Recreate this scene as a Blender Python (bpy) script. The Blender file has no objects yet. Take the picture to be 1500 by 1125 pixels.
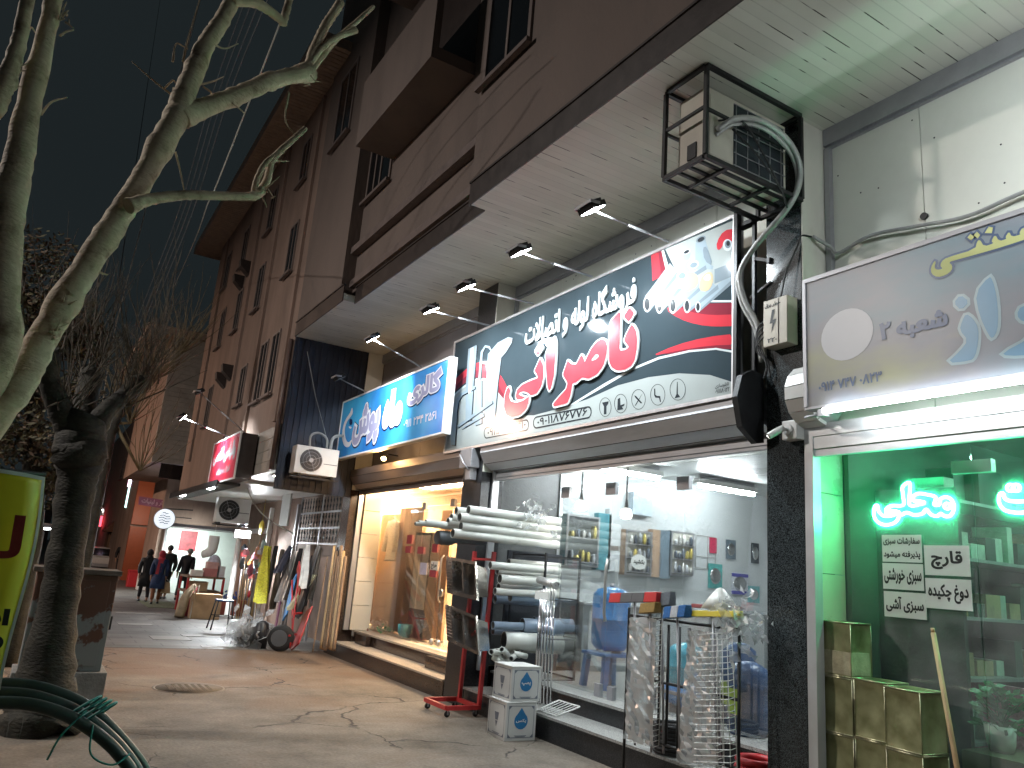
import bpy, bmesh, math, random
from mathutils import Vector, Matrix
from mathutils.geometry import delaunay_2d_cdt
random.seed(7)
SC = bpy.context.scene
COL = SC.collection
V = Vector
PI = math.pi

# ------------------------------------------------------------------ camera
RW = ((0.8484160, -0.1888719, -0.4944873), (-0.5237747, -0.1645618, -0.8358107), (0.0764874, 0.9681151, -0.2385432))
HC = 1.75
cam = bpy.data.cameras.new('camera'); co = bpy.data.objects.new('camera', cam); COL.objects.link(co)
M4 = Matrix(((*RW[0], 0), (*RW[1], 0), (*RW[2], HC), (0, 0, 0, 1)))
co.matrix_world = M4
cam.sensor_width = 36; cam.lens = 27.0; cam.clip_end = 900; cam.clip_start = .05
SC.camera = co

# ------------------------------------------------------------------ night sky and exposure
w = bpy.data.worlds.new("World"); SC.world = w; w.use_nodes = True
wn = w.node_tree.nodes; wl = w.node_tree.links
bg = wn['Background']
tc = wn.new('ShaderNodeTexCoord'); nz = wn.new('ShaderNodeTexNoise'); nz.inputs['Scale'].default_value = 2.0
rp = wn.new('ShaderNodeValToRGB')
rp.color_ramp.elements[0].color = (.0034, .0048, .0054, 1); rp.color_ramp.elements[1].color = (.0054, .0072, .0078, 1)
wl.new(tc.outputs['Generated'], nz.inputs['Vector']); wl.new(nz.outputs['Fac'], rp.inputs['Fac']); wl.new(rp.outputs['Color'], bg.inputs['Color'])
bg.inputs['Strength'].default_value = 1.35
SC.view_settings.view_transform = 'Standard'; SC.view_settings.look = 'None'
SC.view_settings.exposure = 0.95; SC.view_settings.gamma = 1
SC.render.engine = 'CYCLES'
SC.cycles.use_denoising = True
SC.cycles.max_bounces = 7; SC.cycles.diffuse_bounces = 3; SC.cycles.glossy_bounces = 3; SC.cycles.transparent_max_bounces = 12
SC.cycles.sample_clamp_indirect = 4.0
SC.cycles.caustics_reflective = False; SC.cycles.caustics_refractive = False

# ------------------------------------------------------------------ rays of the surveyed camera: pixel of the 1500x1125 photograph -> point on a real plane
def ray(x, y):
    c = (x - 750.0, -(y - 562.5), -1125.0)
    return V([sum(RW[i][j] * c[j] for j in range(3)) for i in range(3)])
O0 = V((0, 0, HC))
def aX(x, y, X): d = ray(x, y); return O0 + d * (X / d.x)
def aY(x, y, Y): d = ray(x, y); return O0 + d * (Y / d.y)
def aZ(x, y, Z): d = ray(x, y); return O0 + d * ((Z - HC) / d.z)

# ------------------------------------------------------------------ materials
def lin(c):
    c = c / 255.0
    return c / 12.92 if c <= .04045 else ((c + .055) / 1.055) ** 2.4
def rgb(r, g, b): return (lin(r), lin(g), lin(b))
MATS = {}
def _new(name):
    m = bpy.data.materials.new(name); m.use_nodes = True
    nt = m.node_tree; return m, nt, nt.nodes['Principled BSDF']
def N(nt, t, **k):
    n = nt.nodes.new(t)
    for a, b in k.items(): setattr(n, a, b)
    return n
def mat(name, col, rough=.6, metal=0., var=.18, scale=6., bump=.08, bscale=None, spec=.5, coat=0., stain=0., stain_col=(.03, .025, .02), stain_scale=1.3, stretch=(1, 1, 1), emit=0., rvar=.12):
    if name in MATS: return MATS[name]
    m, nt, b = _new(name); L = nt.links.new
    t = N(nt, 'ShaderNodeTexCoord'); mp = N(nt, 'ShaderNodeMapping'); mp.inputs['Scale'].default_value = stretch
    L(t.outputs['Object'], mp.inputs['Vector'])
    n = N(nt, 'ShaderNodeTexNoise'); n.inputs['Scale'].default_value = scale; n.inputs['Detail'].default_value = 6; n.inputs['Roughness'].default_value = .62
    L(mp.outputs[0], n.inputs['Vector'])
    r = N(nt, 'ShaderNodeValToRGB'); r.color_ramp.elements[0].position = .3; r.color_ramp.elements[1].position = .7
    r.color_ramp.elements[0].color = (*[c * (1 - var) for c in col], 1); r.color_ramp.elements[1].color = (*[min(1, c * (1 + var)) for c in col], 1)
    L(n.outputs['Fac'], r.inputs['Fac']); out = r.outputs['Color']
    if stain > 0:
        n2 = N(nt, 'ShaderNodeTexNoise'); n2.inputs['Scale'].default_value = stain_scale; n2.inputs['Detail'].default_value = 8; n2.inputs['Roughness'].default_value = .7
        L(mp.outputs[0], n2.inputs['Vector'])
        r2 = N(nt, 'ShaderNodeValToRGB'); r2.color_ramp.elements[0].position = .48; r2.color_ramp.elements[1].position = .72
        r2.color_ramp.elements[0].color = (0, 0, 0, 1); r2.color_ramp.elements[1].color = (stain, stain, stain, 1)
        L(n2.outputs['Fac'], r2.inputs['Fac'])
        mx = N(nt, 'ShaderNodeMixRGB'); L(r2.outputs['Color'], mx.inputs[0]); L(out, mx.inputs[1]); mx.inputs[2].default_value = (*stain_col, 1); out = mx.outputs[0]
    L(out, b.inputs['Base Color'])
    mr = N(nt, 'ShaderNodeMapRange'); mr.inputs[3].default_value = max(.02, rough - rvar); mr.inputs[4].default_value = min(1, rough + rvar)
    L(n.outputs['Fac'], mr.inputs[0]); L(mr.outputs[0], b.inputs['Roughness'])
    b.inputs['Metallic'].default_value = metal; b.inputs['Specular IOR Level'].default_value = spec; b.inputs['Coat Weight'].default_value = coat; b.inputs['Coat Roughness'].default_value = .08
    if bump:
        n3 = N(nt, 'ShaderNodeTexNoise'); n3.inputs['Scale'].default_value = bscale or scale * 6; n3.inputs['Detail'].default_value = 5
        L(mp.outputs[0], n3.inputs['Vector'])
        bp = N(nt, 'ShaderNodeBump'); bp.inputs['Strength'].default_value = min(1, bump * 4); bp.inputs['Distance'].default_value = .01
        L(n3.outputs['Fac'], bp.inputs['Height']); L(bp.outputs[0], b.inputs['Normal'])
    MATS[name] = m; return m
def emi(name, col, strength):
    if name in MATS: return MATS[name]
    m, nt, b = _new(name)
    b.inputs['Base Color'].default_value = (*[min(.8, c) for c in col], 1)
    b.inputs['Emission Color'].default_value = (*col, 1); b.inputs['Emission Strength'].default_value = strength
    MATS[name] = m; return m
def glassm(name, tint=(1, 1, 1), rough=.0, refl=1.0, haze=0.0):
    m, nt, b = _new(name); L = nt.links.new
    tr = N(nt, 'ShaderNodeBsdfTransparent'); tr.inputs[0].default_value = (*tint, 1)
    gl = N(nt, 'ShaderNodeBsdfGlossy'); gl.inputs['Roughness'].default_value = rough
    fr = N(nt, 'ShaderNodeFresnel'); fr.inputs[0].default_value = 1.5
    mu = N(nt, 'ShaderNodeMath', operation='MULTIPLY'); mu.inputs[1].default_value = refl; L(fr.outputs[0], mu.inputs[0])
    mx = N(nt, 'ShaderNodeMixShader'); L(mu.outputs[0], mx.inputs[0]); L(tr.outputs[0], mx.inputs[1]); L(gl.outputs[0], mx.inputs[2])
    last = mx.outputs[0]
    if haze:
        d = N(nt, 'ShaderNodeBsdfTranslucent' if haze > .3 else 'ShaderNodeBsdfDiffuse'); d.inputs[0].default_value = (.86, .89, .9, 1)
        n = N(nt, 'ShaderNodeTexNoise'); n.inputs['Scale'].default_value = 5; n.inputs['Detail'].default_value = 5
        t = N(nt, 'ShaderNodeTexCoord'); L(t.outputs['Object'], n.inputs['Vector'])
        mu2 = N(nt, 'ShaderNodeMath', operation='MULTIPLY'); mu2.inputs[1].default_value = haze; L(n.outputs['Fac'], mu2.inputs[0])
        mx2 = N(nt, 'ShaderNodeMixShader'); L(mu2.outputs[0], mx2.inputs[0]); L(last, mx2.inputs[1]); L(d.outputs[0], mx2.inputs[2]); last = mx2.outputs[0]
    L(last, nt.nodes['Material Output'].inputs['Surface'])
    MATS[name] = m; return m
def granite(name, dark, light, amount=.5, rough=.25, scale=220):
    m, nt, b = _new(name); L = nt.links.new
    t = N(nt, 'ShaderNodeTexCoord'); v = N(nt, 'ShaderNodeTexVoronoi'); v.inputs['Scale'].default_value = scale
    L(t.outputs['Object'], v.inputs['Vector'])
    r = N(nt, 'ShaderNodeValToRGB'); r.color_ramp.interpolation = 'CONSTANT'
    r.color_ramp.elements[0].color = (*dark, 1); r.color_ramp.elements[1].position = 1 - amount * .55; r.color_ramp.elements[1].color = (*light, 1)
    e = r.color_ramp.elements.new(1 - amount); e.color = (*[(a + c) / 2 for a, c in zip(dark, light)], 1)
    sep = N(nt, 'ShaderNodeSeparateColor'); L(v.outputs['Color'], sep.inputs[0]); L(sep.outputs[0], r.inputs['Fac'])
    L(r.outputs['Color'], b.inputs['Base Color']); b.inputs['Roughness'].default_value = rough
    MATS[name] = m; return m

# ------------------------------------------------------------------ mesh builder
class MB:
    def __init__(s): s.v = []; s.f = []; s.mi = []; s.m = 0; s.sm = []
    def add(s, vs, fs, smooth=False):
        o = len(s.v); s.v += [V(p) for p in vs]
        for f in fs: s.f.append([i + o for i in f]); s.mi.append(s.m); s.sm.append(smooth)
        return s
    def box(s, a, b, c=None):
        x0, x1 = sorted((a[0], b[0])); y0, y1 = sorted((a[1], b[1])); z0, z1 = sorted((a[2], b[2]))
        vs = [(x0, y0, z0), (x1, y0, z0), (x1, y1, z0), (x0, y1, z0), (x0, y0, z1), (x1, y0, z1), (x1, y1, z1), (x0, y1, z1)]
        return s.add(vs, [(0, 3, 2, 1), (4, 5, 6, 7), (0, 1, 5, 4), (1, 2, 6, 5), (2, 3, 7, 6), (3, 0, 4, 7)])
    def obox(s, c, u, v, w):       # oriented box: centre and three half axes
        c, u, v, w = V(c), V(u), V(v), V(w); vs = []
        for k in (-1, 1):
            for a, b in ((-1, -1), (1, -1), (1, 1), (-1, 1)): vs.append(c + u * a + v * b + w * k)
        return s.add(vs, [(0, 3, 2, 1), (4, 5, 6, 7), (0, 1, 5, 4), (1, 2, 6, 5), (2, 3, 7, 6), (3, 0, 4, 7)])
    def bar(s, a, b, t, t2=None, up=(0, 0, 1)):
        a, b = V(a), V(b); d = (b - a); l = d.length
        if l < 1e-6: return s
        d /= l; u = V(up)
        if abs(d.dot(u)) > .95: u = V((1, 0, 0))
        u = (u - d * d.dot(u)).normalized(); r = d.cross(u)
        return s.obox((a + b) / 2, d * (l / 2), r * (t / 2), u * ((t2 or t) / 2))
    def tube(s, pts, r, n=8, cap=True, smooth=True):
        pts = [V(p) for p in pts]; k = len(pts); rs = r if isinstance(r, (list, tuple)) else [r] * k
        o = len(s.v); prev = None
        for i, p in enumerate(pts):
            d = (pts[min(i + 1, k - 1)] - pts[max(i - 1, 0)])
            d = d.normalized() if d.length > 1e-9 else V((0, 0, 1))
            if prev is None:
                u = V((0, 0, 1)) if abs(d.z) < .9 else V((1, 0, 0))
            else: u = prev
            u = u - d * d.dot(u)
            u = u.normalized() if u.length > 1e-6 else d.orthogonal().normalized()
            prev = u; w_ = d.cross(u)
            for j in range(n):
                a = 2 * PI * j / n; s.v.append(p + (u * math.cos(a) + w_ * math.sin(a)) * rs[i])
        for i in range(k - 1):
            for j in range(n):
                s.f.append([o + i * n + j, o + i * n + (j + 1) % n, o + (i + 1) * n + (j + 1) % n, o + (i + 1) * n + j]); s.mi.append(s.m); s.sm.append(smooth)
        if cap:
            s.f.append([o + j for j in range(n)][::-1]); s.mi.append(s.m); s.sm.append(False)
            s.f.append([o + (k - 1) * n + j for j in range(n)]); s.mi.append(s.m); s.sm.append(False)
        return s
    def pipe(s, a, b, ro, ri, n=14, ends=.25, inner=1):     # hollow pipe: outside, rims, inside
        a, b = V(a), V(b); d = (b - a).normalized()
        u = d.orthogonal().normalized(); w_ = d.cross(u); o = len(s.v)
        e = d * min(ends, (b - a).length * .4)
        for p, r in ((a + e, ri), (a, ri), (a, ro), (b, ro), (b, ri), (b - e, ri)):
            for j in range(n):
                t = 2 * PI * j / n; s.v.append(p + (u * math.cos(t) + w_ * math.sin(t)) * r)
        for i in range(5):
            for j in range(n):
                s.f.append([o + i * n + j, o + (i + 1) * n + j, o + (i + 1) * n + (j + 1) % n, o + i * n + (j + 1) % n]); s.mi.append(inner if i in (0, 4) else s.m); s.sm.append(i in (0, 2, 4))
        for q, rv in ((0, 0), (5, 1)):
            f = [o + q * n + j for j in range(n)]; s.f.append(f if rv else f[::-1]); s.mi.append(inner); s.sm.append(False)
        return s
    def lathe(s, c, prof, axis=(0, 0, 1), n=20, smooth=True):     # prof: (radius, along)
        c = V(c); ax = V(axis).normalized(); u = ax.orthogonal().normalized(); w_ = ax.cross(u); o = len(s.v); k = len(prof)
        for r, h in prof:
            for j in range(n):
                t = 2 * PI * j / n; s.v.append(c + ax * h + (u * math.cos(t) + w_ * math.sin(t)) * max(r, 1e-4))
        for i in range(k - 1):
            for j in range(n):
                s.f.append([o + i * n + j, o + i * n + (j + 1) % n, o + (i + 1) * n + (j + 1) % n, o + (i + 1) * n + j]); s.mi.append(s.m); s.sm.append(smooth)
        s.f.append([o + j for j in range(n)][::-1]); s.mi.append(s.m); s.sm.append(False)
        s.f.append([o + (k - 1) * n + j for j in range(n)]); s.mi.append(s.m); s.sm.append(False)
        return s
    def prism(s, poly, d):         # closed planar polygon extruded by d
        d = V(d); n = len(poly); p = [V(q) for q in poly]
        vs = p + [q + d for q in p]
        return s.add(vs, [list(range(n))[::-1], list(range(n, 2 * n))] + [[i, (i + 1) % n, n + (i + 1) % n, n + i] for i in range(n)])
    def ell(s, c, r, n=14, k=8):
        c = V(c); prof = []
        o = len(s.v)
        for i in range(k + 1):
            a = PI * i / k
            for j in range(n):
                t = 2 * PI * j / n; s.v.append(c + V((r[0] * max(math.sin(a), 1e-3) * math.cos(t), r[1] * max(math.sin(a), 1e-3) * math.sin(t), -r[2] * math.cos(a))))
        for i in range(k):
            for j in range(n):
                s.f.append([o + i * n + j, o + i * n + (j + 1) % n, o + (i + 1) * n + (j + 1) % n, o + (i + 1) * n + j]); s.mi.append(s.m); s.sm.append(True)
        return s
    def build(s, name, mats, parent=None, bevel=0., origin=None):
        if not isinstance(mats, (list, tuple)): mats = [mats]
        me = bpy.data.meshes.new(name)
        org = V((0, 0, 0)); p = parent
        if origin is not None and parent is None: org = V(origin)
        while p is not None: org += p.location; p = p.parent
        me.from_pydata([q - org for q in s.v], [], s.f)
        for m in mats: me.materials.append(m)
        me.polygons.foreach_set('material_index', s.mi)
        me.polygons.foreach_set('use_smooth', s.sm)
        o = bpy.data.objects.new(name, me); COL.objects.link(o)
        if parent is not None: o.parent = parent
        else: o.location = org
        if bevel:
            b = o.modifiers.new('bevel', 'BEVEL'); b.width = bevel; b.segments = 2; b.limit_method = 'ANGLE'; b.angle_limit = math.radians(50)
        me.update(); return o
def thing(name, label, cat, loc=(0, 0, 0), group=None):
    o = bpy.data.objects.new(name, None); COL.objects.link(o); o.location = loc; o.empty_display_size = .2
    return tag(o, label, cat, group)
def tag(o, label, cat, group=None):
    o['label'] = label; o['category'] = cat
    if group: o['group'] = group
    return o
def struct(o, kind='structure'): o['kind'] = kind; return o
def clone(o, loc, label=None, group=None, rotz=None):
    r = o.copy(); COL.objects.link(r); r.location = loc
    if rotz is not None: r.rotation_euler = (0, 0, rotz)
    if label: r['label'] = label
    if group: r['group'] = group
    for c in list(o.children):
        k = c.copy(); COL.objects.link(k); k.parent = r
        for g in list(c.children):
            q = g.copy(); COL.objects.link(q); q.parent = k
    return r
def spline(pts, n=6):          # Catmull-Rom through points
    P = [V(p) for p in pts]
    if len(P) < 3: return P
    Q = [P[0] * 2 - P[1]] + P + [P[-1] * 2 - P[-2]]; out = []
    for i in range(1, len(Q) - 2):
        for k in range(n):
            t = k / n; a, b, c, d = Q[i - 1], Q[i], Q[i + 1], Q[i + 2]
            out.append(.5 * ((2 * b) + (c - a) * t + (2 * a - 5 * b + 4 * c - d) * t * t + (3 * b - a - 3 * c + d) * t ** 3))
    return out + [P[-1]]

# ------------------------------------------------------------------ lettering: outlines of the built-in font, joined forms, filled by winding number
AR = {'ا': (0xFE8D, 0xFE8E, 0, 0), 'آ': (0xFE81, 0xFE82, 0, 0), 'ب': (0xFE8F, 0xFE90, 0xFE91, 0xFE92), 'پ': (0xFB56, 0xFB57, 0xFB58, 0xFB59), 'ت': (0xFE95, 0xFE96, 0xFE97, 0xFE98),
      'چ': (0xFB7A, 0xFB7B, 0xFB7C, 0xFB7D), 'ج': (0xFE9D, 0xFE9E, 0xFE9F, 0xFEA0), 'ح': (0xFEA1, 0xFEA2, 0xFEA3, 0xFEA4), 'خ': (0xFEA5, 0xFEA6, 0xFEA7, 0xFEA8), 'د': (0xFEA9, 0xFEAA, 0, 0),
      'ذ': (0xFEAB, 0xFEAC, 0, 0), 'ر': (0xFEAD, 0xFEAE, 0, 0), 'ز': (0xFEAF, 0xFEB0, 0, 0), 'س': (0xFEB1, 0xFEB2, 0xFEB3, 0xFEB4), 'ش': (0xFEB5, 0xFEB6, 0xFEB7, 0xFEB8), 'ص': (0xFEB9, 0xFEBA, 0xFEBB, 0xFEBC),
      'ط': (0xFEC1, 0xFEC2, 0xFEC3, 0xFEC4), 'ع': (0xFEC9, 0xFECA, 0xFECB, 0xFECC), 'غ': (0xFECD, 0xFECE, 0xFECF, 0xFED0), 'ف': (0xFED1, 0xFED2, 0xFED3, 0xFED4), 'ق': (0xFED5, 0xFED6, 0xFED7, 0xFED8), 'ک': (0xFB8E, 0xFB8F, 0xFB90, 0xFB91),
      'گ': (0xFB92, 0xFB93, 0xFB94, 0xFB95), 'ل': (0xFEDD, 0xFEDE, 0xFEDF, 0xFEE0), 'م': (0xFEE1, 0xFEE2, 0xFEE3, 0xFEE4), 'ن': (0xFEE5, 0xFEE6, 0xFEE7, 0xFEE8), 'و': (0xFEED, 0xFEEE, 0, 0), 'ه': (0xFEE9, 0xFEEA, 0xFEEB, 0xFEEC),
      'ی': (0xFBFC, 0xFBFD, 0xFBFE, 0xFBFF), 'لا': (0xFEFB, 0xFEFC, 0, 0)}
def shape(s):
    toks = []; i = 0
    while i < len(s):
        if s[i:i + 2] == 'لا': toks.append('لا'); i += 2
        else: toks.append(s[i]); i += 1
    out = []
    for k, t in enumerate(toks):
        if t not in AR: out.append(t); continue
        f = AR[t]; jp = k > 0 and toks[k - 1] in AR and AR[toks[k - 1]][2]; jn = f[2] and k + 1 < len(toks) and toks[k + 1] in AR
        out.append(chr(f[3] if jp and jn else f[1] if jp else f[2] if jn else f[0]))
    vis = []; run = []
    for c in out:                       # right to left, digit runs kept in order
        if c.isdigit(): run.append(c)
        else:
            if run: vis = run + vis; run = []
            vis = [c] + vis
    if run: vis = run + vis
    if not any(t in AR for t in toks): return s
    return ''.join(vis)
def fill_loops(loops):
    vs = []; es = []
    for lp in loops:
        o = len(vs); n = len(lp); vs += [V((p[0], p[1])) for p in lp]; es += [(o + i, o + (i + 1) % n) for i in range(n)]
    R = delaunay_2d_cdt(vs, es, [], 0, 1e-5)
    tv, tf = R[0], R[2]; keep = []
    def wind(q):
        wn_ = 0
        for lp in loops:
            n = len(lp)
            for i in range(n):
                a = lp[i]; b = lp[(i + 1) % n]
                if a[1] <= q[1]:
                    if b[1] > q[1] and (b[0] - a[0]) * (q[1] - a[1]) - (q[0] - a[0]) * (b[1] - a[1]) > 0: wn_ += 1
                elif b[1] <= q[1] and (b[0] - a[0]) * (q[1] - a[1]) - (q[0] - a[0]) * (b[1] - a[1]) < 0: wn_ -= 1
        return wn_
    sg = None
    for f in tf:
        c = sum((tv[i] for i in f), V((0, 0))) / len(f)
        wv = wind(c)
        if wv: keep.append((tuple(f), wv))
    pos = sum(1 for _, x in keep if x > 0); sg = 1 if pos * 2 >= len(keep) else -1
    return [(v.x, v.y) for v in tv], [f for f, x in keep if x * sg > 0]
def offset_loop(lp, d):
    n = len(lp); out = []
    for i in range(n):
        a = V(lp[i - 1]); b = V(lp[i]); c = V(lp[(i + 1) % n])
        e1 = b - a; e2 = c - b
        if e1.length < 1e-7 or e2.length < 1e-7: out.append((b.x, b.y)); continue
        n1 = V((e1.y, -e1.x)).normalized(); n2 = V((e2.y, -e2.x)).normalized(); m_ = n1 + n2
        if m_.length < .3: m_ = n1
        m_ = m_.normalized(); k = d / max(.5, m_.dot(n1)); q = b + m_ * k; out.append((q.x, q.y))
    return out
def area(lp): return .5 * sum(lp[i - 1][0] * lp[i][1] - lp[i][0] * lp[i - 1][1] for i in range(len(lp)))
_tc = {}
def text_loops(s, reshape=True):
    if s in _tc: return _tc[s]
    c = bpy.data.curves.new('lettering', 'FONT'); c.body = shape(s) if reshape else s; c.size = 1; c.resolution_u = 3
    o = bpy.data.objects.new('lettering', c); COL.objects.link(o)
    bpy.context.view_layer.update(); dg = bpy.context.evaluated_depsgraph_get()
    k = o.evaluated_get(dg).to_curve(dg); loops = []
    for sp in k.splines:
        P = []
        if sp.type == 'BEZIER':
            bp = sp.bezier_points; n = len(bp)
            for i in range(n):
                a, b = bp[i], bp[(i + 1) % n]
                p0, p1, p2, p3 = a.co, a.handle_right, b.handle_left, b.co
                st = (p1 - p0).cross(p3 - p0).length + (p2 - p0).cross(p3 - p0).length
                kk = 1 if st < 1e-5 else 4
                for t in range(kk):
                    t /= kk; q = p0 * (1 - t) ** 3 + p1 * 3 * t * (1 - t) ** 2 + p2 * 3 * t * t * (1 - t) + p3 * t ** 3
                    if not P or (V(P[-1]) - q.xy).length > 1e-4: P.append((q.x, q.y))
        else: P = [(p.co.x, p.co.y) for p in sp.points]
        if len(P) > 2 and (V(P[0]) - V(P[-1])).length < 1e-4: P.pop()
        if len(P) > 2: loops.append(P)
    bpy.data.objects.remove(o); bpy.data.curves.remove(c)
    if loops:
        big = max(loops, key=lambda l: abs(area(l)))
        if area(big) < 0: loops = [l[::-1] for l in loops]
    _tc[s] = loops; return loops
def put_loops(mb, loops, org, u, v, nrm, bold=0., depth=0., lift=0.):
    L2 = [offset_loop(l, bold) for l in loops] if bold else loops
    tv, tf = fill_loops(L2)
    org, u, v, nrm = V(org), V(u), V(v), V(nrm)
    P = [org + u * a + v * b + nrm * lift for a, b in tv]
    mb.add(P, [f[::-1] if u.cross(v).dot(nrm) < 0 else f for f in tf])
def put_text(mb, s, bl, wdt, hgt, u, v, nrm, bold=0., lift=.002, reshape=True):
    loops = text_loops(s, reshape)
    if not loops: return
    xs = [p[0] for l in loops for p in l]; ys = [p[1] for l in loops for p in l]
    x0, x1, y0, y1 = min(xs) - bold, max(xs) + bold, min(ys) - bold, max(ys) + bold
    L = loops if not bold else [offset_loop(l, bold) for l in loops]
    L = [[((p[0] - x0) / (x1 - x0) * wdt, (p[1] - y0) / (y1 - y0) * hgt) for p in l] for l in L]
    put_loops(mb, L, bl, u, v, nrm, 0, 0, lift)
def chaikin(p, it=1):
    for _ in range(it):
        q = []
        for i in range(len(p)):
            a, b = p[i], p[(i + 1) % len(p)]
            q += [(a[0] * .75 + b[0] * .25, a[1] * .75 + b[1] * .25), (a[0] * .25 + b[0] * .75, a[1] * .25 + b[1] * .75)]
        p = q
    return p
FU, FV, FN = V((0, -1, 0)), V((0, 0, 1)), V((-1, 0, 0))     # facade planes: right, up, towards the street
def pX(pts, X):                 # photograph pixels -> facade-plane coordinates (right, up)
    return [(-q.y, q.z) for q in (aX(a, b, X) for a, b in pts)]
def poly_on(mb, pts, X, lift=0., bold=0., sm=0):
    lp = pX(pts, X)
    if sm: lp = chaikin(lp, sm)
    if area(lp) < 0: lp = lp[::-1]
    put_loops(mb, [lp], (X, 0, 0), FU, FV, FN, bold, 0, lift)

# ------------------------------------------------------------------ shared materials
m_wall = mat('brown facade render', (.18, .142, .124), .8, var=.2, scale=1.4, bump=.12, bscale=18, stain=.35, stain_col=(.085, .062, .052), stain_scale=.7, stretch=(1, 1, .45))
m_wall2 = mat('taupe facade render', (.30, .215, .175), .85, var=.22, scale=1.2, bump=.12, bscale=16, stain=.4, stain_col=(.10, .07, .055), stain_scale=.8, stretch=(1, 1, .35))
m_trim = mat('dark brown fascia metal', (.045, .035, .032), .45, var=.25, bump=.03)
m_ledge = mat('weathered ledge', (.16, .125, .115), .6, var=.2)
m_plaster = mat('white plaster', (.62, .60, .53), .75, var=.07, scale=3, bump=.06, stain=.28, stain_col=(.30, .25, .19), stain_scale=1.7, stretch=(1, 1, .5))
m_panel = mat('white fibre board', (.66, .66, .59), .5, var=.05, scale=1.5, bump=.02, stain=.12, stain_col=(.42, .40, .33), stain_scale=1.1)
m_panelgrey = mat('grey fibre board', (.26, .24, .25), .5, var=.1, scale=2, bump=.02)
m_granite = granite('black speckled granite', (.012, .015, .017), (.095, .115, .12), .36, .2, 260)
m_granite2 = granite('black step granite', (.010, .010, .012), (.045, .047, .05), .4, .28, 170)
m_tread = granite('grey stone tread', (.22, .22, .21), (.42, .42, .40), .45, .5, 150)
m_treadw = granite('beige stone tread', (.30, .24, .18), (.50, .42, .33), .45, .45, 150)
m_brownstone = granite('dark brown polished stone', (.030, .018, .013), (.085, .055, .042), .3, .18, 120)
m_alu = mat('brushed aluminium', (.62, .62, .64), .35, .85, var=.06, scale=4, bump=.02, stretch=(8, 8, .6))
m_alud = mat('dull aluminium', (.38, .38, .40), .5, .6, var=.1, bump=.03)
m_shut = mat('grey roller shutter paint', (.60, .63, .67), .42, .35, var=.1, scale=5, bump=.03, stain=.3, stain_col=(.16, .15, .14), stretch=(1, .25, 1.5))  # paint lightened to stand in for veiling glare on the shutter hood
m_shutb = mat('brown grey roller shutter paint', (.27, .22, .20), .5, .3, var=.12, scale=5, bump=.03, stretch=(1, .25, 1.5))
m_black = mat('black painted steel', (.022, .023, .025), .45, .4, var=.3, bump=.04, stain=.25, stain_col=(.07, .06, .055))
m_blackp = mat('black plastic', (.02, .02, .022), .4, var=.2, bump=.02)
m_steel = mat('stainless steel', (.48, .47, .45), .42, .9, var=.06, scale=3, bump=.01)
m_chrome = mat('polished chrome', (.75, .75, .76), .12, 1., var=.03, bump=0)
m_white = mat('white enamel paint', (.72, .72, .70), .35, var=.06, scale=3, bump=.02, stain=.12, stain_col=(.4, .37, .33))
m_wplas = mat('white plastic pipe', (.62, .64, .60), .3, var=.05, scale=2.5, bump=.02, stain=.12, stain_col=(.40, .39, .35))
m_gplas = mat('dark grey plastic', (.10, .11, .12), .4, var=.1, bump=.02)
m_bplas = mat('blue grey plastic pipe', (.22, .29, .38), .35, var=.08, bump=.02)
m_film = glassm('clear plastic film', (.95, .96, .97), .3, .9, .75)
m_glass = glassm('shop window glass', (.97, .985, .98), 0, .45, .04)  # slight haze put in for a washed, milky view of the interior
m_glassw = glassm('warm shop glass', (.97, .96, .94), 0, .6, .02)
m_dwin = mat('dark window glass', (.008, .009, .011), .08, var=.1, bump=0)
m_red = mat('red paint', (.42, .028, .03), .4, var=.15, bump=.04, stain=.2, stain_col=(.12, .03, .025))
m_redp = mat('red plastic', (.50, .03, .035), .35, var=.08, bump=.02)
m_blue = mat('blue tank paint', (.02, .23, .62), .3, var=.08, scale=2, bump=.02, coat=.3)
m_blued = mat('dark blue plastic drum', (.012, .06, .17), .35, var=.12, bump=.03)
m_turq = mat('turquoise tank paint', (.04, .42, .58), .3, var=.08, bump=.02, coat=.3)
m_yel = mat('yellow plastic', (.62, .50, .05), .4, var=.08, bump=.03)
m_rubber = mat('black rubber', (.016, .016, .017), .7, var=.25, bump=.08)
m_rope = mat('pale rope', (.48, .46, .40), .8, var=.2)
m_cable = mat('grey cable sheath', (.30, .30, .29), .55, var=.15)
m_cabled = mat('black cable sheath', (.02, .02, .021), .6, var=.2)
m_wood = mat('pale wood', (.42, .27, .13), .55, var=.22, scale=4, bump=.05, stretch=(6, 6, .8))
m_woodd = mat('weathered brown wood', (.17, .105, .06), .7, var=.3, scale=4, bump=.1, stretch=(6, 6, .6))
m_lens = emi('lit flood lamp lens', (.90, .97, 1.0), 45)
m_lenso = mat('unlit lamp lens', (.35, .36, .36), .2, var=.05, bump=0)
m_tube = emi('lit white tube', (.88, .96, 1.0), 15)
m_bulb = emi('lit white bulb', (1.0, .97, .88), 60)
m_warm = emi('lit warm ceiling lamp', (1.0, .75, .49), 58)
m_paper = mat('white paper', (.70, .71, .68), .7, var=.04, bump=.02)
m_ink = mat('black ink', (.02, .022, .022), .6, var=.1, bump=0)

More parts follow.
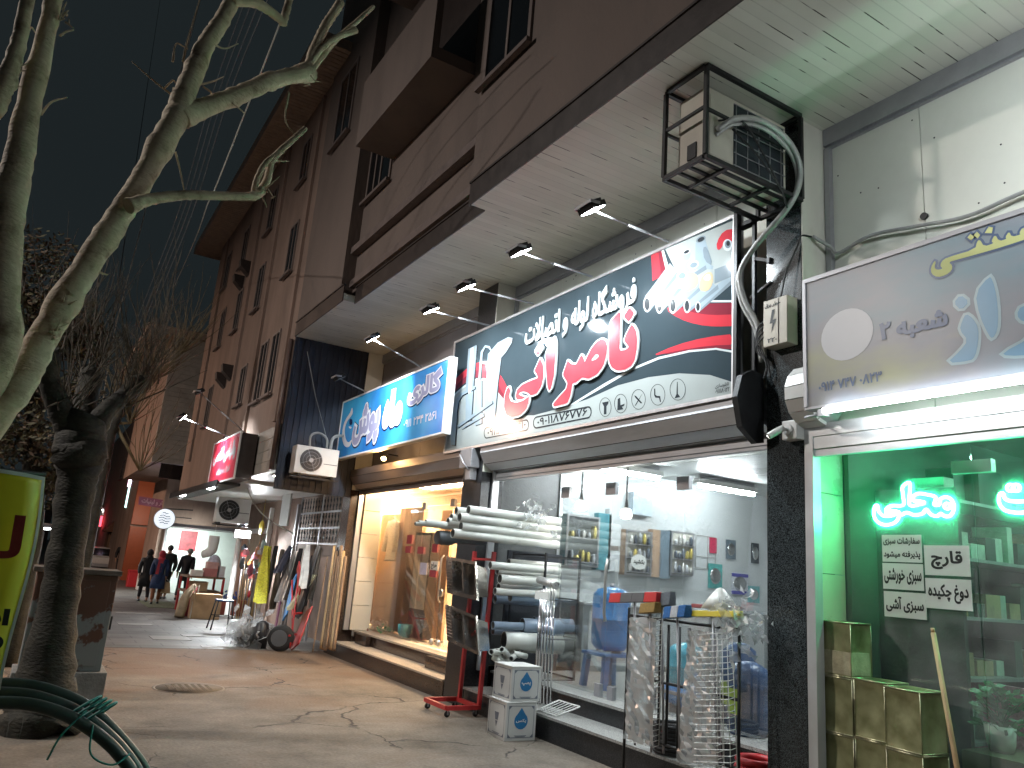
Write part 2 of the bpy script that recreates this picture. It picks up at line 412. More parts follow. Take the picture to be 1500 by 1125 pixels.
# ------------------------------------------------------------------ ground
def concrete():
    m, nt, b = _new('cracked stained concrete'); L = nt.links.new
    t = N(nt, 'ShaderNodeTexCoord')
    n = N(nt, 'ShaderNodeTexNoise'); n.inputs['Scale'].default_value = 1.1; n.inputs['Detail'].default_value = 10; n.inputs['Roughness'].default_value = .68; L(t.outputs['Object'], n.inputs['Vector'])
    r = N(nt, 'ShaderNodeValToRGB'); e = r.color_ramp.elements
    e[0].position = .28; e[0].color = (.055, .043, .033, 1); e[1].position = .72; e[1].color = (.225, .192, .155, 1)
    k = e.new(.48); k.color = (.145, .121, .096, 1)
    L(n.outputs['Fac'], r.inputs['Fac'])
    # brown mud patches, by noise
    n2 = N(nt, 'ShaderNodeTexNoise'); n2.inputs['Scale'].default_value = .55; n2.inputs['Detail'].default_value = 7; n2.inputs['Roughness'].default_value = .6; n2.inputs['Distortion'].default_value = .6
    mp = N(nt, 'ShaderNodeMapping'); mp.inputs['Scale'].default_value = (.8, 1.3, 1); mp.inputs['Location'].default_value = (3.1, 1.7, 0); L(t.outputs['Object'], mp.inputs['Vector']); L(mp.outputs[0], n2.inputs['Vector'])
    sp = N(nt, 'ShaderNodeSeparateXYZ'); L(t.outputs['Object'], sp.inputs[0])
    band = N(nt, 'ShaderNodeMapRange'); band.interpolation_type = 'SMOOTHSTEP'; band.inputs[1].default_value = 9.0; band.inputs[2].default_value = 13.5; L(sp.outputs['Y'], band.inputs[0])
    ad = N(nt, 'ShaderNodeMath', operation='MULTIPLY_ADD'); L(band.outputs[0], ad.inputs[0]); ad.inputs[1].default_value = .27; L(n2.outputs['Fac'], ad.inputs[2])
    r2 = N(nt, 'ShaderNodeValToRGB'); r2.color_ramp.elements[0].position = .56; r2.color_ramp.elements[1].position = .74; r2.color_ramp.elements[0].color = (0, 0, 0, 1); r2.color_ramp.elements[1].color = (.9, .9, .9, 1)
    L(ad.outputs[0], r2.inputs['Fac'])
    mx = N(nt, 'ShaderNodeMixRGB'); L(r2.outputs[0], mx.inputs[0]); L(r.outputs[0], mx.inputs[1]); mx.inputs[2].default_value = (.125, .078, .048, 1)
    # cracks
    n4 = N(nt, 'ShaderNodeTexNoise'); n4.inputs['Scale'].default_value = 1.4; n4.inputs['Detail'].default_value = 6; L(t.outputs['Object'], n4.inputs['Vector'])
    va = N(nt, 'ShaderNodeVectorMath', operation='MULTIPLY_ADD'); L(n4.outputs['Color'], va.inputs[0]); va.inputs[1].default_value = (.9, .9, 0); L(t.outputs['Object'], va.inputs[2])
    vo = N(nt, 'ShaderNodeTexVoronoi'); vo.feature = 'DISTANCE_TO_EDGE'; vo.inputs['Scale'].default_value = .52; L(va.outputs[0], vo.inputs['Vector'])
    cr = N(nt, 'ShaderNodeMapRange'); cr.inputs[1].default_value = .002; cr.inputs[2].default_value = .008; cr.inputs[3].default_value = 1; cr.inputs[4].default_value = 0; L(vo.outputs['Distance'], cr.inputs[0])
    n5 = N(nt, 'ShaderNodeTexNoise'); n5.inputs['Scale'].default_value = .8; L(t.outputs['Object'], n5.inputs['Vector'])
    gt = N(nt, 'ShaderNodeMapRange'); gt.inputs[1].default_value = .44; gt.inputs[2].default_value = .56; L(n5.outputs['Fac'], gt.inputs[0])
    mm = N(nt, 'ShaderNodeMath', operation='MULTIPLY'); L(cr.outputs[0], mm.inputs[0]); L(gt.outputs[0], mm.inputs[1])
    mx2 = N(nt, 'ShaderNodeMixRGB'); L(mm.outputs[0], mx2.inputs[0]); L(mx.outputs[0], mx2.inputs[1]); mx2.inputs[2].default_value = (.025, .02, .017, 1)
    # fine specks and crumbs
    n6 = N(nt, 'ShaderNodeTexNoise'); n6.inputs['Scale'].default_value = 34; n6.inputs['Detail'].default_value = 3; L(t.outputs['Object'], n6.inputs['Vector'])
    r6 = N(nt, 'ShaderNodeMapRange'); r6.inputs[1].default_value = .3; r6.inputs[2].default_value = .7; r6.inputs[3].default_value = .78; r6.inputs[4].default_value = 1.22; L(n6.outputs['Fac'], r6.inputs[0])
    mx3 = N(nt, 'ShaderNodeMixRGB', blend_type='MULTIPLY'); mx3.inputs[0].default_value = 1; L(mx2.outputs[0], mx3.inputs[1]); L(r6.outputs[0], mx3.inputs[2])
    L(mx3.outputs[0], b.inputs['Base Color']); b.inputs['Roughness'].default_value = .78
    hs = N(nt, 'ShaderNodeMath', operation='MULTIPLY_ADD'); L(mm.outputs[0], hs.inputs[0]); hs.inputs[1].default_value = -1.2; L(n.outputs['Fac'], hs.inputs[2])
    hs2 = N(nt, 'ShaderNodeMath', operation='MULTIPLY_ADD'); L(n6.outputs['Fac'], hs2.inputs[0]); hs2.inputs[1].default_value = .3; L(hs.outputs[0], hs2.inputs[2])
    bp = N(nt, 'ShaderNodeBump'); bp.inputs['Strength'].default_value = .55; bp.inputs['Distance'].default_value = .03; L(hs2.outputs[0], bp.inputs['Height']); L(bp.outputs[0], b.inputs['Normal'])
    return m
def pavers():
    m, nt, b = _new('grey pavement tiles'); L = nt.links.new
    t = N(nt, 'ShaderNodeTexCoord'); br = N(nt, 'ShaderNodeTexBrick'); L(t.outputs['Object'], br.inputs['Vector'])
    br.inputs['Color1'].default_value = (.125, .115, .105, 1); br.inputs['Color2'].default_value = (.09, .085, .08, 1); br.inputs['Mortar'].default_value = (.055, .05, .047, 1)
    br.inputs['Scale'].default_value = 1; br.inputs['Brick Width'].default_value = .8; br.inputs['Row Height'].default_value = .4; br.inputs['Mortar Size'].default_value = .012
    n = N(nt, 'ShaderNodeTexNoise'); n.inputs['Scale'].default_value = 1.2; n.inputs['Detail'].default_value = 9; L(t.outputs['Object'], n.inputs['Vector'])
    r = N(nt, 'ShaderNodeMapRange'); r.inputs[1].default_value = .3; r.inputs[2].default_value = .7; r.inputs[3].default_value = .55; r.inputs[4].default_value = 1.35; L(n.outputs['Fac'], r.inputs[0])
    mx = N(nt, 'ShaderNodeMixRGB', blend_type='MULTIPLY'); mx.inputs[0].default_value = 1; L(br.outputs['Color'], mx.inputs[1]); L(r.outputs[0], mx.inputs[2])
    L(mx.outputs[0], b.inputs['Base Color']); b.inputs['Roughness'].default_value = .6
    bp = N(nt, 'ShaderNodeBump'); bp.inputs['Strength'].default_value = .6; bp.inputs['Distance'].default_value = .02; L(br.outputs['Fac'], bp.inputs['Height']); bp.invert = True; L(bp.outputs[0], b.inputs['Normal'])
    return m
m_conc = concrete(); m_pav = pavers()
m_asph = mat('asphalt', (.045, .044, .043), .8, var=.35, scale=3, bump=.2, bscale=60)
g = MB(); g.add([(-400, -300, -.16), (400, -300, -.16), (400, 600, -.16), (-400, 600, -.16)], [(0, 1, 2, 3)])
struct(g.build('road', m_asph))
g = MB(); g.box((-.75, -12, -.3), (14, 15.3, 0)); struct(g.build('pavement', m_conc))
g = MB(); g.box((-.75, 15.3, -.3), (14, 130, .003)); struct(g.build('tiled_pavement', m_pav))
m_kerb = mat('kerb stone', (.30, .29, .27), .8, var=.25, bump=.1, stain=.4)
g = MB(); g.box((-.95, -12, -.3), (-.752, 130, .02)); struct(g.build('kerb', m_kerb))
m_lite = mat('pale paving stone', (.21, .20, .185), .65, var=.12, bump=.05)
for i, (x0, y0, x1, y1, lb) in enumerate(((2.35, 16.6, 3.05, 17.25, 'pale square replacement slab set in the dark pavement tiles'), (3.0, 17.3, 3.9, 17.65, 'long pale strip slab beside the square pale slab'), (2.0, 19.4, 2.7, 19.8, 'short pale strip slab in the pavement near the metal cabinet'), (3.05, 15.5, 3.5, 15.75, 'small broken pale slab lying where the tiles meet the concrete'), (2.2, 22.5, 3.3, 22.8, 'narrow pale strip slab in front of the green mat'))):
    g = MB(); g.box((x0, y0, .0), (x1, y1, .012)); tag(g.build('paving_slab', m_lite, bevel=.004, origin=(x0, y0, 0)), lb, 'paving slab')

# manhole
cov = thing('manhole_cover', 'round manhole cover with a worn pale rim in the brown stained concrete', 'manhole cover', (2.1, 11.1, 0))
g = MB(); g.lathe((2.1, 11.1, -.02), [(.44, 0), (.44, .023), (.41, .024), (.405, .02), (.1, .02)], n=40); g.build('rim', mat('worn manhole rim', (.17, .15, .125), .8, var=.3), cov)
m_iron = mat('worn cast iron cover', (.10, .082, .062), .8, .0, var=.3, bump=.2, stain=.5, stain_col=(.15, .10, .06))
g = MB(); g.lathe((2.1, 11.1, -.02), [(.40, 0), (.40, .026), (.01, .027)], n=40)
for i in range(-4, 5):
    for j in range(-4, 5):
        if i * i + j * j < 16: g.box((2.1 + i * .08 - .02, 11.1 + j * .08 - .02, .005), (2.1 + i * .08 + .02, 11.1 + j * .08 + .02, .010))
g.build('lid', m_iron, cov)

# ------------------------------------------------------------------ the shop building
ZS = 5.93
shop = thing('shop_building', 'brown apartment building over a row of lit shops with a white slatted soffit', 'building', (5.2, 9, 0))
def slats():
    m, nt, b = _new('white slatted soffit'); L = nt.links.new
    t = N(nt, 'ShaderNodeTexCoord'); sp = N(nt, 'ShaderNodeSeparateXYZ'); L(t.outputs['Object'], sp.inputs[0])
    dv = N(nt, 'ShaderNodeMath', operation='DIVIDE'); dv.inputs[1].default_value = .1; L(sp.outputs['Y'], dv.inputs[0])
    fr = N(nt, 'ShaderNodeMath', operation='FRACT'); L(dv.outputs[0], fr.inputs[0]); fl = N(nt, 'ShaderNodeMath', operation='FLOOR'); L(dv.outputs[0], fl.inputs[0])
    gp = N(nt, 'ShaderNodeMath', operation='LESS_THAN'); gp.inputs[1].default_value = .09; L(fr.outputs[0], gp.inputs[0])
    # dirt that breaks the joints into dashes
    mp = N(nt, 'ShaderNodeMapping'); mp.inputs['Scale'].default_value = (2.4, 10, 1); L(t.outputs['Object'], mp.inputs[0])
    n = N(nt, 'ShaderNodeTexNoise'); n.inputs['Scale'].default_value = 1.0; n.inputs['Detail'].default_value = 3; L(mp.outputs[0], n.inputs['Vector'])
    th = N(nt, 'ShaderNodeMapRange'); th.inputs[1].default_value = .56; th.inputs[2].default_value = .60; L(n.outputs['Fac'], th.inputs[0])
    mm = N(nt, 'ShaderNodeMath', operation='MULTIPLY'); L(gp.outputs[0], mm.inputs[0]); L(th.outputs[0], mm.inputs[1])
    faint = N(nt, 'ShaderNodeMath', operation='MULTIPLY_ADD'); L(gp.outputs[0], faint.inputs[0]); faint.inputs[1].default_value = .16; L(mm.outputs[0], faint.inputs[2])
    wn_ = N(nt, 'ShaderNodeTexWhiteNoise', noise_dimensions='1D'); L(fl.outputs[0], wn_.inputs['W'])
    n2 = N(nt, 'ShaderNodeTexNoise'); n2.inputs['Scale'].default_value = .9; n2.inputs['Detail'].default_value = 7; L(t.outputs['Object'], n2.inputs['Vector'])
    ad = N(nt, 'ShaderNodeMath', operation='MULTIPLY_ADD'); L(wn_.outputs['Value'], ad.inputs[0]); ad.inputs[1].default_value = .22; L(n2.outputs['Fac'], ad.inputs[2])
    r = N(nt, 'ShaderNodeValToRGB'); r.color_ramp.elements[0].position = .3; r.color_ramp.elements[1].position = .85; r.color_ramp.elements[0].color = (.56, .56, .48, 1); r.color_ramp.elements[1].color = (.78, .78, .70, 1); L(ad.outputs[0], r.inputs['Fac'])
    mx = N(nt, 'ShaderNodeMixRGB'); L(faint.outputs[0], mx.inputs[0]); L(r.outputs[0], mx.inputs[1]); mx.inputs[2].default_value = (.035, .03, .025, 1)
    L(mx.outputs[0], b.inputs['Base Color']); b.inputs['Roughness'].default_value = .45
    bp = N(nt, 'ShaderNodeBump'); bp.inputs['Strength'].default_value = .5; bp.inputs['Distance'].default_value = .01; bp.invert = True; L(gp.outputs[0], bp.inputs['Height']); L(bp.outputs[0], b.inputs['Normal'])
    return m
m_soff = slats()
g = MB()
for (x0, x1, y0, y1) in ((3.665, 6.2, -6, 7.5), (3.875, 6.2, 7.5, 11.9), (3.665, 6.2, 11.9, 14.68)): g.box((x0, y0, ZS), (x1, y1, ZS + .12))
g.build('soffit', m_soff, shop)
# upper walls
g = MB()
g.box((3.66, -6, ZS + .2), (4.2, 7.5, 17)); g.box((3.87, 7.5, ZS + .2), (4.2, 12.1, 17)); g.box((3.66, 12.1, ZS + .125), (4.2, 14.66, 17)); g.box((4.2, -6, ZS + .125), (9, 14.66, 17))
g.build('wall', m_wall, shop)
g = MB()   # dark fascia strips along the soffit edge, double step
for (x, y0, y1) in ((3.66, -6, 7.5), (3.87, 7.5, 11.9), (3.66, 11.9, 14.66)):
    g.box((x - .012, y0, ZS - .02), (x + .003, y1, ZS + .26)); g.box((x - .03, y0, ZS + .26), (x + .02, y1, ZS + .285))
g.build('fascia', m_trim, shop)
g = MB(); g.box((3.79, 7.52, ZS + .30), (3.868, 12.08, ZS + .42)); g.box((3.74, 7.52, ZS + .9), (3.868, 12.08, ZS + 1.02)); g.build('ledge', m_ledge, shop)
m_wfr = mat('dull window frame', (.20, .16, .145), .5, var=.12)
def window(par, X, y0, y1, z0, z1, mull, name='window', dep=.16, fr=.06, sill=True):
    g = MB(); gg = MB()
    g.box((X - .03, y0, z0), (X + .02, y0 + fr, z1)); g.box((X - .03, y1 - fr, z0), (X + .02, y1, z1)); g.box((X - .03, y0 + fr, z0), (X + .02, y1 - fr, z0 + fr)); g.box((X - .03, y0 + fr, z1 - fr), (X + .02, y1 - fr, z1))
    for q in mull: g.box((X - .025, y0 + (y1 - y0) * q - fr * .4, z0 + fr), (X + .02, y0 + (y1 - y0) * q + fr * .4, z1 - fr))
    f = g.build(name, m_wfr, par)
    gg.box((X - .012, y0 + fr, z0 + fr), (X - .004, y1 - fr, z1 - fr)); gg.build('pane', m_dwin, f)
    if sill: s_ = MB(); s_.box((X - .10, y0 - .06, z0 - .06), (X - .032, y1 + .06, z0 - .005)); s_.build('sill', m_ledge, f)
    return f
window(shop, 3.87, 10.92, 12.02, 7.8, 9.25, (.45, .7))
window(shop, 3.66, 6.35, 7.42, 7.45, 9.3, (.5,))
window(shop, 3.66, 2.2, 4.2, 7.5, 9.3, (.33, .66))
window(shop, 3.66, 12.9, 13.9, 9.6, 11.2, (.5,))
g = MB(); g.box((3.22, 8.15, 8.14), (3.868, 10.9, 8.32)); g.box((3.22, 8.15, 8.32), (3.32, 10.9, 9.3)); g.build('balcony', m_wall, shop)
g = MB(); g.box((3.862, 8.2, 8.34), (3.869, 10.85, 10.6)); g.build('balcony_door', mat('dark brown door', (.05, .035, .03), .5), shop)
g = MB(); g.box((3.2, 8.1, 11.0), (3.868, 10.9, 11.15)); g.build('upper_balcony', m_wall, shop)

# pillars: polished black front, white plaster on the side that faces the near end
for (y0, y1, mm_) in ((4.06, 4.44, m_granite), (9.42, 9.98, m_granite2), (14.66, 15.1, m_brownstone)):
    g = MB(); g.box((5.2, y0, 0), (5.56, y1, ZS)); p = g.build('pillar', mm_, shop, bevel=.006)
    g = MB(); g.box((5.204, y0 - .012, 3.1), (5.55, y0 - .001, ZS - .003)); g.build('plaster_face', m_plaster, p)
# upper board wall between pillars, beam trim, seams
def boards(y0, y1, mt, seams, z0=3.1):
    g = MB(); ys = [y0] + seams + [y1]
    for a, b in zip(ys[:-1], ys[1:]): g.box((5.56, a + .004, z0), (5.58, b - .004, 5.76))
    o = g.build('board_wall', mt, shop)
    g = MB(); g.box((5.50, y0, 5.76), (5.6, y1, ZS - .002)); g.box((5.53, y0, 5.735), (5.57, y1, 5.758)); g.build('beam_trim', m_alud, shop)
    return o
boards(4.46, 9.40, m_panel, [5.4, 6.35, 7.3, 8.25]); boards(-2, 4.04, m_panel, [.9, 2.1, 3.17]); boards(10.0, 14.64, m_panelgrey, [11.2, 12.4, 13.5])
g = MB()
rr = random.Random(3)
for i in range(60):
    y = rr.uniform(.5, 9.2); z = rr.uniform(4.4, 5.7)
    g.lathe((5.5605, y, z), [(.008, -.001), (.006, -.004)], (1, 0, 0), 6)
g.build('screw_head', m_black, shop)['kind'] = 'stuff'
for (ya, yb_, za) in ((3.985, 4.036, 3.1), (9.36, 9.405, 4)): g = MB(); g.box((5.50, ya, za), (5.553, yb_, 5.73)); g.build('conduit_strip', m_alud, shop)
g = MB(); g.lathe((5.56, 3.17, 4.75), [(.03, 0), (.03, -.02)], (1, 0, 0), 12); g.build('cable_rosette', m_black, shop)
# dark corrugated end wall
def corr():
    m = mat('dark blue corrugated sheet', (.030, .036, .055), .45, .3, var=.2, scale=2, bump=0); return m
g = MB(); x = 3.7; i = 0
while x < 5.2:
    g.box((x, 14.68 + (.0 if i % 2 else .02), 2.95), (min(5.2, x + .06), 14.76, ZS)); x += .06; i += 1
g.build('corrugated_wall', corr(), shop)

# steps and floors
def steps(y0, y1, mr, mt, nm):
    g = MB(); g.box((5.2, y0, 0), (14, y1, .235)); g.box((5.6, y0, .235), (14, y1, .44)); o = g.build('step', mr, shop)
    t = MB(); t.box((5.18, y0, .236), (5.6, y1, .262)); t.box((5.575, y0, .441), (14, y1, .47)); t.build('tread', mt, o)
steps(4.46, 9.40, m_granite2, m_tread, 'a'); steps(10.0, 14.64, m_brownstone, m_treadw, 'b')
g = MB(); g.box((5.81, 14.645, .3), (10, 16.19, .47)); g.build('shop_floor', m_treadw, shop)
for (xa, xb, ya, yb_) in ((5.5, 5.62, 13.75, 14.3), (5.45, 5.6, 10.0, 11.15)): g = MB(); g.box((xa, ya, .263), (xb - .03, yb_, .438)); g.build('step_block', m_brownstone, shop, bevel=.004)

# roller shutters
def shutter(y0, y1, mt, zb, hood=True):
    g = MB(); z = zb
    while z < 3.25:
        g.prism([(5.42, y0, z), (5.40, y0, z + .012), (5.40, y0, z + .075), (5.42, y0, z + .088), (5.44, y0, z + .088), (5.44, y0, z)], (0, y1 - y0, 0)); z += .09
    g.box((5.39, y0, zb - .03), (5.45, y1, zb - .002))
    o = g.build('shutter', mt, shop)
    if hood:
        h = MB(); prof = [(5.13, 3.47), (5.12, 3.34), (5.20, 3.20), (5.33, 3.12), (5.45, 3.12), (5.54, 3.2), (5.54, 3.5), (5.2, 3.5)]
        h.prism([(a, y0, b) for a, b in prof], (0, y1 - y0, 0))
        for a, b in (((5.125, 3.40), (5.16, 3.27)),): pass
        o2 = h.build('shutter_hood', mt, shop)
        ln = MB()
        for a, b in ((5.121, 3.34), (5.2, 3.199), (5.33, 3.119)): ln.bar((a, y0 + .003, b), (a, y1 - .003, b), .007)
        ln.build('hood_seam', m_black, o2)
    return o
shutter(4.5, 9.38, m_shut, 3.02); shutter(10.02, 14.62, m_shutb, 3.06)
for y0 in (4.452, 9.365, 10.0, 14.60): g = MB(); g.box((5.36, y0, .47), (5.46, y0 + .045, 3.15)); g.build('shutter_track', m_alu, shop)
# hexagonal shutter end plates beside the pillars
g = MB(); hexp = [(4.92, 3.55), (4.86, 3.35), (4.92, 3.1), (5.1, 2.98), (5.19, 3.0), (5.19, 3.6), (5.05, 3.62)]
g.prism([(a, 4.46, b) for a, b in hexp], (0, .06, 0)); g.build('shutter_end_plate', m_black, shop)
g = MB(); g.box((5.05, 9.5, 3.15), (5.195, 9.85, 3.42)); g.box((5.08, 9.55, 2.98), (5.19, 9.7, 3.15)); g.tube([(5.1, 9.6, 3.1), (5.0, 9.62, 3.2), (5.02, 9.8, 3.35)], .012); g.build('shutter_motor', m_alud, shop, bevel=.01)

# pipe shop room
m_shopw = mat('glossy white wall panel', (.52, .55, .56), .22, var=.03, scale=1.5, bump=.01)
m_shopc = mat('wrinkled plastic ceiling', (.45, .47, .46), .4, var=.2, scale=3, bump=.25, bscale=5)
m_floor = mat('worn shop floor', (.22, .22, .21), .45, var=.2)
g = MB(); g.box((6.86, 9.86, .47), (13.2, 9.95, 3.6)); g.box((13.2, 4.4, .47), (13.3, 9.86, 3.6)); g.box((5.6, 4.3, .47), (13.2, 4.40, 3.6)); g.build('shop_wall', m_shopw, shop)
g = MB(); g.box((5.62, 4.4, 3.5), (13.2, 9.86, 3.6)); g.build('shop_ceiling', m_shopc, shop)
g = MB(); g.box((5.6, 9.9, .47), (6.855, 9.97, 3.6)); g.build('side_wall', mat('dim grey side wall', (.085, .09, .09), .5, var=.25), shop)
# shop glass in three leaves with a transom
gw = MB(); XG = 5.80
for (y0, y1, z0, z1) in ((7.28, 8.28, .49, 2.84), (6.05, 7.27, .49, 2.84), (4.5, 6.04, .49, 2.84), (4.5, 8.28, 2.85, 3.1)): gw.box((XG, y0, z0), (XG + .010, y1, z1))
shopglass = gw.build('shop_window', m_glass, shop)
for (y, z, h_) in ((8.2, 2.84, .09), (7.27, 2.84, .09), (6.05, 2.84, .09), (7.35, .56, .05), (7.12, .56, .05)): g = MB(); g.box((XG - .02, y - h_, z - .09), (XG + .03, y + h_, z + .05)); g.build('glass_clamp', m_alud, shopglass)
g = MB(); g.tube([(XG - .05, 7.22, 1.3), (XG - .07, 7.22, 1.4), (XG - .07, 7.22, 1.9), (XG - .05, 7.22, 2.0)], .018)
g.bar((XG - .03, 7.05, 2.12), (XG - .03, 7.2, 2.12), .03, .05); g.build('door_handle', m_steel, shopglass)

# orange clothes shop room
m_cream = mat('cream wall tile', (.70, .59, .44), .3, var=.05, scale=2, bump=.02)
m_bwood = mat('brown veneer', (.38, .21, .11), .35, var=.18, scale=2.5, bump=.03, stretch=(5, 5, .5))
m_owood = mat('orange veneer', (.52, .31, .17), .35, var=.14, scale=2.5, bump=.03, stretch=(5, 5, .5))
g = MB()
for k in range(6): g.box((5.47, 14.55, .48 + k * .45), (5.86, 14.60, .48 + k * .45 + .442))
g.build('tiled_reveal', m_cream, shop)
g = MB(); g.box((5.86, 16.2, .47), (10, 16.26, 3.5)); g.box((5.80, 14.56, .47), (5.86, 16.26, 3.5)); g.box((10, 9.98, .47), (10.1, 16.2, 3.5)); g.box((5.86, 9.99, .47), (10, 10.03, 3.5)); g.build('shop_wall', m_cream, shop)
g = MB(); g.box((5.6, 10.0, 3.5), (10, 16.2, 3.58)); g.build('shop_ceiling', m_cream, shop)
gw = MB()
for (y0, y1, z0, z1) in ((12.62, 14.52, .49, 2.78), (11.5, 12.6, .49, 2.78), (10.05, 11.48, .49, 2.78), (10.05, 14.52, 2.79, 3.1)): gw.box((5.86, y0, z0), (5.87, y1, z1))
sg2 = gw.build('shop_window', m_glassw, shop)
for (y, z) in ((12.6, 2.8), (11.5, 2.82), (10.9, 2.84)): g = MB(); g.box((5.84, y - .07, z - .07), (5.89, y + .07, z + .05)); g.build('glass_clamp', m_alud, sg2)
for y in (11.75, 11.5): g = MB(); g.lathe((5.84, y, .58), [(.05, 0), (.05, -.03), (.03, -.05)], (1, 0, 0), 12); g.build('floor_hinge', m_steel, sg2)
g = MB(); g.tube([(5.84, 11.62, 1.2), (5.80, 11.62, 1.25), (5.80, 11.62, 1.9), (5.84, 11.62, 1.95)], .016); g.build('door_handle', m_steel, sg2); g = MB(); g.lathe((5.85, 11.6, 1.35), [(.06, 0), (.06, -.03)], (1, 0, 0), 14); g.build('lock', m_steel, sg2)

# green shop room and aluminium shop front
m_gfr = mat('white aluminium frame', (.60, .60, .60), .35, .4, var=.05, bump=.02)
g = MB(); g.box((5.19, 3.97, 0), (5.25, 4.05, 3.25)); g.box((5.25, 3.975, 0), (5.29, 4.04, 3.2)); g.box((5.19, -1.5, 3.0), (5.3, 3.97, 3.1)); g.box((5.2, -1.5, 2.9), (5.27, 3.97, 2.995)); g.box((5.215, -1.5, 2.84), (5.26, 3.97, 2.895)); g.build('shop_front_frame', m_gfr, shop)
g = MB()
for k in range(5): g.box((5.29, 4.042, .02 + k * .64), (5.66, 4.058, .655 + k * .64))
g.build('tiled_reveal', mat('pale yellow tile', (.58, .52, .38), .3, var=.04, bump=.01), shop)
m_gin = mat('pale interior wall', (.17, .21, .19), .5, var=.15, scale=1.5)
g = MB(); g.box((8.6, -1.5, 0), (8.7, 4.0, 3.4)); g.box((5.68, 4.0, 0), (8.6, 4.055, 3.4)); g.box((5.68, -1.5, 3.3), (8.6, 4.0, 3.4)); g.box((5.68, -1.6, 0), (8.6, -1.5, 3.3)); g.build('shop_wall', m_gin, shop)
gw = MB(); gw.box((5.66, 3.0, .12), (5.668, 4.03, 2.95)); gw.box((5.66, .8, .12), (5.668, 2.99, 2.95))
sg3 = gw.build('shop_window', glassm('green shop glass', (.95, .98, .96), 0, .5, .20), shop)  # haze in the glass stands in for the green glow around the neon
g = MB(); g.box((5.63, 2.84, 2.70), (5.69, 3.12, 2.79)); g.build('glass_clamp', m_white, sg3)
g = MB(); g.box((5.66, 2.4, .72), (5.72, 2.44, 1.55)); g.build('door_handle', m_alu, sg3)

# ------------------------------------------------------------------ signboard of the pipe shop
XS = 5.10
SY0, SY1, SZ0, SZ1 = 4.74, 10.45, 3.46, 5.18
def ink(name, col, rough=.08, coat=.0): return mat(name, col, rough, var=.04, scale=2, bump=0, rvar=.03)
i_black = ink('sign black print', (.040, .056, .066)); i_pale = ink('sign pale print', (.34, .37, .36)); i_red = ink('sign red print', (.50, .045, .06)); i_maroon = ink('sign maroon print', (.20, .03, .045))  # sign black lifted towards slate to stand in for veiling glare
i_white = ink('sign white print', (.55, .59, .60)); i_ltgrey = ink('sign grey print', (.19, .23, .26)); i_dkgrey = ink('sign dark grey print', (.035, .04, .045)); i_beige = ink('sign beige print', (.46, .37, .24)); i_mid = ink('sign pale blue print', (.27, .33, .37))
sign = thing('signboard', 'large black red and white lit signboard of a pipe shop above the glass front', 'signboard', (XS, 7.6, SZ0))
g = MB(); g.box((XS, SY0, SZ0), (XS + .09, SY1, SZ1)); g.build('panel', i_black, sign)
g = MB(); t_ = .035
for a, b in (((XS - .012, SY0 - t_, SZ0 - t_), (XS + .1, SY1 + t_, SZ0 - .001)), ((XS - .012, SY0 - t_, SZ1 + .001), (XS + .1, SY1 + t_, SZ1 + t_)), ((XS - .012, SY0 - t_, SZ0), (XS + .1, SY0 - .001, SZ1)), ((XS - .012, SY1 + .001, SZ0), (XS + .1, SY1 + t_, SZ1))): g.box(a, b)
g.build('frame', m_alu, sign)
PM = [i_pale, i_red, i_maroon, i_white, i_ltgrey, i_dkgrey, i_beige, i_mid, i_black]
PALE, RED, MAR, WHT, LG, DG, BEI, MID, BLK = range(9)
z4 = lambda L: [(650 + a / 3.3333, 330 + b / 3.3333) for a, b in L]
z2 = lambda L: [(650 + a / 5.925, 480 + b / 5.921) for a, b in L]
zf = lambda L: [(920 + a / 8.035, 330 + b / 8.035) for a, b in L]
zw = lambda L: [(730 + a / 6.25, 440 + b / 6.25) for a, b in L]
pr = MB()
def P(m, pts, lift, sm=1, clip=True):
    pr.m = m
    lp = pX(pts, XS)
    if sm: lp = chaikin(lp, sm)
    lp = [(min(max(x, -SY1 + .002), -SY0 - .002), min(max(y, SZ0 + .002), SZ1 - .002)) for x, y in lp]
    if area(lp) < 0: lp = lp[::-1]
    put_loops(pr, [lp], (XS, 0, 0), FU, FV, FN, 0, 0, lift)
P(PALE, z4([(5, 1110), (5, 860), (45, 838), (90, 790), (160, 748), (215, 745), (262, 790), (300, 862), (335, 930), (440, 928), (560, 896), (700, 850), (850, 782), (1000, 742), (1150, 723), (1300, 731), (1440, 758), (1440, 830), (750, 960), (15, 1120)]), .001, 0)
P(PALE, z4([(1072, 118), (1100, 60), (1450, -40), (1450, 250), (1250, 330), (1105, 240)]), .001, 0)
P(BLK, z4([(1070, 112), (1082, 108), (1130, 215), (1105, 232)]), .0014, 0); P(WHT, z4([(1064, 112), (1075, 108), (1106, 228), (1090, 240)]), .0018, 0)
P(RED, z4([(1015, 120), (1048, 108), (1062, 250), (1020, 272)]), .0014, 0); P(MAR, z4([(1048, 108), (1066, 104), (1090, 238), (1062, 252)]), .0014, 0)
P(MAR, z4([(1100, 395), (1180, 425), (1300, 440), (1440, 436), (1440, 368), (1300, 382), (1180, 390)]), .0012, 0)
P(RED, z4([(1080, 408), (1150, 457), (1240, 486), (1330, 496), (1440, 490), (1440, 434), (1300, 440), (1200, 424), (1130, 392)]), .0016)
P(WHT, z4([(1290, 366), (1360, 366), (1440, 356), (1440, 366), (1360, 376), (1300, 376)]), .0018, 0)
P(RED, z4([(1005, 642), (1130, 586), (1280, 546), (1440, 528), (1440, 582), (1290, 588), (1140, 612)]), .0016); P(MAR, z4([(1060, 632), (1140, 612), (1290, 588), (1440, 582), (1440, 604), (1290, 604), (1160, 622)]), .0012)
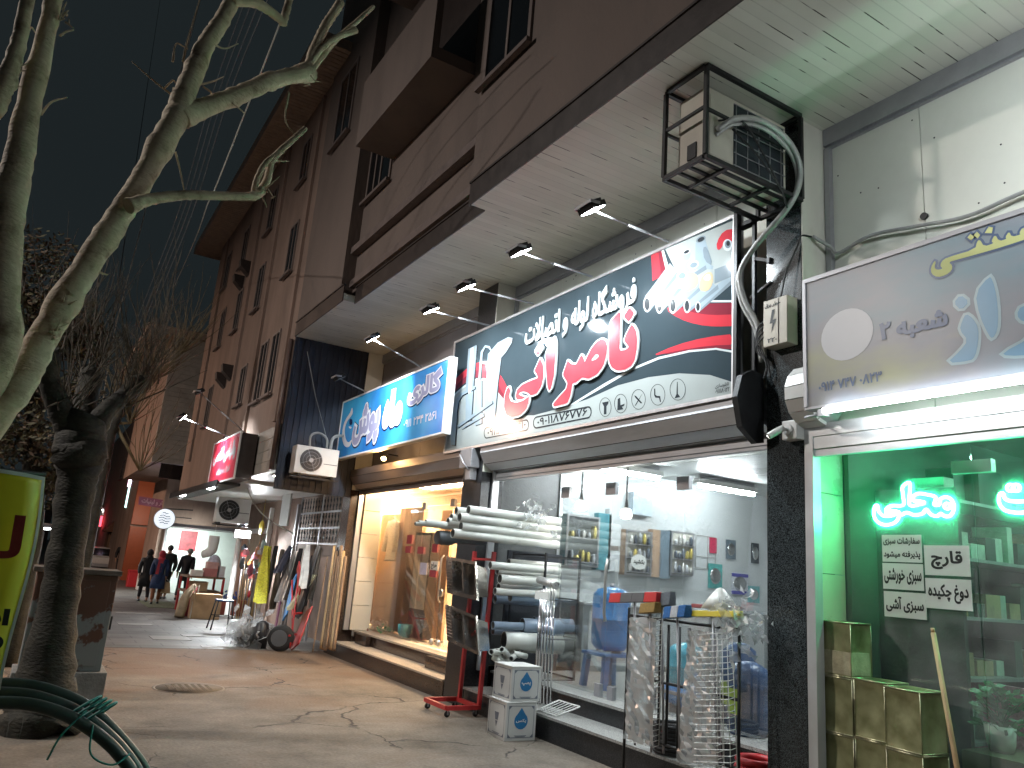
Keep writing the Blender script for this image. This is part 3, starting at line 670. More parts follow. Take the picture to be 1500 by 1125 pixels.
P(WHT, z4([(640, 872), (790, 785), (920, 708), (1050, 655), (1200, 620), (1330, 608), (1440, 614), (1440, 604), (1330, 599), (1200, 610), (1050, 643), (920, 697), (785, 772), (615, 878)]), .0020, 0)
P(RED, z2([(60, 500), (95, 450), (180, 370), (260, 310), (330, 298), (420, 330), (490, 405), (540, 490), (575, 580), (575, 640), (520, 580), (470, 480), (400, 400), (330, 365), (270, 368), (190, 420), (95, 515), (60, 560)]), .0014)
P(MAR, z2([(60, 562), (95, 515), (190, 420), (270, 368), (330, 365), (400, 400), (470, 480), (560, 625), (560, 660), (470, 560), (400, 450), (330, 430), (260, 435), (180, 480), (90, 560), (60, 600)]), .0013)
P(WHT, z2([(60, 620), (90, 575), (180, 500), (260, 448), (330, 438), (390, 458), (390, 470), (330, 452), (262, 462), (182, 515), (92, 592), (60, 640)]), .0018)
# printed window profiles
def prof(pts, lift, dk=True):
    if dk: P(DG, [(a + 1.6, b + 1.0) for a, b in pts], lift - .0002, 0)
    P(MID, pts, lift, 0)
prof(z2([(215, 185), (285, 150), (288, 165), (262, 470), (240, 800), (190, 820), (195, 470)]), .0026)
prof(z2([(300, 470), (322, 210), (360, 152), (400, 160), (420, 200), (408, 200), (390, 178), (362, 172), (340, 215), (318, 470)]), .0028)
prof(z2([(385, 230), (470, 130), (560, 82), (598, 90), (592, 130), (540, 215), (500, 260), (470, 500), (440, 830), (400, 850), (350, 700), (370, 470)]), .0030)
prof(z2([(278, 470), (330, 450), (330, 830), (270, 850)]), .0027)
prof(z2([(62, 1015), (75, 720), (105, 620), (150, 570), (270, 505), (272, 530), (160, 590), (130, 640), (118, 730), (100, 1018)]), .0032)
prof(z2([(115, 850), (420, 630), (425, 655), (120, 872)]), .0034); prof(z2([(150, 880), (345, 735), (350, 770), (160, 880)]), .0035)
P(WHT, z2([(235, 180), (262, 168), (240, 560), (215, 575)]), .0037, 0); P(WHT, z2([(430, 220), (540, 110), (560, 118), (450, 240), (410, 640), (395, 640)]), .0037, 0)
# printed pipes and fittings
for (ex, ey, rx, ry, tx, ty) in ((228, 930, 46, 95, 540, 540), (372, 930, 46, 112, 700, 560), (530, 945, 46, 98, 830, 700), (697, 950, 40, 84, 1000, 720), (826, 962, 32, 64, 1260, 620)):
    P(MID, zf([(ex - rx, ey), (ex - rx * .5, ey - ry), (tx - rx, ty - ry), (tx + 60, ty + 20), (ex + rx * .8, ey + ry * .75), (ex, ey + ry)]), .0022 + ex * 1e-6, 0)
    P(LG, zf([(ex + rx * .5, ey + ry * .9), (ex + rx, ey + ry * .3), (tx + 60, ty - 20), (tx + 70, ty + 30)]), .0032, 0)
    P(WHT, zf([(ex + rx * math.cos(a * PI / 8), ey + ry * math.sin(a * PI / 8)) for a in range(16)]), .0036, 0)
    P(DG, zf([(ex + rx * .68 * math.cos(a * PI / 8), ey + ry * .76 * math.sin(a * PI / 8)) for a in range(16)]), .0039, 0)
def ov(cx, cy, rx, ry, m, lift, rot=0.): P(m, zf([(cx + rx * math.cos(t) * math.cos(rot) - ry * math.sin(t) * math.sin(rot), cy + rx * math.cos(t) * math.sin(rot) + ry * math.sin(t) * math.cos(rot)) for t in [k * PI / 9 for k in range(18)]]), lift, 0)
P(MID, zf([(800, 185), (905, 140), (935, 250), (1010, 490), (800, 560), (795, 310)]), .0040); P(LG, zf([(880, 260), (935, 250), (1010, 490), (900, 420)]), .0042); ov(860, 165, 62, 34, LG, .0044, -.5); ov(862, 168, 44, 24, DG, .0046, -.5)
P(MID, zf([(645, 340), (740, 300), (730, 400), (665, 430)]), .0041); ov(692, 312, 50, 28, WHT, .0044, -.5); ov(692, 314, 36, 18, DG, .0046, -.5)
P(MID, zf([(660, 500), (700, 420), (840, 400), (830, 520), (700, 540)]), .0043); ov(770, 465, 70, 50, WHT, .0045, -.4); ov(775, 470, 46, 32, LG, .0047, -.4)
P(LG, zf([(780, 560), (920, 470), (930, 520), (820, 590)]), .0045, 0); P(MID, zf([(840, 425), (1010, 480), (1000, 520), (930, 520)]), .0044, 0)
P(WHT, zf([(570, 600), (600, 550), (700, 540), (690, 640), (650, 750), (575, 740)]), .0048); ov(640, 595, 44, 36, LG, .0050, -.5)
P(BEI, zf([(690, 560), (740, 545), (830, 590), (830, 720), (700, 790), (645, 770)]), .0049); P(BEI, zf([(560, 480), (640, 470), (650, 540), (560, 570)]), .0047); P(BEI, zf([(840, 770), (850, 640), (930, 550), (1000, 555), (1005, 690), (940, 785)]), .0050)
P(WHT, zf([(880, 640), (930, 575), (975, 585), (970, 660)]), .0052); P(LG, zf([(1020, 520), (1230, 440), (1240, 600), (1020, 690)]), .0038, 0)
P(RED, zf([(1045, 200), (1130, 60), (1260, 40), (1260, 190), (1150, 180), (1090, 290), (1050, 290)]), .0044); ov(1175, 235, 56, 70, WHT, .0047); ov(1178, 225, 36, 48, LG, .0049); ov(1182, 215, 22, 30, DG, .0051)
# icons in rings, phone frames
def ring(cx, cy, rx, ry, w_, m, lift):
    lo = pX([(cx + rx * math.cos(t), cy + ry * math.sin(t)) for t in [k * PI / 14 for k in range(28)]], XS); li = pX([(cx + (rx - w_) * math.cos(t), cy + (ry - w_) * math.sin(t)) for t in [k * PI / 14 for k in range(28)]], XS)
    if area(lo) < 0: lo = lo[::-1]
    if area(li) > 0: li = li[::-1]
    pr.m = m; put_loops(pr, [lo, li], (XS, 0, 0), FU, FV, FN, 0, 0, lift)
zi = lambda L: [(860 + a / 6.522, 540 + b / 6.522) for a, b in L]
for cx, cy, rx, ry in ((176, 368, 58, 92), (323, 334, 62, 92), (493, 294, 68, 97), (677, 250, 71, 102), (868, 200, 76, 104)): ring(860 + cx / 6.522, 540 + cy / 6.522, rx / 6.522, ry / 6.522, .75, DG, .003)
for L_ in ([(145, 325), (208, 312), (205, 335), (188, 360), (187, 435), (162, 438), (163, 362)], [(295, 290), (318, 278), (322, 350), (362, 335), (355, 355), (335, 365), (348, 388), (290, 398)], [(452, 255), (470, 262), (530, 330), (515, 333), (465, 280)], [(535, 232), (470, 350), (455, 360), (478, 318)], [(643, 192), (653, 190), (655, 250), (670, 262), (700, 262), (708, 318), (698, 318), (690, 280), (655, 278), (643, 255)], [(861, 128), (867, 127), (869, 240), (892, 272), (838, 284), (856, 244)]): P(DG, zi(L_), .0032, 0)
def rrect(px, lift, w_=1.0):
    (x0, y0), (x1, y1), h = px
    out = []; inn = []
    def pt(u, v): return (x0 + (x1 - x0) * u, y0 + (y1 - y0) * u + v * h)
    for k in range(8): t = PI / 2 + k * PI / 7; out.append(pt(.06 + .06 * math.cos(t), -.5 * math.sin(t)))
    for k in range(8): t = -PI / 2 + k * PI / 7; out.append(pt(.94 + .06 * math.cos(t), -.5 * math.sin(t)))
    cx = sum(p[0] for p in out) / 16; cy = sum(p[1] for p in out) / 16
    lo = pX(out, XS)
    if area(lo) < 0: lo = lo[::-1]
    li = offset_loop(lo, -.018)[::-1]
    pr.m = DG; put_loops(pr, [lo, li], (XS, 0, 0), FU, FV, FN, 0, 0, lift)
rrect(((709, 635), (775, 622), 17), .003); rrect(((781, 620), (867, 603), 18), .003)
def text_px(mb, s, bl, br, top, X, bold, lift):      # text between two baseline pixels, up to the top pixel (above bl)
    a = aX(*bl, X); b = aX(*br, X); c = aX(*top, X)
    wd = a.y - b.y; zlo = (a.z + b.z) / 2
    put_text(mb, s, (X, a.y, zlo), wd, c.z - zlo, FU, FV, FN, bold, lift)
pr.m = DG
text_px(pr, '۰۹۱۱۸۴۷۹۴۱۰', (714, 639), (770, 628), (714, 628), XS, .02, .0035); text_px(pr, '۰۹۰۱۱۸۷۶۷۷۶', (787, 624), (860, 609), (787, 613), XS, .02, .0035)
text_px(pr, 'تابلوسازی', (1048, 570), (1068, 566), (1049, 563), XS, .01, .0035); text_px(pr, '۰۹۱۱۱۸۰۱۲۲', (1048, 577), (1069, 573), (1048, 571), XS, .01, .0035)
pr.build('printed_face', PM, sign)
# raised lettering
big = [[(1222, 70), (1268, 125), (1216, 205), (1168, 155)],
       [(1140, 97), (1042, 205), (1033, 400), (1035, 570), (1060, 620), (1105, 648), (1180, 640), (1240, 605), (1272, 550), (1288, 460), (1294, 370), (1285, 290), (1258, 240), (1240, 228), (1205, 290), (1170, 370), (1218, 432), (1185, 460), (1140, 465), (1130, 440), (1135, 300)],
       [(655, 552), (690, 590), (735, 592), (760, 540), (780, 503), (800, 530), (812, 572), (830, 530), (870, 450), (920, 385), (970, 358), (1005, 375), (1020, 430), (1010, 510), (985, 600), (930, 680), (850, 722), (790, 712), (760, 730), (735, 755), (700, 765), (690, 830), (680, 880), (655, 945), (530, 978), (520, 955), (560, 905), (640, 820), (655, 760), (610, 685), (640, 600)],
       [(530, 338), (452, 485), (458, 640), (468, 790), (485, 834), (505, 800), (530, 690), (543, 520), (545, 380)],
       [(400, 398), (428, 440), (382, 510), (355, 465)],
       [(403, 530), (432, 600), (434, 700), (415, 790), (375, 855), (318, 877), (290, 850), (250, 836), (215, 848), (205, 865), (235, 880), (270, 890), (240, 908), (190, 914), (178, 880), (190, 825), (235, 778), (310, 742), (385, 715), (372, 680), (350, 650), (378, 590)],
       [(302, 880), (300, 935), (275, 1005), (215, 1058), (140, 1075), (92, 1048), (72, 980), (78, 880), (100, 810), (120, 795), (130, 830), (118, 885), (138, 930), (185, 942), (245, 924), (280, 900)]]
hole = [(866, 562), (905, 503), (935, 498), (942, 520), (915, 547)]
def densify(lp, k=3):
    out = []
    for i in range(len(lp)):
        a, b = lp[i], lp[(i + 1) % len(lp)]
        for t in range(k): out.append((a[0] + (b[0] - a[0]) * t / k, a[1] + (b[1] - a[1]) * t / k))
    return out
BL = []
for p_ in big:
    lp = chaikin(densify(pX(zw(p_), XS), 2), 2)
    if area(lp) < 0: lp = lp[::-1]
    BL.append(lp)
ho = chaikin(pX(zw(hole), XS), 2)
if area(ho) > 0: ho = ho[::-1]
lt = MB()
def raised(mb, loops, lift, depth):      # face plus side walls
    put_loops(mb, loops, (XS, 0, 0), FU, FV, FN, 0, 0, lift)
    for l in loops:
        n = len(l); A = [V((XS - lift, -p[0], p[1])) for p in l]; B = [V((XS - lift + depth, -p[0], p[1])) for p in l]
        mb.add(A + B, [(i, (i + 1) % n, n + (i + 1) % n, n + i) for i in range(n)])
for q, lp in enumerate(BL):
    ex = [ho] if q == 2 else []
    lt.m = 1; raised(lt, [offset_loop(lp, .022)] + [offset_loop(h, .018) for h in ex], .030 + q * .0004, .02)
    lt.m = 0; put_loops(lt, [lp] + ex, (XS, 0, 0), FU, FV, FN, 0, 0, .034 + q * .0004)
lt.build('large_lettering', [mat('red acrylic letter', (.60, .055, .075), .2, var=.03, bump=0), i_white], sign)
lt = MB(); lt.m = 0
s_ = 'فروشگاه لوله و اتصالات'
a = aX(772, 487, XS); b = aX(934, 432, XS)
put_text(lt, s_, (XS, a.y, 4.60), a.y - b.y, .44, FU, FV, FN, .026, .026)
o = lt.build('small_lettering', i_white, sign); sd = o.modifiers.new('depth', 'SOLIDIFY'); sd.thickness = .018; sd.offset = -1
# steel post and brackets beside the sign
pst = thing('sign_post_frame', 'thin black steel posts and brackets at the near end of the large sign', 'steel frame', (5.1, 4.62, 3.4))
g = MB(); g.box((5.06, 4.66, 3.36), (5.12, 4.70, 5.25)); g.build('outer_post', m_black, pst)
g = MB(); g.box((5.15, 4.53, 3.5), (5.185, 4.56, 5.1)); g.box((5.1, 4.53, 5.06), (5.185, 4.7, 5.1)); g.build('inner_post', m_black, pst)
g = MB(); g.bar((5.17, 4.54, 4.72), (5.19, 4.40, 4.66), .03); g.bar((5.17, 4.6, 4.35), (5.19, 4.38, 4.45), .02); g.box((5.17, 4.38, 4.635), (5.198, 4.41, 4.685)); g.build('bracket', m_black, pst)

# ------------------------------------------------------------------ blue signboard
XB = 4.80
bs = thing('signboard', 'bright blue signboard of a clothes gallery with white outlined letters and a crescent', 'signboard', (XB, 12.2, 3.7))
A_, B_, C_, D_ = [aX(*p, XB) for p in ((502.4, 589.6), (663.5, 525.6), (654, 632), (494, 670.4))]
by1, by0, bz0, bz1 = (A_.y + D_.y) / 2, (B_.y + C_.y) / 2 + .14, (C_.z + D_.z) / 2, (A_.z + B_.z) / 2
def bluep():
    m, nt, b = _new('blue printed vinyl'); L = nt.links.new
    t = N(nt, 'ShaderNodeTexCoord'); n = N(nt, 'ShaderNodeTexNoise'); n.inputs['Scale'].default_value = .55; n.inputs['Detail'].default_value = 4; L(t.outputs['Object'], n.inputs['Vector'])
    r = N(nt, 'ShaderNodeValToRGB'); r.color_ramp.elements[0].position = .38; r.color_ramp.elements[1].position = .66; r.color_ramp.elements[0].color = (.015, .13, .52, 1); r.color_ramp.elements[1].color = (.07, .45, .80, 1)
    L(n.outputs['Fac'], r.inputs['Fac']); L(r.outputs[0], b.inputs['Base Color']); b.inputs['Roughness'].default_value = .18; return m
m_bp = bluep()
g = MB(); g.box((XB, by0, bz0), (XB + .1, by1, bz1)); g.build('panel', m_bp, bs)
g = MB()
for a, b in (((XB - .01, by0 - .07, bz0 - .03), (XB + .11, by1 + .03, bz0 - .001)), ((XB - .01, by0 - .07, bz1 + .001), (XB + .11, by1 + .03, bz1 + .03)), ((XB - .01, by0 - .07, bz0), (XB + .11, by0 - .001, bz1)), ((XB - .01, by1 + .001, bz0), (XB + .11, by1 + .03, bz1))): g.box(a, b)
g.build('frame', m_white, bs)
i_lil = ink('lilac print', (.36, .35, .52)); i_bwh = ink('bright white print', (.80, .80, .84)); i_navy = ink('navy print', (.01, .03, .12))
bt = MB()
bw = by1 - by0; bh = bz1 - bz0
def btext(s, u0, u1, v0, v1, bold):
    for k, (m_, bo) in enumerate(((2, bold + .10), (0, bold + .065), (1, bold))):
        bt.m = m_; w_ = (u1 - u0) * bw; h_ = (v1 - v0) * bh; loops = text_loops(s); xs = [p[0] for l in loops for p in l]; ys = [p[1] for l in loops for p in l]
        sx = w_ / (max(xs) - min(xs)); sy = h_ / (max(ys) - min(ys)); e = (bo - bold)
        put_text(bt, s, (XB, by1 - u0 * bw + e * sx * .6, bz0 + v0 * bh - e * sy * .6 - (.012 if m_ == 2 else 0)), w_ + 1.2 * e * sx, h_ + 1.2 * e * sy, FU, FV, FN, bo, .003 + .002 * k)
btext('ماه پوش', .17, .66, .10, .86, .05)
btext('گالری', .70, .96, .52, .92, .05)
bt.m = 0; put_text(bt, '۰۹۱۱ ۲۳۴ ۲۵۶۱', (XB, by1 - .69 * bw, bz0 + .20 * bh), .26 * bw, .12 * bh, FU, FV, FN, .02, .006)
zb = lambda L: [(480 + a / 5.625, 500 + b / 5.625) for a, b in L]
def bpoly(m_, pts, lift, sm=1):
    bt.m = m_; lp = chaikin(pX(zb(pts), XB), sm)
    if area(lp) < 0: lp = lp[::-1]
    put_loops(bt, [lp], (XB, 0, 0), FU, FV, FN, 0, 0, lift)
bpoly(0, [(205, 535), (212, 590), (190, 625), (160, 660), (140, 730), (150, 810), (175, 840), (205, 800), (192, 860), (160, 878), (130, 850), (118, 780), (130, 690), (160, 625), (188, 590)], .006, 2); bpoly(2, [(182, 640), (206, 640), (206, 690), (180, 690)], .0065); bpoly(0, [(170, 700), (205, 705), (190, 725)], .007)
bt.build('printed_face', [i_bwh, i_lil, i_navy], bs)

# ------------------------------------------------------------------ green shop signboard
XQ = 4.92
gs = thing('signboard', 'pale washed-out signboard over the green lit shop with a long white tube under it', 'signboard', (XQ, 2, 3.1))
def palev():
    m, nt, b = _new('pale blended vinyl print'); L = nt.links.new
    t = N(nt, 'ShaderNodeTexCoord'); mp = N(nt, 'ShaderNodeMapping'); mp.inputs['Scale'].default_value = (1, .8, 2.0); L(t.outputs['Object'], mp.inputs[0])
    n = N(nt, 'ShaderNodeTexNoise'); n.inputs['Scale'].default_value = .9; n.inputs['Detail'].default_value = 5; L(mp.outputs[0], n.inputs['Vector'])
    r = N(nt, 'ShaderNodeValToRGB'); e = r.color_ramp.elements; e[0].position = .3; e[0].color = (.13, .22, .26, 1); e[1].position = .75; e[1].color = (.33, .33, .17, 1); k = e.new(.52); k.color = (.22, .22, .245, 1)
    L(n.outputs['Fac'], r.inputs['Fac']); L(r.outputs[0], b.inputs['Base Color']); b.inputs['Roughness'].default_value = .34; return m
gz0, gz1, gy1, gy0 = 3.17, 4.19, 3.80, -1.2
g = MB(); g.box((XQ, gy0, gz0), (XQ + .09, gy1, gz1)); g.build('panel', palev(), gs)
g = MB(); g.box((XQ - .012, gy0, gz1 + .001), (XQ + .1, gy1 + .03, gz1 + .035)); g.box((XQ - .002, gy0, gz0 - .02), (XQ + .1, gy1 + .03, gz0 - .001)); g.box((XQ - .012, gy1 + .001, gz0), (XQ + .1, gy1 + .03, gz1)); g.build('frame', m_alud, gs)
i_sky = ink('sky blue print', (.12, .26, .38), .3); i_ylw = ink('straw print', (.55, .56, .26)); i_blu = ink('slate blue print', (.05, .09, .18), .34); i_edge = ink('pale edge print', (.30, .40, .43), .3); i_cloud = ink('cloud white print', (.48, .48, .50), .34)
gt = MB()
zg = lambda L: [(1360 + a / 4.3286, 300 + b / 4.327) for a, b in L]
def gpoly(m_, pts, lift, sm=1, bold=0.):
    gt.m = m_; lp = chaikin(pX(zg(pts), XQ), sm)
    if area(lp) < 0: lp = lp[::-1]
    if bold: lp = offset_loop(lp, bold)
    put_loops(gt, [lp], (XQ, 0, 0), FU, FV, FN, 0, 0, lift)
for L_ in ([(388, 452), (300, 560), (325, 700), (385, 830), (410, 850), (440, 800), (446, 700), (435, 580), (410, 480)], [(205, 570), (262, 615), (212, 670), (162, 625)], [(240, 690), (285, 720), (320, 780), (318, 880), (300, 960), (270, 990), (118, 1005), (200, 930), (255, 860), (200, 795), (215, 740)],
           [(800, 560), (760, 600), (590, 640), (560, 700), (600, 745), (700, 740), (640, 850), (470, 940), (500, 960), (700, 950), (820, 900), (900, 800), (900, 560)]):
    gpoly(3, L_, .003, 1, .018); gpoly(0, L_, .005, 1)
yeh = [(40, 358), (50, 362), (40, 400), (60, 415), (95, 405), (78, 392), (85, 360), (120, 335), (300, 283), (312, 232), (330, 222), (355, 266), (420, 245), (400, 235), (425, 188), (450, 232), (500, 218), (490, 205), (515, 170), (530, 205), (590, 190), (578, 180), (600, 145), (640, 150), (640, 210), (590, 230), (400, 290), (180, 350), (130, 365), (155, 385), (150, 420), (110, 448), (60, 460), (22, 440), (18, 400)]
gpoly(2, yeh, .0035, 1, .016); gpoly(1, yeh, .0055, 1)
for L_ in ([(270, 185), (292, 205), (275, 228), (250, 208)], [(310, 172), (332, 192), (315, 215), (290, 195)], [(385, 140), (412, 145), (405, 182), (360, 180)]): gpoly(2, L_, .0037, 0, .014); gpoly(1, L_, .0057, 0)
gt.m = 2; text_px(gt, 'شعبه ۲', (1290, 508), (1390, 480), (1290, 474), XQ, .05, .006)
text_px(gt, '۰۹۱۴ ۷۴۷ ۰۸۲۳', (1200, 577), (1293, 556), (1200, 561), XQ, .03, .006)
c0 = aX(1240, 490, XQ); gt.m = 4; lp = [(-c0.y + .22 * math.cos(k * PI / 14), c0.z + .2 * math.sin(k * PI / 14)) for k in range(28)]; put_loops(gt, [lp], (XQ, 0, 0), FU, FV, FN, 0, 0, .002)
gt.build('printed_face', [i_sky, i_ylw, i_blu, i_edge, i_cloud], gs)
g = MB(); g.tube([(4.895, 3.64, 3.115), (4.895, -.9, 3.115)], .024, 12); tb = g.build('light_tube', m_tube, gs)
g = MB(); g.box((4.9, 3.64, 3.08), (4.96, 3.70, 3.135)); g.tube([(4.93, 3.70, 3.1), (4.95, 3.85, 3.1), (5.1, 3.93, 3.15)], .01); g.build('tube_holder', m_alud, gs)
# slatted roller drum at the left end of that shop front
rd = thing('shutter_drum', 'white slatted half drum of a roller shutter beside the pale sign', 'roller shutter', (5.05, 3.9, 3.2))
g = MB()
for k in range(7):
    a0 = PI * .55 + k * PI / 7.5; a1 = a0 + PI / 7.5 - .03; r_ = .26; c = (5.2, 3.33)
    g.prism([(c[0] + r_ * math.cos(a0), 3.83, c[1] + r_ * math.sin(a0)), (c[0] + r_ * math.cos(a1), 3.83, c[1] + r_ * math.sin(a1)), (c[0] + (r_ - .03) * math.cos(a1), 3.83, c[1] + (r_ - .03) * math.sin(a1)), (c[0] + (r_ - .03) * math.cos(a0), 3.83, c[1] + (r_ - .03) * math.sin(a0))], (0, .21, 0))
g.build('slats', m_white, rd); g = MB(); g.lathe((5.2, 3.84, 3.33), [(.225, 0), (.225, .19)], (0, 1, 0), 20); g.build('core', m_alud, rd)

# ------------------------------------------------------------------ flood lamps on arms
def area_light(name, loc, dirv, sx, sy, power, col, parent=None, spread=2.6):
    l = bpy.data.lights.new(name, 'AREA'); l.shape = 'RECTANGLE'; l.size = sx; l.size_y = sy; l.energy = power; l.color = col; l.spread = spread
    o = bpy.data.objects.new(name, l); COL.objects.link(o); p = V(loc)
    if parent is not None: o.parent = parent; p = p - parent.location
    o.location = p; o.rotation_euler = V(dirv).to_track_quat('-Z', 'Y').to_euler(); return o
LAMP_P = 28
def flood(base, head, lit, label, power=LAMP_P, target=None, spread=2.6):
    base, head = V(base), V(head); t = thing('flood_lamp', label, 'lamp', base, 'flood lamps on arms along the shop signs')
    d = (head - base).normalized()
    g = MB(); g.tube([base, base + (head - base) * .55], .014, 8); g.tube([base + (head - base) * .5, head], .010, 8); g.build('arm', m_alud, t)
    tg = V(target) if target is not None else V((head.x + .6, base.y, head.z - 1.0)); ld = (tg - head).normalized(); u = V((0, 1, 0)); v = ld.cross(u).normalized()
    g = MB(); g.obox(head - ld * .03, u * .12, v * .085, ld * .028)
    for k in range(-3, 4): g.obox(head - ld * .072 + u * .03 * k, u * .004, v * .07, ld * .016)
    g.obox(head - ld * .07 - v * .02, u * .05, v * .03, ld * .03); g.build('housing', m_black, t, bevel=.006)
    g = MB(); g.bar(head + u * .13 - ld * .03, head + u * .13 - v * .1 - ld * .08, .006, .03); g.bar(head - u * .13 - ld * .03, head - u * .13 - v * .1 - ld * .08, .006, .03); g.bar(head + u * .13 - v * .1 - ld * .08, head - u * .13 - v * .1 - ld * .08, .006, .03); g.build('yoke', m_alud, t)
    g = MB(); g.obox(head + ld * .002, u * .105, v * .07, ld * .004); g.build('lens', m_lens if lit else m_lenso, t)
    if lit: area_light('lamp_light', head + ld * .012, ld, .2, .13, power, (.86, .95, 1.0), t, spread)
    return t
flood((5.06, 5.59, 5.22), (4.07, 5.59, 5.25), True, 'brightest lit flood lamp on an arm above the pipes printed on the big sign')
flood((5.06, 6.89, 5.22), (4.06, 6.89, 5.23), True, 'lit flood lamp on an arm above the middle of the big black sign')
flood((5.06, 8.16, 5.22), (4.06, 8.16, 5.18), True, 'lit flood lamp on an arm in front of the dark upper pillar')
flood((5.06, 9.33, 5.20), (4.13, 9.33, 5.19), True, 'lit flood lamp on an arm above the far end of the big black sign')
flood((5.06, 1.45, 4.22), (3.95, 1.45, 5.0), True, 'added flood lamp out of view, lighting the pale sign and the boards above it', 26, (5.0, 1.9, 4.6))  # added beyond the view to brighten pale sign, boards and soffit
flood((4.86, 11.1, 4.86), (4.05, 11.3, 5.2), True, 'black flood lamp on an arm above the middle of the blue sign', 52, (4.78, 12.2, 4.2), 1.5)
flood((4.86, 13.6, 4.86), (4.30, 13.5, 4.98), False, 'unlit flood lamp on an arm against the dark corrugated wall')

# ------------------------------------------------------------------ air conditioner in a steel cage under the soffit
cg = thing('steel_cage', 'black welded steel cage hung under the soffit around an air conditioner', 'cage', (4.5, 4.2, 5.05))
cx0, cx1, cy0, cy1, cz0, cz1 = 3.98, 5.14, 4.00, 4.48, 5.08, 5.91
g = MB(); t_ = .035
for y in (cy0, cy1):
    for z in (cz0, cz1): g.box((cx0, y - t_ / 2, z - t_ / 2), (cx1, y + t_ / 2, z + t_ / 2))
for x in (cx0, cx1):
    for z in (cz0, cz1): g.box((x - t_ / 2, cy0 + t_ / 2, z - t_ / 2 + .001), (x + t_ / 2, cy1 - t_ / 2, z + t_ / 2 - .001))
    for y in (cy0, cy1): g.box((x - t_ / 2 + .001, y - t_ / 2 + .001, cz0 + t_ / 2), (x + t_ / 2 - .001, y + t_ / 2 - .001, cz1 - t_ / 2))
g.build('frame', m_black, cg)
g = MB()
g.box((cx0 + .02, cy0 - .01, 5.50), (cx1 - .02, cy0 + .012, 5.525)); g.box((cx0 - .012, cy0 + .02, 5.52), (cx0 + .012, cy1 - .02, 5.545)); g.box((cx0 + .02, cy1 - .01, 5.50), (cx1 - .02, cy1 + .012, 5.525)); g.build('middle_rail', m_black, cg)
g = MB()
for y in (4.12, 4.24, 4.36): g.box((cx0 + .02, y - .014, cz0 + .018), (cx1 - .02, y + .014, cz0 + .04))
for x in (4.25, 4.75): g.box((x - .016, cy0 + .02, cz0 - .01), (x + .016, cy1 - .02, cz0 + .016))
g.build('base_rail', m_black, cg)
m_aclight = mat('aged cream casing', (.66, .62, .53), .45, var=.06, bump=.02, stain=.25, stain_col=(.28, .24, .19))
ac = thing('air_conditioner', 'cream outdoor air conditioner unit inside the black cage below the soffit', 'air conditioner', (4.6, 4.25, 5.13))
g = MB(); g.box((4.08, 4.10, 5.125), (5.06, 4.42, 5.82)); g.build('casing', m_aclight, ac, bevel=.012)
g = MB(); g.box((4.40, 4.094, 5.18), (5.02, 4.099, 5.78)); cl = g.build('coil', mat('dark coil fins', (.03, .04, .05), .5, .4, var=.2, scale=60, bump=.1), ac)
g = MB()
for k in range(6): g.box((4.39, 4.082, 5.19 + k * .115), (5.03, 4.088, 5.197 + k * .115))
for k in range(5): g.box((4.42 + k * .14, 4.088, 5.18), (4.427 + k * .14, 4.093, 5.78))
g.build('guard_wire', m_alud, ac)
g = MB(); g.box((4.12, 4.092, 5.2), (4.36, 4.099, 5.76)); g.build('service_panel', m_aclight, ac, bevel=.003)
g = MB(); g.box((4.068, 4.2, 5.2), (4.079, 4.3, 5.34)); g.build('valve_cover', m_black, ac)
cd = MB()
path = [(4.17, 4.06, 5.42), (4.30, 3.97, 5.53), (4.6, 3.94, 5.60), (4.92, 3.94, 5.52), (5.06, 3.95, 5.30), (5.02, 4.02, 5.02), (4.98, 4.35, 4.75), (5.0, 4.56, 4.55), (5.05, 4.56, 4.30), (5.12, 4.47, 4.05), (5.17, 4.44, 3.75)]
cd.tube(spline([V(p) for p in path], 8), .026, 10); cd.tube(spline([V(p) + V((.01, .035, -.03)) for p in path], 8), .02, 8)
tag(cd.build('refrigerant_hose', mat('silver wrapped hose', (.40, .40, .39), .45, .3, var=.15, scale=14, bump=.1), origin=(4.6, 4.0, 5.5)), 'thick silver wrapped hose looping from the caged air conditioner down the black pillar', 'hose')
cd = MB(); cd.tube(spline([(4.17, 4.05, 5.50), (4.35, 3.96, 5.52), (4.62, 3.96, 5.3), (4.85, 3.97, 5.05), (4.93, 4.0, 4.98)], 8), .009, 6); cd.tube(spline([(4.28, 4.0, 5.44), (4.5, 3.95, 5.28), (4.78, 3.95, 5.08), (4.95, 4.0, 4.95)], 8), .008, 6)
tag(cd.build('power_cable', m_cabled, origin=(4.5, 3.97, 5.3)), 'thin black cables hanging across the caged air conditioner', 'cable')
# meter box
eb = thing('meter_box', 'cream metal electricity box with a black lightning mark on the black pillar', 'electric box', (5.1, 4.25, 3.8))
ea = [aX(*p, 5.06) for p in ((1118, 437), (1165, 450), (1165, 500), (1118, 505))]
ey1, ey0, ez0, ez1 = ea[0].y, 4.10, 3.80, 4.22
g = MB(); g.box((5.06, ey0, ez0), (5.195, ey1, ez1)); g.build('casing', mat('cream box paint', (.46, .41, .33), .5, var=.08, bump=.02, stain=.25, stain_col=(.3, .25, .19)), eb, bevel=.006)
g = MB(); zz = (ez0 + ez1) / 2; yy = (ey0 + ey1) / 2 + .02
lp = [(-yy - .01, zz + .11), (-yy + .02, zz + .11), (-yy + .0, zz + .02), (-yy + .035, zz + .02), (-yy - .02, zz - .10), (-yy - .005, zz - .01), (-yy - .035, zz - .01)]
put_loops(g, [lp if area(lp) > 0 else lp[::-1]], (5.06, 0, 0), FU, FV, FN, 0, 0, .003)
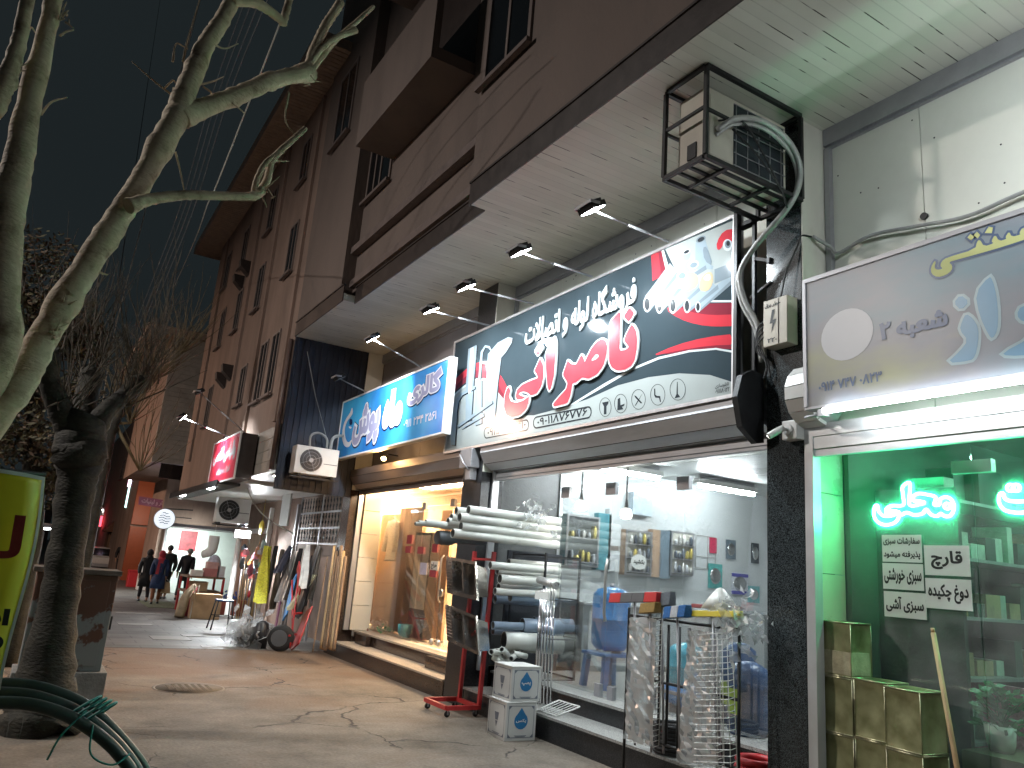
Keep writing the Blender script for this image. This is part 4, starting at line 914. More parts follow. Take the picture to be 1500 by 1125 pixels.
put_text(g, 'خطر برق', (5.06, yy + .09, ez1 - .075), .17, .045, FU, FV, FN, .03, .003); put_text(g, '۲۲۰', (5.06, yy + .06, ez0 + .03), .1, .04, FU, FV, FN, .03, .003)
g.build('lightning_mark', m_ink, eb)
g = MB(); g.box((5.055, ey0 + .09, ez0 + .01), (5.0598, ey0 + .094, ez1 - .01)); g.build('door_seam', m_black, eb)
cb = MB()
for k in range(4):
    cb.tube(spline([(5.12, ey1 - .02 + .01 * k, ez0 + .3 - .05 * k), (5.1, ey1 + .1, ez0 + .2 - .05 * k), (5.12, ey1 + .12 - .02 * k, ez0), (5.14, ey1 + .03, ez0 - .08 - .03 * k), (5.15, ey1 + .08 * (k % 2), ez0 - .25)], 6), .007, 6)
cb.tube(spline([(5.1, 4.2, ez1), (5.12, 4.15, ez1 + .25), (5.17, 4.08, 4.68), (5.19, 4.05, 4.78), (5.3, 4.03, 4.80)], 6), .008, 6)
tag(cb.build('loose_wires', m_cabled, origin=(5.1, 4.3, 3.8)), 'tangle of black wires beside the cream electricity box', 'wires')
cb = MB(); cb.tube(spline([(5.3, 4.02, 4.80), (5.45, 3.95, 4.72), (5.49, 3.90, 4.66), (5.5, 3.6, 4.72), (5.5, 3.2, 4.66), (5.5, 2.8, 4.60), (5.5, 2.3, 4.64), (5.5, 1.2, 4.6)], 8), .016, 8)
tag(cb.build('wall_cable', m_cable, origin=(5.5, 3, 4.7)), 'grey sheathed cable sagging across the white boards above the pale sign', 'cable')
cm = thing('security_camera', 'white bullet security camera on a square white box on the black pillar', 'camera', (5.12, 4.1, 3.05))
g = MB(); g.box((5.10, 4.05, 2.98), (5.198, 4.2, 3.14)); g.lathe((5.10, 4.13, 3.06), [(.05, 0), (.045, -.02)], (1, 0, 0), 16); g.build('junction_box', m_white, cm, bevel=.01)
g = MB(); g.tube([(5.08, 4.13, 3.06), (5.02, 4.15, 3.05)], .012); g.lathe((5.05, 4.14, 3.07), [(.026, 0), (.028, .03), (.028, .14), (.024, .145)], (-.62, .45, -.5), 14); g.build('camera_body', m_white, cm)
g = MB(); g.lathe(V((5.05, 4.14, 3.07)) + V((-.62, .45, -.5)).normalized() * .145, [(.022, 0), (.018, .004)], (-.62, .45, -.5), 12); g.build('lens', m_dwin, cm)

# ------------------------------------------------------------------ pipe rack and its pipes
rk = thing('pipe_rack', 'dark steel rack full of pipes at the open end of the pipe shop', 'rack', (6.0, 9.0, .47))
g = MB()
for x in (5.75, 6.3):
    for y in (8.5, 9.3): g.box((x - .012, y - .012, .47), (x + .012, y + .012, 2.04))
for z in (.5, 1.0, 1.48, 2.02):
    for x in (5.75, 6.3): g.box((x - .012, 8.513, z - .02), (x + .012, 9.287, z))
    for y in (8.5, 9.3): g.box((5.763, y - .012, z - .041), (6.287, y + .012, z - .021))
g.build('frame', m_black, rk)
g = MB(); g.box((5.7, 9.36, .47), (6.62, 9.40, 2.06)); g.build('back_board', mat('dark back board', (.03, .035, .045), .5), rk)
def pipe_thing(a, b, ro, m_, label, grp, wall=.86):
    g = MB(); g.pipe(a, b, ro, ro * wall, 14); return tag(g.build('pipe', [m_, mat('shaded pipe bore', (.10, .105, .10), .6)], origin=a), label, 'pipe', grp)
rr = random.Random(5)
up = 'white plastic pipe lying in the high bundle that sticks out over the pavement'
top = ((686, 747, 8.6, .058), (673, 758, 8.6, .060), (675, 771, 8.6, .058), (663, 781, 8.6, .058), (668, 748, 8.76, .05), (661, 758, 8.78, .05), (668, 757, 8.9, .045), (656, 764, 8.8, .05), (650, 770, 8.95, .045), (672, 750, 9.0, .045), (608, 767, 8.9, .024), (613, 766, 8.89, .034), (623, 766, 8.86, .046), (680, 778, 8.9, .05))
m_boreshade = mat('shaded pipe bore', (.10, .105, .10), .6)  # shade inside the hollow pipes is put into this colour
for k, (px, py, Y, r_) in enumerate(top):
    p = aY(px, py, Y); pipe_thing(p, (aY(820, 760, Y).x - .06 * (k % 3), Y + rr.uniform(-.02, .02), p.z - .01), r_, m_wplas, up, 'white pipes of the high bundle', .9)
p = aY(640, 787, 8.9); g = MB(); g.lathe(p, [(.085, 0), (.09, .05), (.09, .2), (.06, .26), (.06, .7)], (1, 0, .02), 18); tag(g.build('pipe_fitting', m_gplas, origin=p), 'dark grey wide pipe fitting under the high white pipes', 'pipe fitting')
md = 'off white pipe on the middle shelf of the pipe rack behind the sinks'
for k, (px, py, r_) in enumerate(((718, 828, .05), (728, 836, .05), (770, 832, .065), (732, 848, .06), (768, 848, .055), (730, 860, .055), (725, 866, .045), (745, 824, .05))):
    Y = 8.55 + (k % 3) * .22; p = aY(px, py, Y); p.x = min(p.x, 6.0)
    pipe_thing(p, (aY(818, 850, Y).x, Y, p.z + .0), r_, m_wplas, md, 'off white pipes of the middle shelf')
for k, (px, py, r_) in enumerate(((747, 875, .06), (725, 878, .055), (722, 916, .05), (722, 924, .05))):
    Y = 8.6 + (k % 2) * .3; p = aY(px, py, Y)
    pipe_thing(p, (aY(812, 900, Y).x, Y, p.z), r_, m_bplas, 'blue grey pipe on the lower shelf of the pipe rack', 'blue grey pipes of the lower shelf')
for k, (px, py, r_, m_) in enumerate(((765, 917, .10, m_bplas), (782, 914, .09, m_bplas), (738, 938, .11, m_wplas), (765, 942, .12, m_wplas))):
    Y = 8.62 + (k % 2) * .3; p = aY(px, py, Y); p.z = max(p.z, .6); g = MB(); g.pipe(p, (p.x + .55, Y - .1, p.z), r_, r_ * .93, 22)
    tag(g.build('pipe', [m_, m_boreshade], origin=p), ('wide blue grey pipe end on the lower shelf, left one of the two', 'wide blue grey pipe end on the lower shelf, next to the silver legs', 'wide off white pipe end above the loose fittings', 'widest off white pipe end beside the silver legs')[k], 'pipe')
g = MB()
for k in range(14):
    c = aY(rr.uniform(714, 770), rr.uniform(952, 966), 8.5 + rr.uniform(-.1, .3)); c.z = max(c.z, .53); d = V((rr.uniform(-1, 1), rr.uniform(-1, 1), rr.uniform(-.3, .3))).normalized()
    g.pipe(c, c + d * rr.uniform(.1, .3), .035, .026, 10)
o = g.build('loose_fittings', [m_wplas, m_boreshade], origin=(6, 8.6, .5)); tag(o, 'heap of small white pipe fittings and short ends at the bottom of the rack', 'pipe fittings'); o['kind'] = 'stuff'
# plastic film over the pipes
def crumple(name, c, size, lab, cat, mt=None, seed=1, n=60, sc=.5):
    r2 = random.Random(seed); g = MB(); c = V(c)
    for k in range(n):
        p = c + V((r2.gauss(0, size[0] * .4), r2.gauss(0, size[1] * .4), r2.gauss(0, size[2] * .4))); u = V((r2.uniform(-1, 1), r2.uniform(-1, 1), r2.uniform(-1, 1))).normalized(); v = u.orthogonal().normalized(); s_ = sc * r2.uniform(.25, .6) * min(size) * 1.6
        q = [p + u * s_ * r2.uniform(.4, 1), p + v * s_ * r2.uniform(.4, 1), p - u * s_ * r2.uniform(.4, 1), p - v * s_ * r2.uniform(.4, 1)]; m_ = sum(q, V()) / 4 + u.cross(v) * s_ * .4
        g.add(q + [m_], [(0, 1, 4), (1, 2, 4), (2, 3, 4), (3, 0, 4)])
    return tag(g.build(name, mt or m_film, origin=c), lab, cat)
crumple('plastic_film', aY(785, 757, 8.45), (.35, .2, .3), 'crumpled clear plastic film hanging over the high white pipes', 'plastic film', n=46)
# standing chrome legs wrapped in film, and chrome curtain rods
lg = thing('chrome_rods', 'bundle of upright silver rods with printed tops standing on the step beside the cartons', 'rods', (5.5, 7.75, .26))
g = MB()
for k, (px, r_) in enumerate(((787, .016), (791, .016), (796, .013), (801, .013), (806, .012), (811, .012))):
    b0 = aX(px - 4, 1020, 5.45 + .02 * k); b0.z = .27; t0 = aX(px + 6 - k, 862, 5.5 + .02 * k); g.tube([b0, t0], r_, 10)
g.build('rod', m_chrome, lg)['kind'] = 'stuff'
g = MB(); a0 = aX(787, 866, 5.44); a1 = aX(806, 880, 5.44); g.box((5.41, a1.y, a1.z), (5.43, a0.y, a0.z)); g.build('label_card', m_paper, lg)
g = MB(); a0 = aX(790, 849, 5.5); a1 = aX(815, 858, 5.5); g.tube([a0, a1], .05, 12); g.build('wrapped_top', mat('crinkled silver wrap', (.5, .5, .49), .3, .6, var=.2, bump=.3), lg)
wr = thing('wire_stand', 'white wire shoe rack base lying on the lower step behind the cartons', 'wire rack', (5.4, 7.5, .27))
g = MB(); q = [(5.25, 7.72, .275), (5.25, 7.36, .275), (5.5, 7.28, .38), (5.5, 7.68, .38)]
for i in range(4): g.tube([q[i], q[(i + 1) % 4]], .009, 6)
for k in range(1, 6): g.tube([V(q[0]).lerp(V(q[1]), k / 6), V(q[3]).lerp(V(q[2]), k / 6)], .005, 5)
g.build('wire', m_white, wr)['kind'] = 'stuff'

# ------------------------------------------------------------------ red trolley with two sinks
tr = thing('display_trolley', 'red steel display trolley on small black castors holding two sinks', 'trolley', (4.95, 9.1, 0))
g = MB(); t_ = .045; z = .11
c4 = [(4.66, 8.82), (5.12, 8.82), (5.12, 9.42), (4.66, 9.42)]
for i in range(4): g.bar((*c4[i], z), (*c4[(i + 1) % 4], z), t_, .05)
g.build('base_frame', m_red, tr)
for y in (8.84, 9.36):
    g = MB(); g.bar((5.12, y, .085), (5.16, y, 2.0), t_); g.build('post', m_red, tr)
g = MB(); g.bar((5.155, 8.84, 1.9), (5.155, 9.36, 1.9), .03); g.bar((5.14, 8.84, 1.05), (5.14, 9.36, 1.05), .03); g.bar((5.14, 8.84, 1.1), (4.98, 8.84, 1.0), .03); g.bar((5.14, 9.36, 1.1), (4.98, 9.36, 1.0), .03); g.build('cross_bar', m_red, tr)
for (x, y) in ((4.69, 8.85), (5.08, 8.85), (4.69, 9.4), (5.08, 9.4)):
    g = MB(); g.lathe((x, y - .012, .037), [(.02, 0), (.036, .002), (.036, .022), (.02, .024)], (0, 1, 0), 16); wl_ = g.build('castor', m_rubber, tr); g = MB(); g.box((x - .012, y - .02, .03), (x + .012, y - .016, .088)); g.box((x - .012, y + .016, .03), (x + .012, y + .02, .088)); g.build('fork', m_alud, wl_)
def sink(name, c, U, Vv, label):        # plate centre, half width and half height vectors; basins go backwards
    c, U, Vv = V(c), V(U), V(Vv); nrm = U.cross(Vv).normalized()
    if nrm.y > 0 or nrm.x > 0: nrm = nrm if nrm.x < 0 else -nrm
    s_ = thing(name, label, 'sink', c)
    g = MB(); u, v = U.normalized(), Vv.normalized(); hu, hv = U.length, Vv.length
    us = [-hu, -.58 * hu, .10 * hu, .18 * hu, .92 * hu, hu]; vs = [-hv, -.82 * hv, .82 * hv, hv]
    def pt(a, b, d=0): return c + u * a + v * b - nrm * d
    def quad(a0, a1, b0, b1): g.add([pt(a0, b0), pt(a1, b0), pt(a1, b1), pt(a0, b1)], [(0, 1, 2, 3)]); 
    for i in range(5):
        for j in range(3):
            if j == 1 and i in (1, 3):
                a0, a1, b0, b1 = us[i], us[i + 1], vs[1], vs[2]; e = .07 * hu; D = .20
                A = [pt(a0, b0), pt(a1, b0), pt(a1, b1), pt(a0, b1)]; B = [pt(a0 + e, b0 + e, D), pt(a1 - e, b0 + e, D), pt(a1 - e, b1 - e, D), pt(a0 + e, b1 - e, D)]
                g.add(A + B, [(0, 1, 5, 4), (1, 2, 6, 5), (2, 3, 7, 6), (3, 0, 4, 7), (4, 5, 6, 7)])
                A2 = [p - nrm * .004 + (p - sum(A, V()) / 4).normalized() * .008 for p in A]; B2 = [p - nrm * .006 + (p - sum(B, V()) / 4).normalized() * .006 for p in B]
                g.add(A2 + B2, [(0, 4, 5, 1), (1, 5, 6, 2), (2, 6, 7, 3), (3, 7, 4, 0), (7, 6, 5, 4)])
            else: quad(us[i], us[i + 1], vs[j], vs[j + 1])
    e = .03
    for (a0, b0, a1, b1) in ((-hu, -hv, hu, -hv), (hu, -hv, hu, hv), (hu, hv, -hu, hv), (-hu, hv, -hu, -hv)): g.add([pt(a0, b0), pt(a1, b1), pt(a1, b1, e), pt(a0, b0, e)], [(0, 1, 2, 3)])
    g.build('basin', mat('sink steel', (.55, .54, .52), .24, 1., var=.05, scale=3, bump=.01), s_)
    g = MB()
    for k in range(9): b_ = -.7 * hv + k * 1.4 * hv / 8; g.bar(pt(-.95 * hu, b_, -.003), pt(-.64 * hu, b_, -.003), .008)
    g.build('drainer', m_chrome, s_)['kind'] = 'stuff'
    return s_
for (tl, tr_, br, bl, lab) in (((652, 815), (697, 822), (697, 880), (656, 868), 'upper stainless double sink leaning on the red trolley'), ((652, 885), (697, 902), (701, 960), (655, 938), 'lower stainless double sink leaning on the red trolley')):
    P0 = [aX(*tl, 4.86), aX(*tr_, 4.88), aX(*br, 4.84), aX(*bl, 4.82)]
    A, B, C_, D_ = P0
    sink('steel_sink', (A + B + C_ + D_) / 4, ((B + C_) - (A + D_)) / 4, ((A + B) - (C_ + D_)) / 4, lab)

# ------------------------------------------------------------------ two cartons
m_cart = mat('white printed carton', (.62, .62, .60), .6, var=.05, scale=3, bump=.03, stain=.1, stain_col=(.42, .40, .36)); i_cblue = mat('blue carton print', (.02, .17, .38), .5, var=.06); i_cgrey = mat('grey carton print', (.16, .18, .22), .5, var=.08)
def carton(x0, y0, z0, sx, sy, sz, rot, label, word):
    t = thing('carton', label, 'box', (x0, y0, z0), 'cartons stacked on the pavement')
    g = MB(); g.box((x0, y0, z0), (x0 + sx, y0 + sy, z0 + sz)); g.build('box', m_cart, t, bevel=.004)
    g = MB(); g.box((x0 - .004, y0 - .004, z0 + sz), (x0 + sx + .004, y0 + sy + .004, z0 + sz + .006)); g.build('lid_flap', m_cart, t)
    g = MB()
    for k, (org, u, n_, w_) in enumerate((((x0, y0, z0), V((1, 0, 0)), V((0, -1, 0)), sx), ((x0, y0 + sy, z0), V((0, -1, 0)), V((-1, 0, 0)), sy))):
        v = V((0, 0, 1))
        def pl(m_, lps, lift): g.m = m_; put_loops(g, lps, org, u, v, n_, 0, 0, lift)
        e = .03
        outer = [(e, e), (w_ - e, e), (w_ - e, sz - e), (e, sz - e)]; inner = [(e + .006, e + .006), (e + .006, sz - e - .006), (w_ - e - .006, sz - e - .006), (w_ - e - .006, e + .006)]
        pl(1, [outer, inner], .0015)
        for (a, b, sa, sb) in ((e, e, 1, 1), (w_ - e, e, -1, 1), (e, sz - e, 1, -1), (w_ - e, sz - e, -1, -1)):
            tri = [(a, b), (a + sa * .045, b), (a, b + sb * .045)]
            if area(tri) < 0: tri = tri[::-1]
            pl(1, [tri], .002)
        cx, cy = w_ / 2, sz * .52
        if k == 0:
            R_ = sz * .22; drop = [(cx + R_ * math.sin(t_), cy - R_ * math.cos(t_)) for t_ in [q * PI / 10 for q in range(-8, 9)]] + [(cx - R_ * .3, cy + R_ * 1.2), (cx, cy + R_ * 1.6), (cx + R_ * .3, cy + R_ * 1.2)]
            drop = drop[:17] + [drop[19], drop[18], drop[17]]
            if area(drop) < 0: drop = drop[::-1]
            pl(0, [drop], .002); g.m = 2; put_text(g, word, V(org) + u * (cx - R_ * .75) + v * (cy - R_ * .25), R_ * 1.5, R_ * .5, u, v, n_, .03, .003)
        else:
            g.m = 1
            pl(1, [[(cx - .05, cy + .06), (cx + .05, cy + .06), (cx + .03, cy - .02), (cx - .03, cy - .02)]], .002); pl(1, [[(cx - .025, cy - .03), (cx, cy - .09), (cx + .025, cy - .03)]], .002)
        for q, ln in enumerate((.5, .4, .45)):
            zq_ = (.10, .075, .88)[q] * sz + .01; pl(1, [[(cx - w_ * ln / 2 * .8, zq_), (cx + w_ * ln / 2 * .8, zq_), (cx + w_ * ln / 2 * .8, zq_ + .006), (cx - w_ * ln / 2 * .8, zq_ + .006)]], .002)
    g.build('print', [i_cblue, i_cgrey, mat('white carton print', (.7, .7, .7), .5)], t)
    t.rotation_euler = (0, 0, rot); return t
carton(4.72, 7.55, 0, .38, .42, .385, math.radians(-3), 'lower white carton with blue emblem standing on the pavement', 'پکس')
carton(4.765, 7.56, .392, .38, .40, .36, math.radians(-1), 'upper white carton with blue emblem stacked on another carton', 'پمپ')

# ------------------------------------------------------------------ black rack with brooms in front of the glass
br = thing('goods_rack', 'black tube rack in front of the glass hung with wrapped wire baskets and brooms', 'rack', (4.97, 5.2, 0))
g = MB(); XR = 4.97
def rp_(px, py, X=XR): return aX(px, py, X)
for (px, yt) in ((922, 890), (931, 905), (969, 905), (980, 915), (996, 918), (1010, 920), (1083, 930)):
    t0 = rp_(px, yt); g.tube([(XR, t0.y, .05 if px in (922, 1083) else .42), t0], .013, 8)
g.build('upright', m_black, br)['kind'] = 'stuff'
g = MB()
yA, yB = rp_(922, 905).y, rp_(1083, 930).y
for z in (1.45, .92, .42): g.tube([(XR, yA, z), (XR, yB, z)], .013, 8)
g.tube([(XR, yA, .05), (XR - .18, yA, 0.013)], .013, 8); g.tube([(XR, yA, .05), (XR + .2, yA, .013)], .013, 8); g.tube([(XR, yB, .05), (XR - .18, yB, .013)], .013, 8); g.tube([(XR, yB, .05), (XR + .2, yB, .013)], .013, 8)
g.build('rail', m_black, br)
def wire_panel(name, tl, tr_, br_, bl, X, nx, nz, label, film=True, dep=.06):
    A, B, C_, D_ = [aX(*p, X) for p in (tl, tr_, br_, bl)]
    t = thing(name, label, 'wire basket', D_)
    g = MB()
    for k in range(nx + 1): s_ = k / nx; g.tube([A.lerp(B, s_), D_.lerp(C_, s_)], .004, 5)
    for k in range(nz + 1):
        s_ = k / nz; p, q = A.lerp(D_, s_), B.lerp(C_, s_); g.tube([p, p + V((-dep, 0, -.012)), q + V((-dep, 0, -.012)), q], .0035, 5)
    g.build('wire', m_white, t)['kind'] = 'stuff'
    if film:
        r2 = random.Random(nz); g = MB(); NX, NZ = 8, 26; vs = []
        for j in range(NZ + 1):
            for i in range(NX + 1):
                p = A.lerp(B, -.04 + 1.08 * i / NX).lerp(D_.lerp(C_, -.04 + 1.08 * i / NX), j / NZ); vs.append(p + V((-dep - .015 - r2.random() * .018, r2.uniform(-.006, .006), r2.uniform(-.01, .01))))
        g.add(vs, [(j * (NX + 1) + i, j * (NX + 1) + i + 1, (j + 1) * (NX + 1) + i + 1, (j + 1) * (NX + 1) + i) for j in range(NZ) for i in range(NX)]); g.build('film', m_film, t)
    return t
wire_panel('wire_basket', (934, 905), (970, 907), (965, 1092), (926, 1082), 4.94, 4, 24, 'tall narrow wire shelf wrapped in clear film on the left of the rack')
wire_panel('wire_basket', (1030, 928), (1072, 925), (1080, 1124), (1024, 1122), 4.90, 6, 22, 'white wire shelf hanging free over the wrapped bundle on the rack', False)
wire_panel('wire_basket', (1020, 925), (1050, 925), (1060, 1120), (1004, 1116), 4.935, 5, 20, 'wide wire basket bundle wrapped in milky film on the right of the rack')
def broom(name, a, b, h, d, mats, label, bristle=.1, tilt=(0, 0, -1), stripes=1):
    a, b = V(a), V(b); t = thing(name, label, 'broom', a); u = (b - a).normalized()
    n = 5; 
    for k in range(stripes):
        g = MB(); p = a.lerp(b, k / stripes); q = a.lerp(b, (k + 1) / stripes); w_ = V((d, 0, 0)); tl = V(tilt)
        g.add([p - w_, q - w_, q + w_, p + w_, p - w_ * 1.5 + tl * h, q - w_ * 1.5 + tl * h, q + w_ * 1.5 + tl * h, p + w_ * 1.5 + tl * h], [(0, 1, 2, 3), (7, 6, 5, 4), (0, 4, 5, 1), (1, 5, 6, 2), (2, 6, 7, 3), (3, 7, 4, 0)])
        g.build('brush_head', mats[k % len(mats)], t, bevel=.006)
    g = MB(); c = (a + b) / 2; g.tube([c + V((0, 0, -h)), (c.x + .02, c.y - .05, .35)], .011, 8); g.build('handle', m_alud, t)
    return t
m_gbris = mat('grey bristles', (.16, .18, .20), .8, var=.2, scale=60, bump=.3); m_obris = mat('ochre bristles', (.36, .22, .06), .8, var=.2, scale=60, bump=.3); m_bbris = mat('blue bristles', (.03, .15, .42), .8, var=.25, scale=60, bump=.3); m_wbris = mat('white bristles', (.6, .62, .65), .8, var=.15, scale=60, bump=.3)
broom('broom', rp_(897, 869, 4.9), rp_(966, 867, 4.9), .09, .03, [m_redp, m_gplas, m_gplas, m_redp], 'long red and black broom head on top of the rack', stripes=4)
broom('broom', rp_(955, 872, 4.95), rp_(986, 866, 4.95), .12, .03, [m_gbris], 'grey broom head pointing up on top of the rack')
broom('broom', rp_(942, 884, 4.86), rp_(964, 882, 4.86), .09, .035, [m_obris], 'ochre bristle brush on top of the rack')
broom('broom', rp_(977, 889, 4.84), rp_(1009, 886, 4.84), .10, .035, [m_bbris, m_wbris, m_bbris], 'blue and white striped broom on top of the rack', stripes=3)
broom('squeegee', rp_(1006, 894, 4.9), rp_(1086, 895, 4.9), .05, .02, [m_yel], 'yellow floor squeegee lying on top of the rack')
broom('broom', rp_(1015, 884, 5.1), rp_(1085, 889, 5.1), .035, .02, [mat('dark red plastic', (.2, .03, .03), .5)], 'dark red broom head behind the yellow squeegee')
g = MB(); c = rp_(1055, 893, 5.05); g.lathe(c, [(.16, 0), (.10, .09), (.03, .17), (.005, .18)], n=16); tag(g.build('plastic_cone', m_wplas, origin=c), 'pale plastic funnel behind the yellow squeegee', 'funnel')
crumple('plastic_bag', rp_(1082, 915, 4.93), (.2, .3, .3), 'crumpled bag of clear plastic hanging at the near top corner of the rack', 'plastic bag', n=70, seed=4)
crumple('plastic_bag', rp_(1070, 893, 5.0), (.15, .25, .12), 'clear plastic wrap lying over the near end of the yellow squeegee', 'plastic bag', n=40, seed=9)

# ------------------------------------------------------------------ goods behind the glass of the pipe shop
FZ = .47
def tank(c, r, h, m_, label, horiz=False):
    t = thing('pressure_tank', label, 'tank', c)
    g = MB(); pr_ = [(r * .25, 0), (r * .75, r * .12), (r * .97, r * .38), (r, r * .6), (r, h / 2 - .006), (r * 1.02, h / 2), (r, h / 2 + .006), (r, h - r * .6), (r * .97, h - r * .38), (r * .75, h - r * .12), (r * .25, h)]
    if horiz: g.lathe(V(c) + V((0, h / 2, r + .06)), pr_, (0, -1, 0), 28)
    else: g.lathe(c, pr_, n=28)
    g.build('shell', m_, t)
    g = MB()
    if horiz: g.box((c[0] - .12, c[1] - h * .3, c[2]), (c[0] + .12, c[1] - h * .22, c[2] + .09)); g.box((c[0] - .12, c[1] + h * .22, c[2]), (c[0] + .12, c[1] + h * .3, c[2] + .09))
    else:
        g.lathe(V(c) + V((0, 0, h)), [(.03, -.01), (.03, .03), (.015, .05)], n=10)
        for k in range(3): a = k * 2.1; g.tube([V(c) + V((r * .6 * math.cos(a), r * .6 * math.sin(a), .05)), V(c) + V((r * .7 * math.cos(a), r * .7 * math.sin(a), -.0))], .015)
    g.build('fitting', m_alud, t); return t
# stool
stl = thing('plastic_stool', 'blue plastic stool under the tall blue tank behind the glass', 'stool', (6.4, 7.93, FZ))
m_stb = mat('blue plastic', (.03, .12, .33), .4, var=.06)
g = MB(); g.box((6.14, 7.68, FZ + .38), (6.66, 8.16, FZ + .42)); g.build('seat', m_stb, stl, bevel=.01)
for (x, y) in ((6.17, 7.71), (6.63, 7.71), (6.17, 8.13), (6.63, 8.13)):
    g = MB(); g.bar((x, y, FZ), (x + (.03 if x < 6.4 else -.03), y + (.03 if y < 7.9 else -.03), FZ + .38), .07); g.build('leg', m_stb, stl)
tank((6.4, 7.92, FZ + .425), .24, .78, m_blue, 'tall bright blue pressure tank standing on the blue stool')
p = aX(1003, 975, 6.15); tank((6.2, p.y, p.z - .25), .22, .48, m_turq, 'round turquoise pressure tank behind the rack')
cr = thing('metal_shelf', 'low grey metal shelf under the round turquoise tank', 'shelf', (6.2, p.y, FZ)); g = MB(); zt = p.z - .25
g.box((5.95, p.y - .5, zt - .03), (6.5, p.y + .3, zt)); g.build('shelf_board', m_alud, cr)
for (x, y) in ((5.98, p.y - .47), (6.47, p.y - .47), (5.98, p.y + .27), (6.47, p.y + .27)): g = MB(); g.box((x - .015, y - .015, FZ), (x + .015, y + .015, zt - .031)); g.build('leg', m_alud, cr)
p2 = aX(988, 1035, 5.95); tank((6.1, p2.y, FZ), .13, .5, m_blue, 'small blue pump tank lying on the floor behind the rack', True)
g = MB()
for k in range(7):
    pts = [(6.12 + .17 * math.cos(t), p2.y - .02 + .19 * math.sin(t), FZ + .02 + k * .034) for t in [i * PI / 10 for i in range(21)]]
p3 = aX(990, 1062, 5.4)
def coil(c, R, r, n, m_, label, dz=None, jit=.0):
    g = MB(); r2 = random.Random(int(R * 1000)); 
    for k in range(n):
        R_ = R + r2.uniform(-jit, jit); g.tube([(c[0] + R_ * math.cos(t), c[1] + R_ * math.sin(t), c[2] + r + k * (dz or 2 * r)) for t in [i * PI / 14 for i in range(29)]], r, 8, cap=False)
    return tag(g.build('hose_coil', m_, origin=c), label, 'hose')
coil((5.38, p3.y, .265), .17, .016, 8, m_rubber, 'stack of black hose coils on the lower step behind the rack', jit=.01)
coil((5.40, 4.72, .265), .16, .03, 3, m_redp, 'bright red coiled hose on the lower step beside the black pillar', jit=.02)
for (px, py, r_, h_, lab) in ((1096, 1030, .19, .62, 'dark blue plastic drum in the near corner behind the glass'), (1082, 990, .17, .75, 'dark blue drum with a green label behind the near end of the rack')):
    p = aX(px, py, 6.0 if r_ > .18 else 6.35); t = thing('plastic_drum', lab, 'drum', (p.x, p.y, FZ)); g = MB(); g.lathe((p.x, p.y, FZ), [(r_ * .9, 0), (r_, .04), (r_, h_ * .3), (r_ * 1.04, h_ * .33), (r_, h_ * .36), (r_, h_ * .66), (r_ * 1.04, h_ * .69), (r_, h_ * .72), (r_, h_ - .05), (r_ * .6, h_), (r_ * .3, h_ + .02)], n=24); g.build('body', m_blued, t)
    g = MB(); g.add([(p.x - r_ - .004, p.y - .07, FZ + .18), (p.x - r_ - .004, p.y + .07, FZ + .18), (p.x - r_ - .004, p.y + .07, FZ + .4), (p.x - r_ - .004, p.y - .07, FZ + .4)], [(3, 2, 1, 0)]); g.build('label_sticker', mat('green yellow sticker', (.30, .42, .06), .5), t)
# grey counter along the left wall
ct = thing('counter_cabinet', 'grey counter cabinet with white panels along the white wall', 'cabinet', (8, 9.6, FZ))
g = MB(); g.box((7.0, 9.3, FZ), (12.5, 9.85, FZ + .92)); g.build('body', mat('grey counter', (.26, .29, .30), .4, var=.06), ct)
g = MB(); g.box((6.98, 9.26, FZ + .921), (12.5, 9.85, FZ + .95)); g.build('top', m_shopw, ct)
for k in range(4): g = MB(); g.box((7.1 + k * 1.3, 9.28, FZ + .08), (8.2 + k * 1.3, 9.298, FZ + .84)); g.build('door', m_shopw, ct)
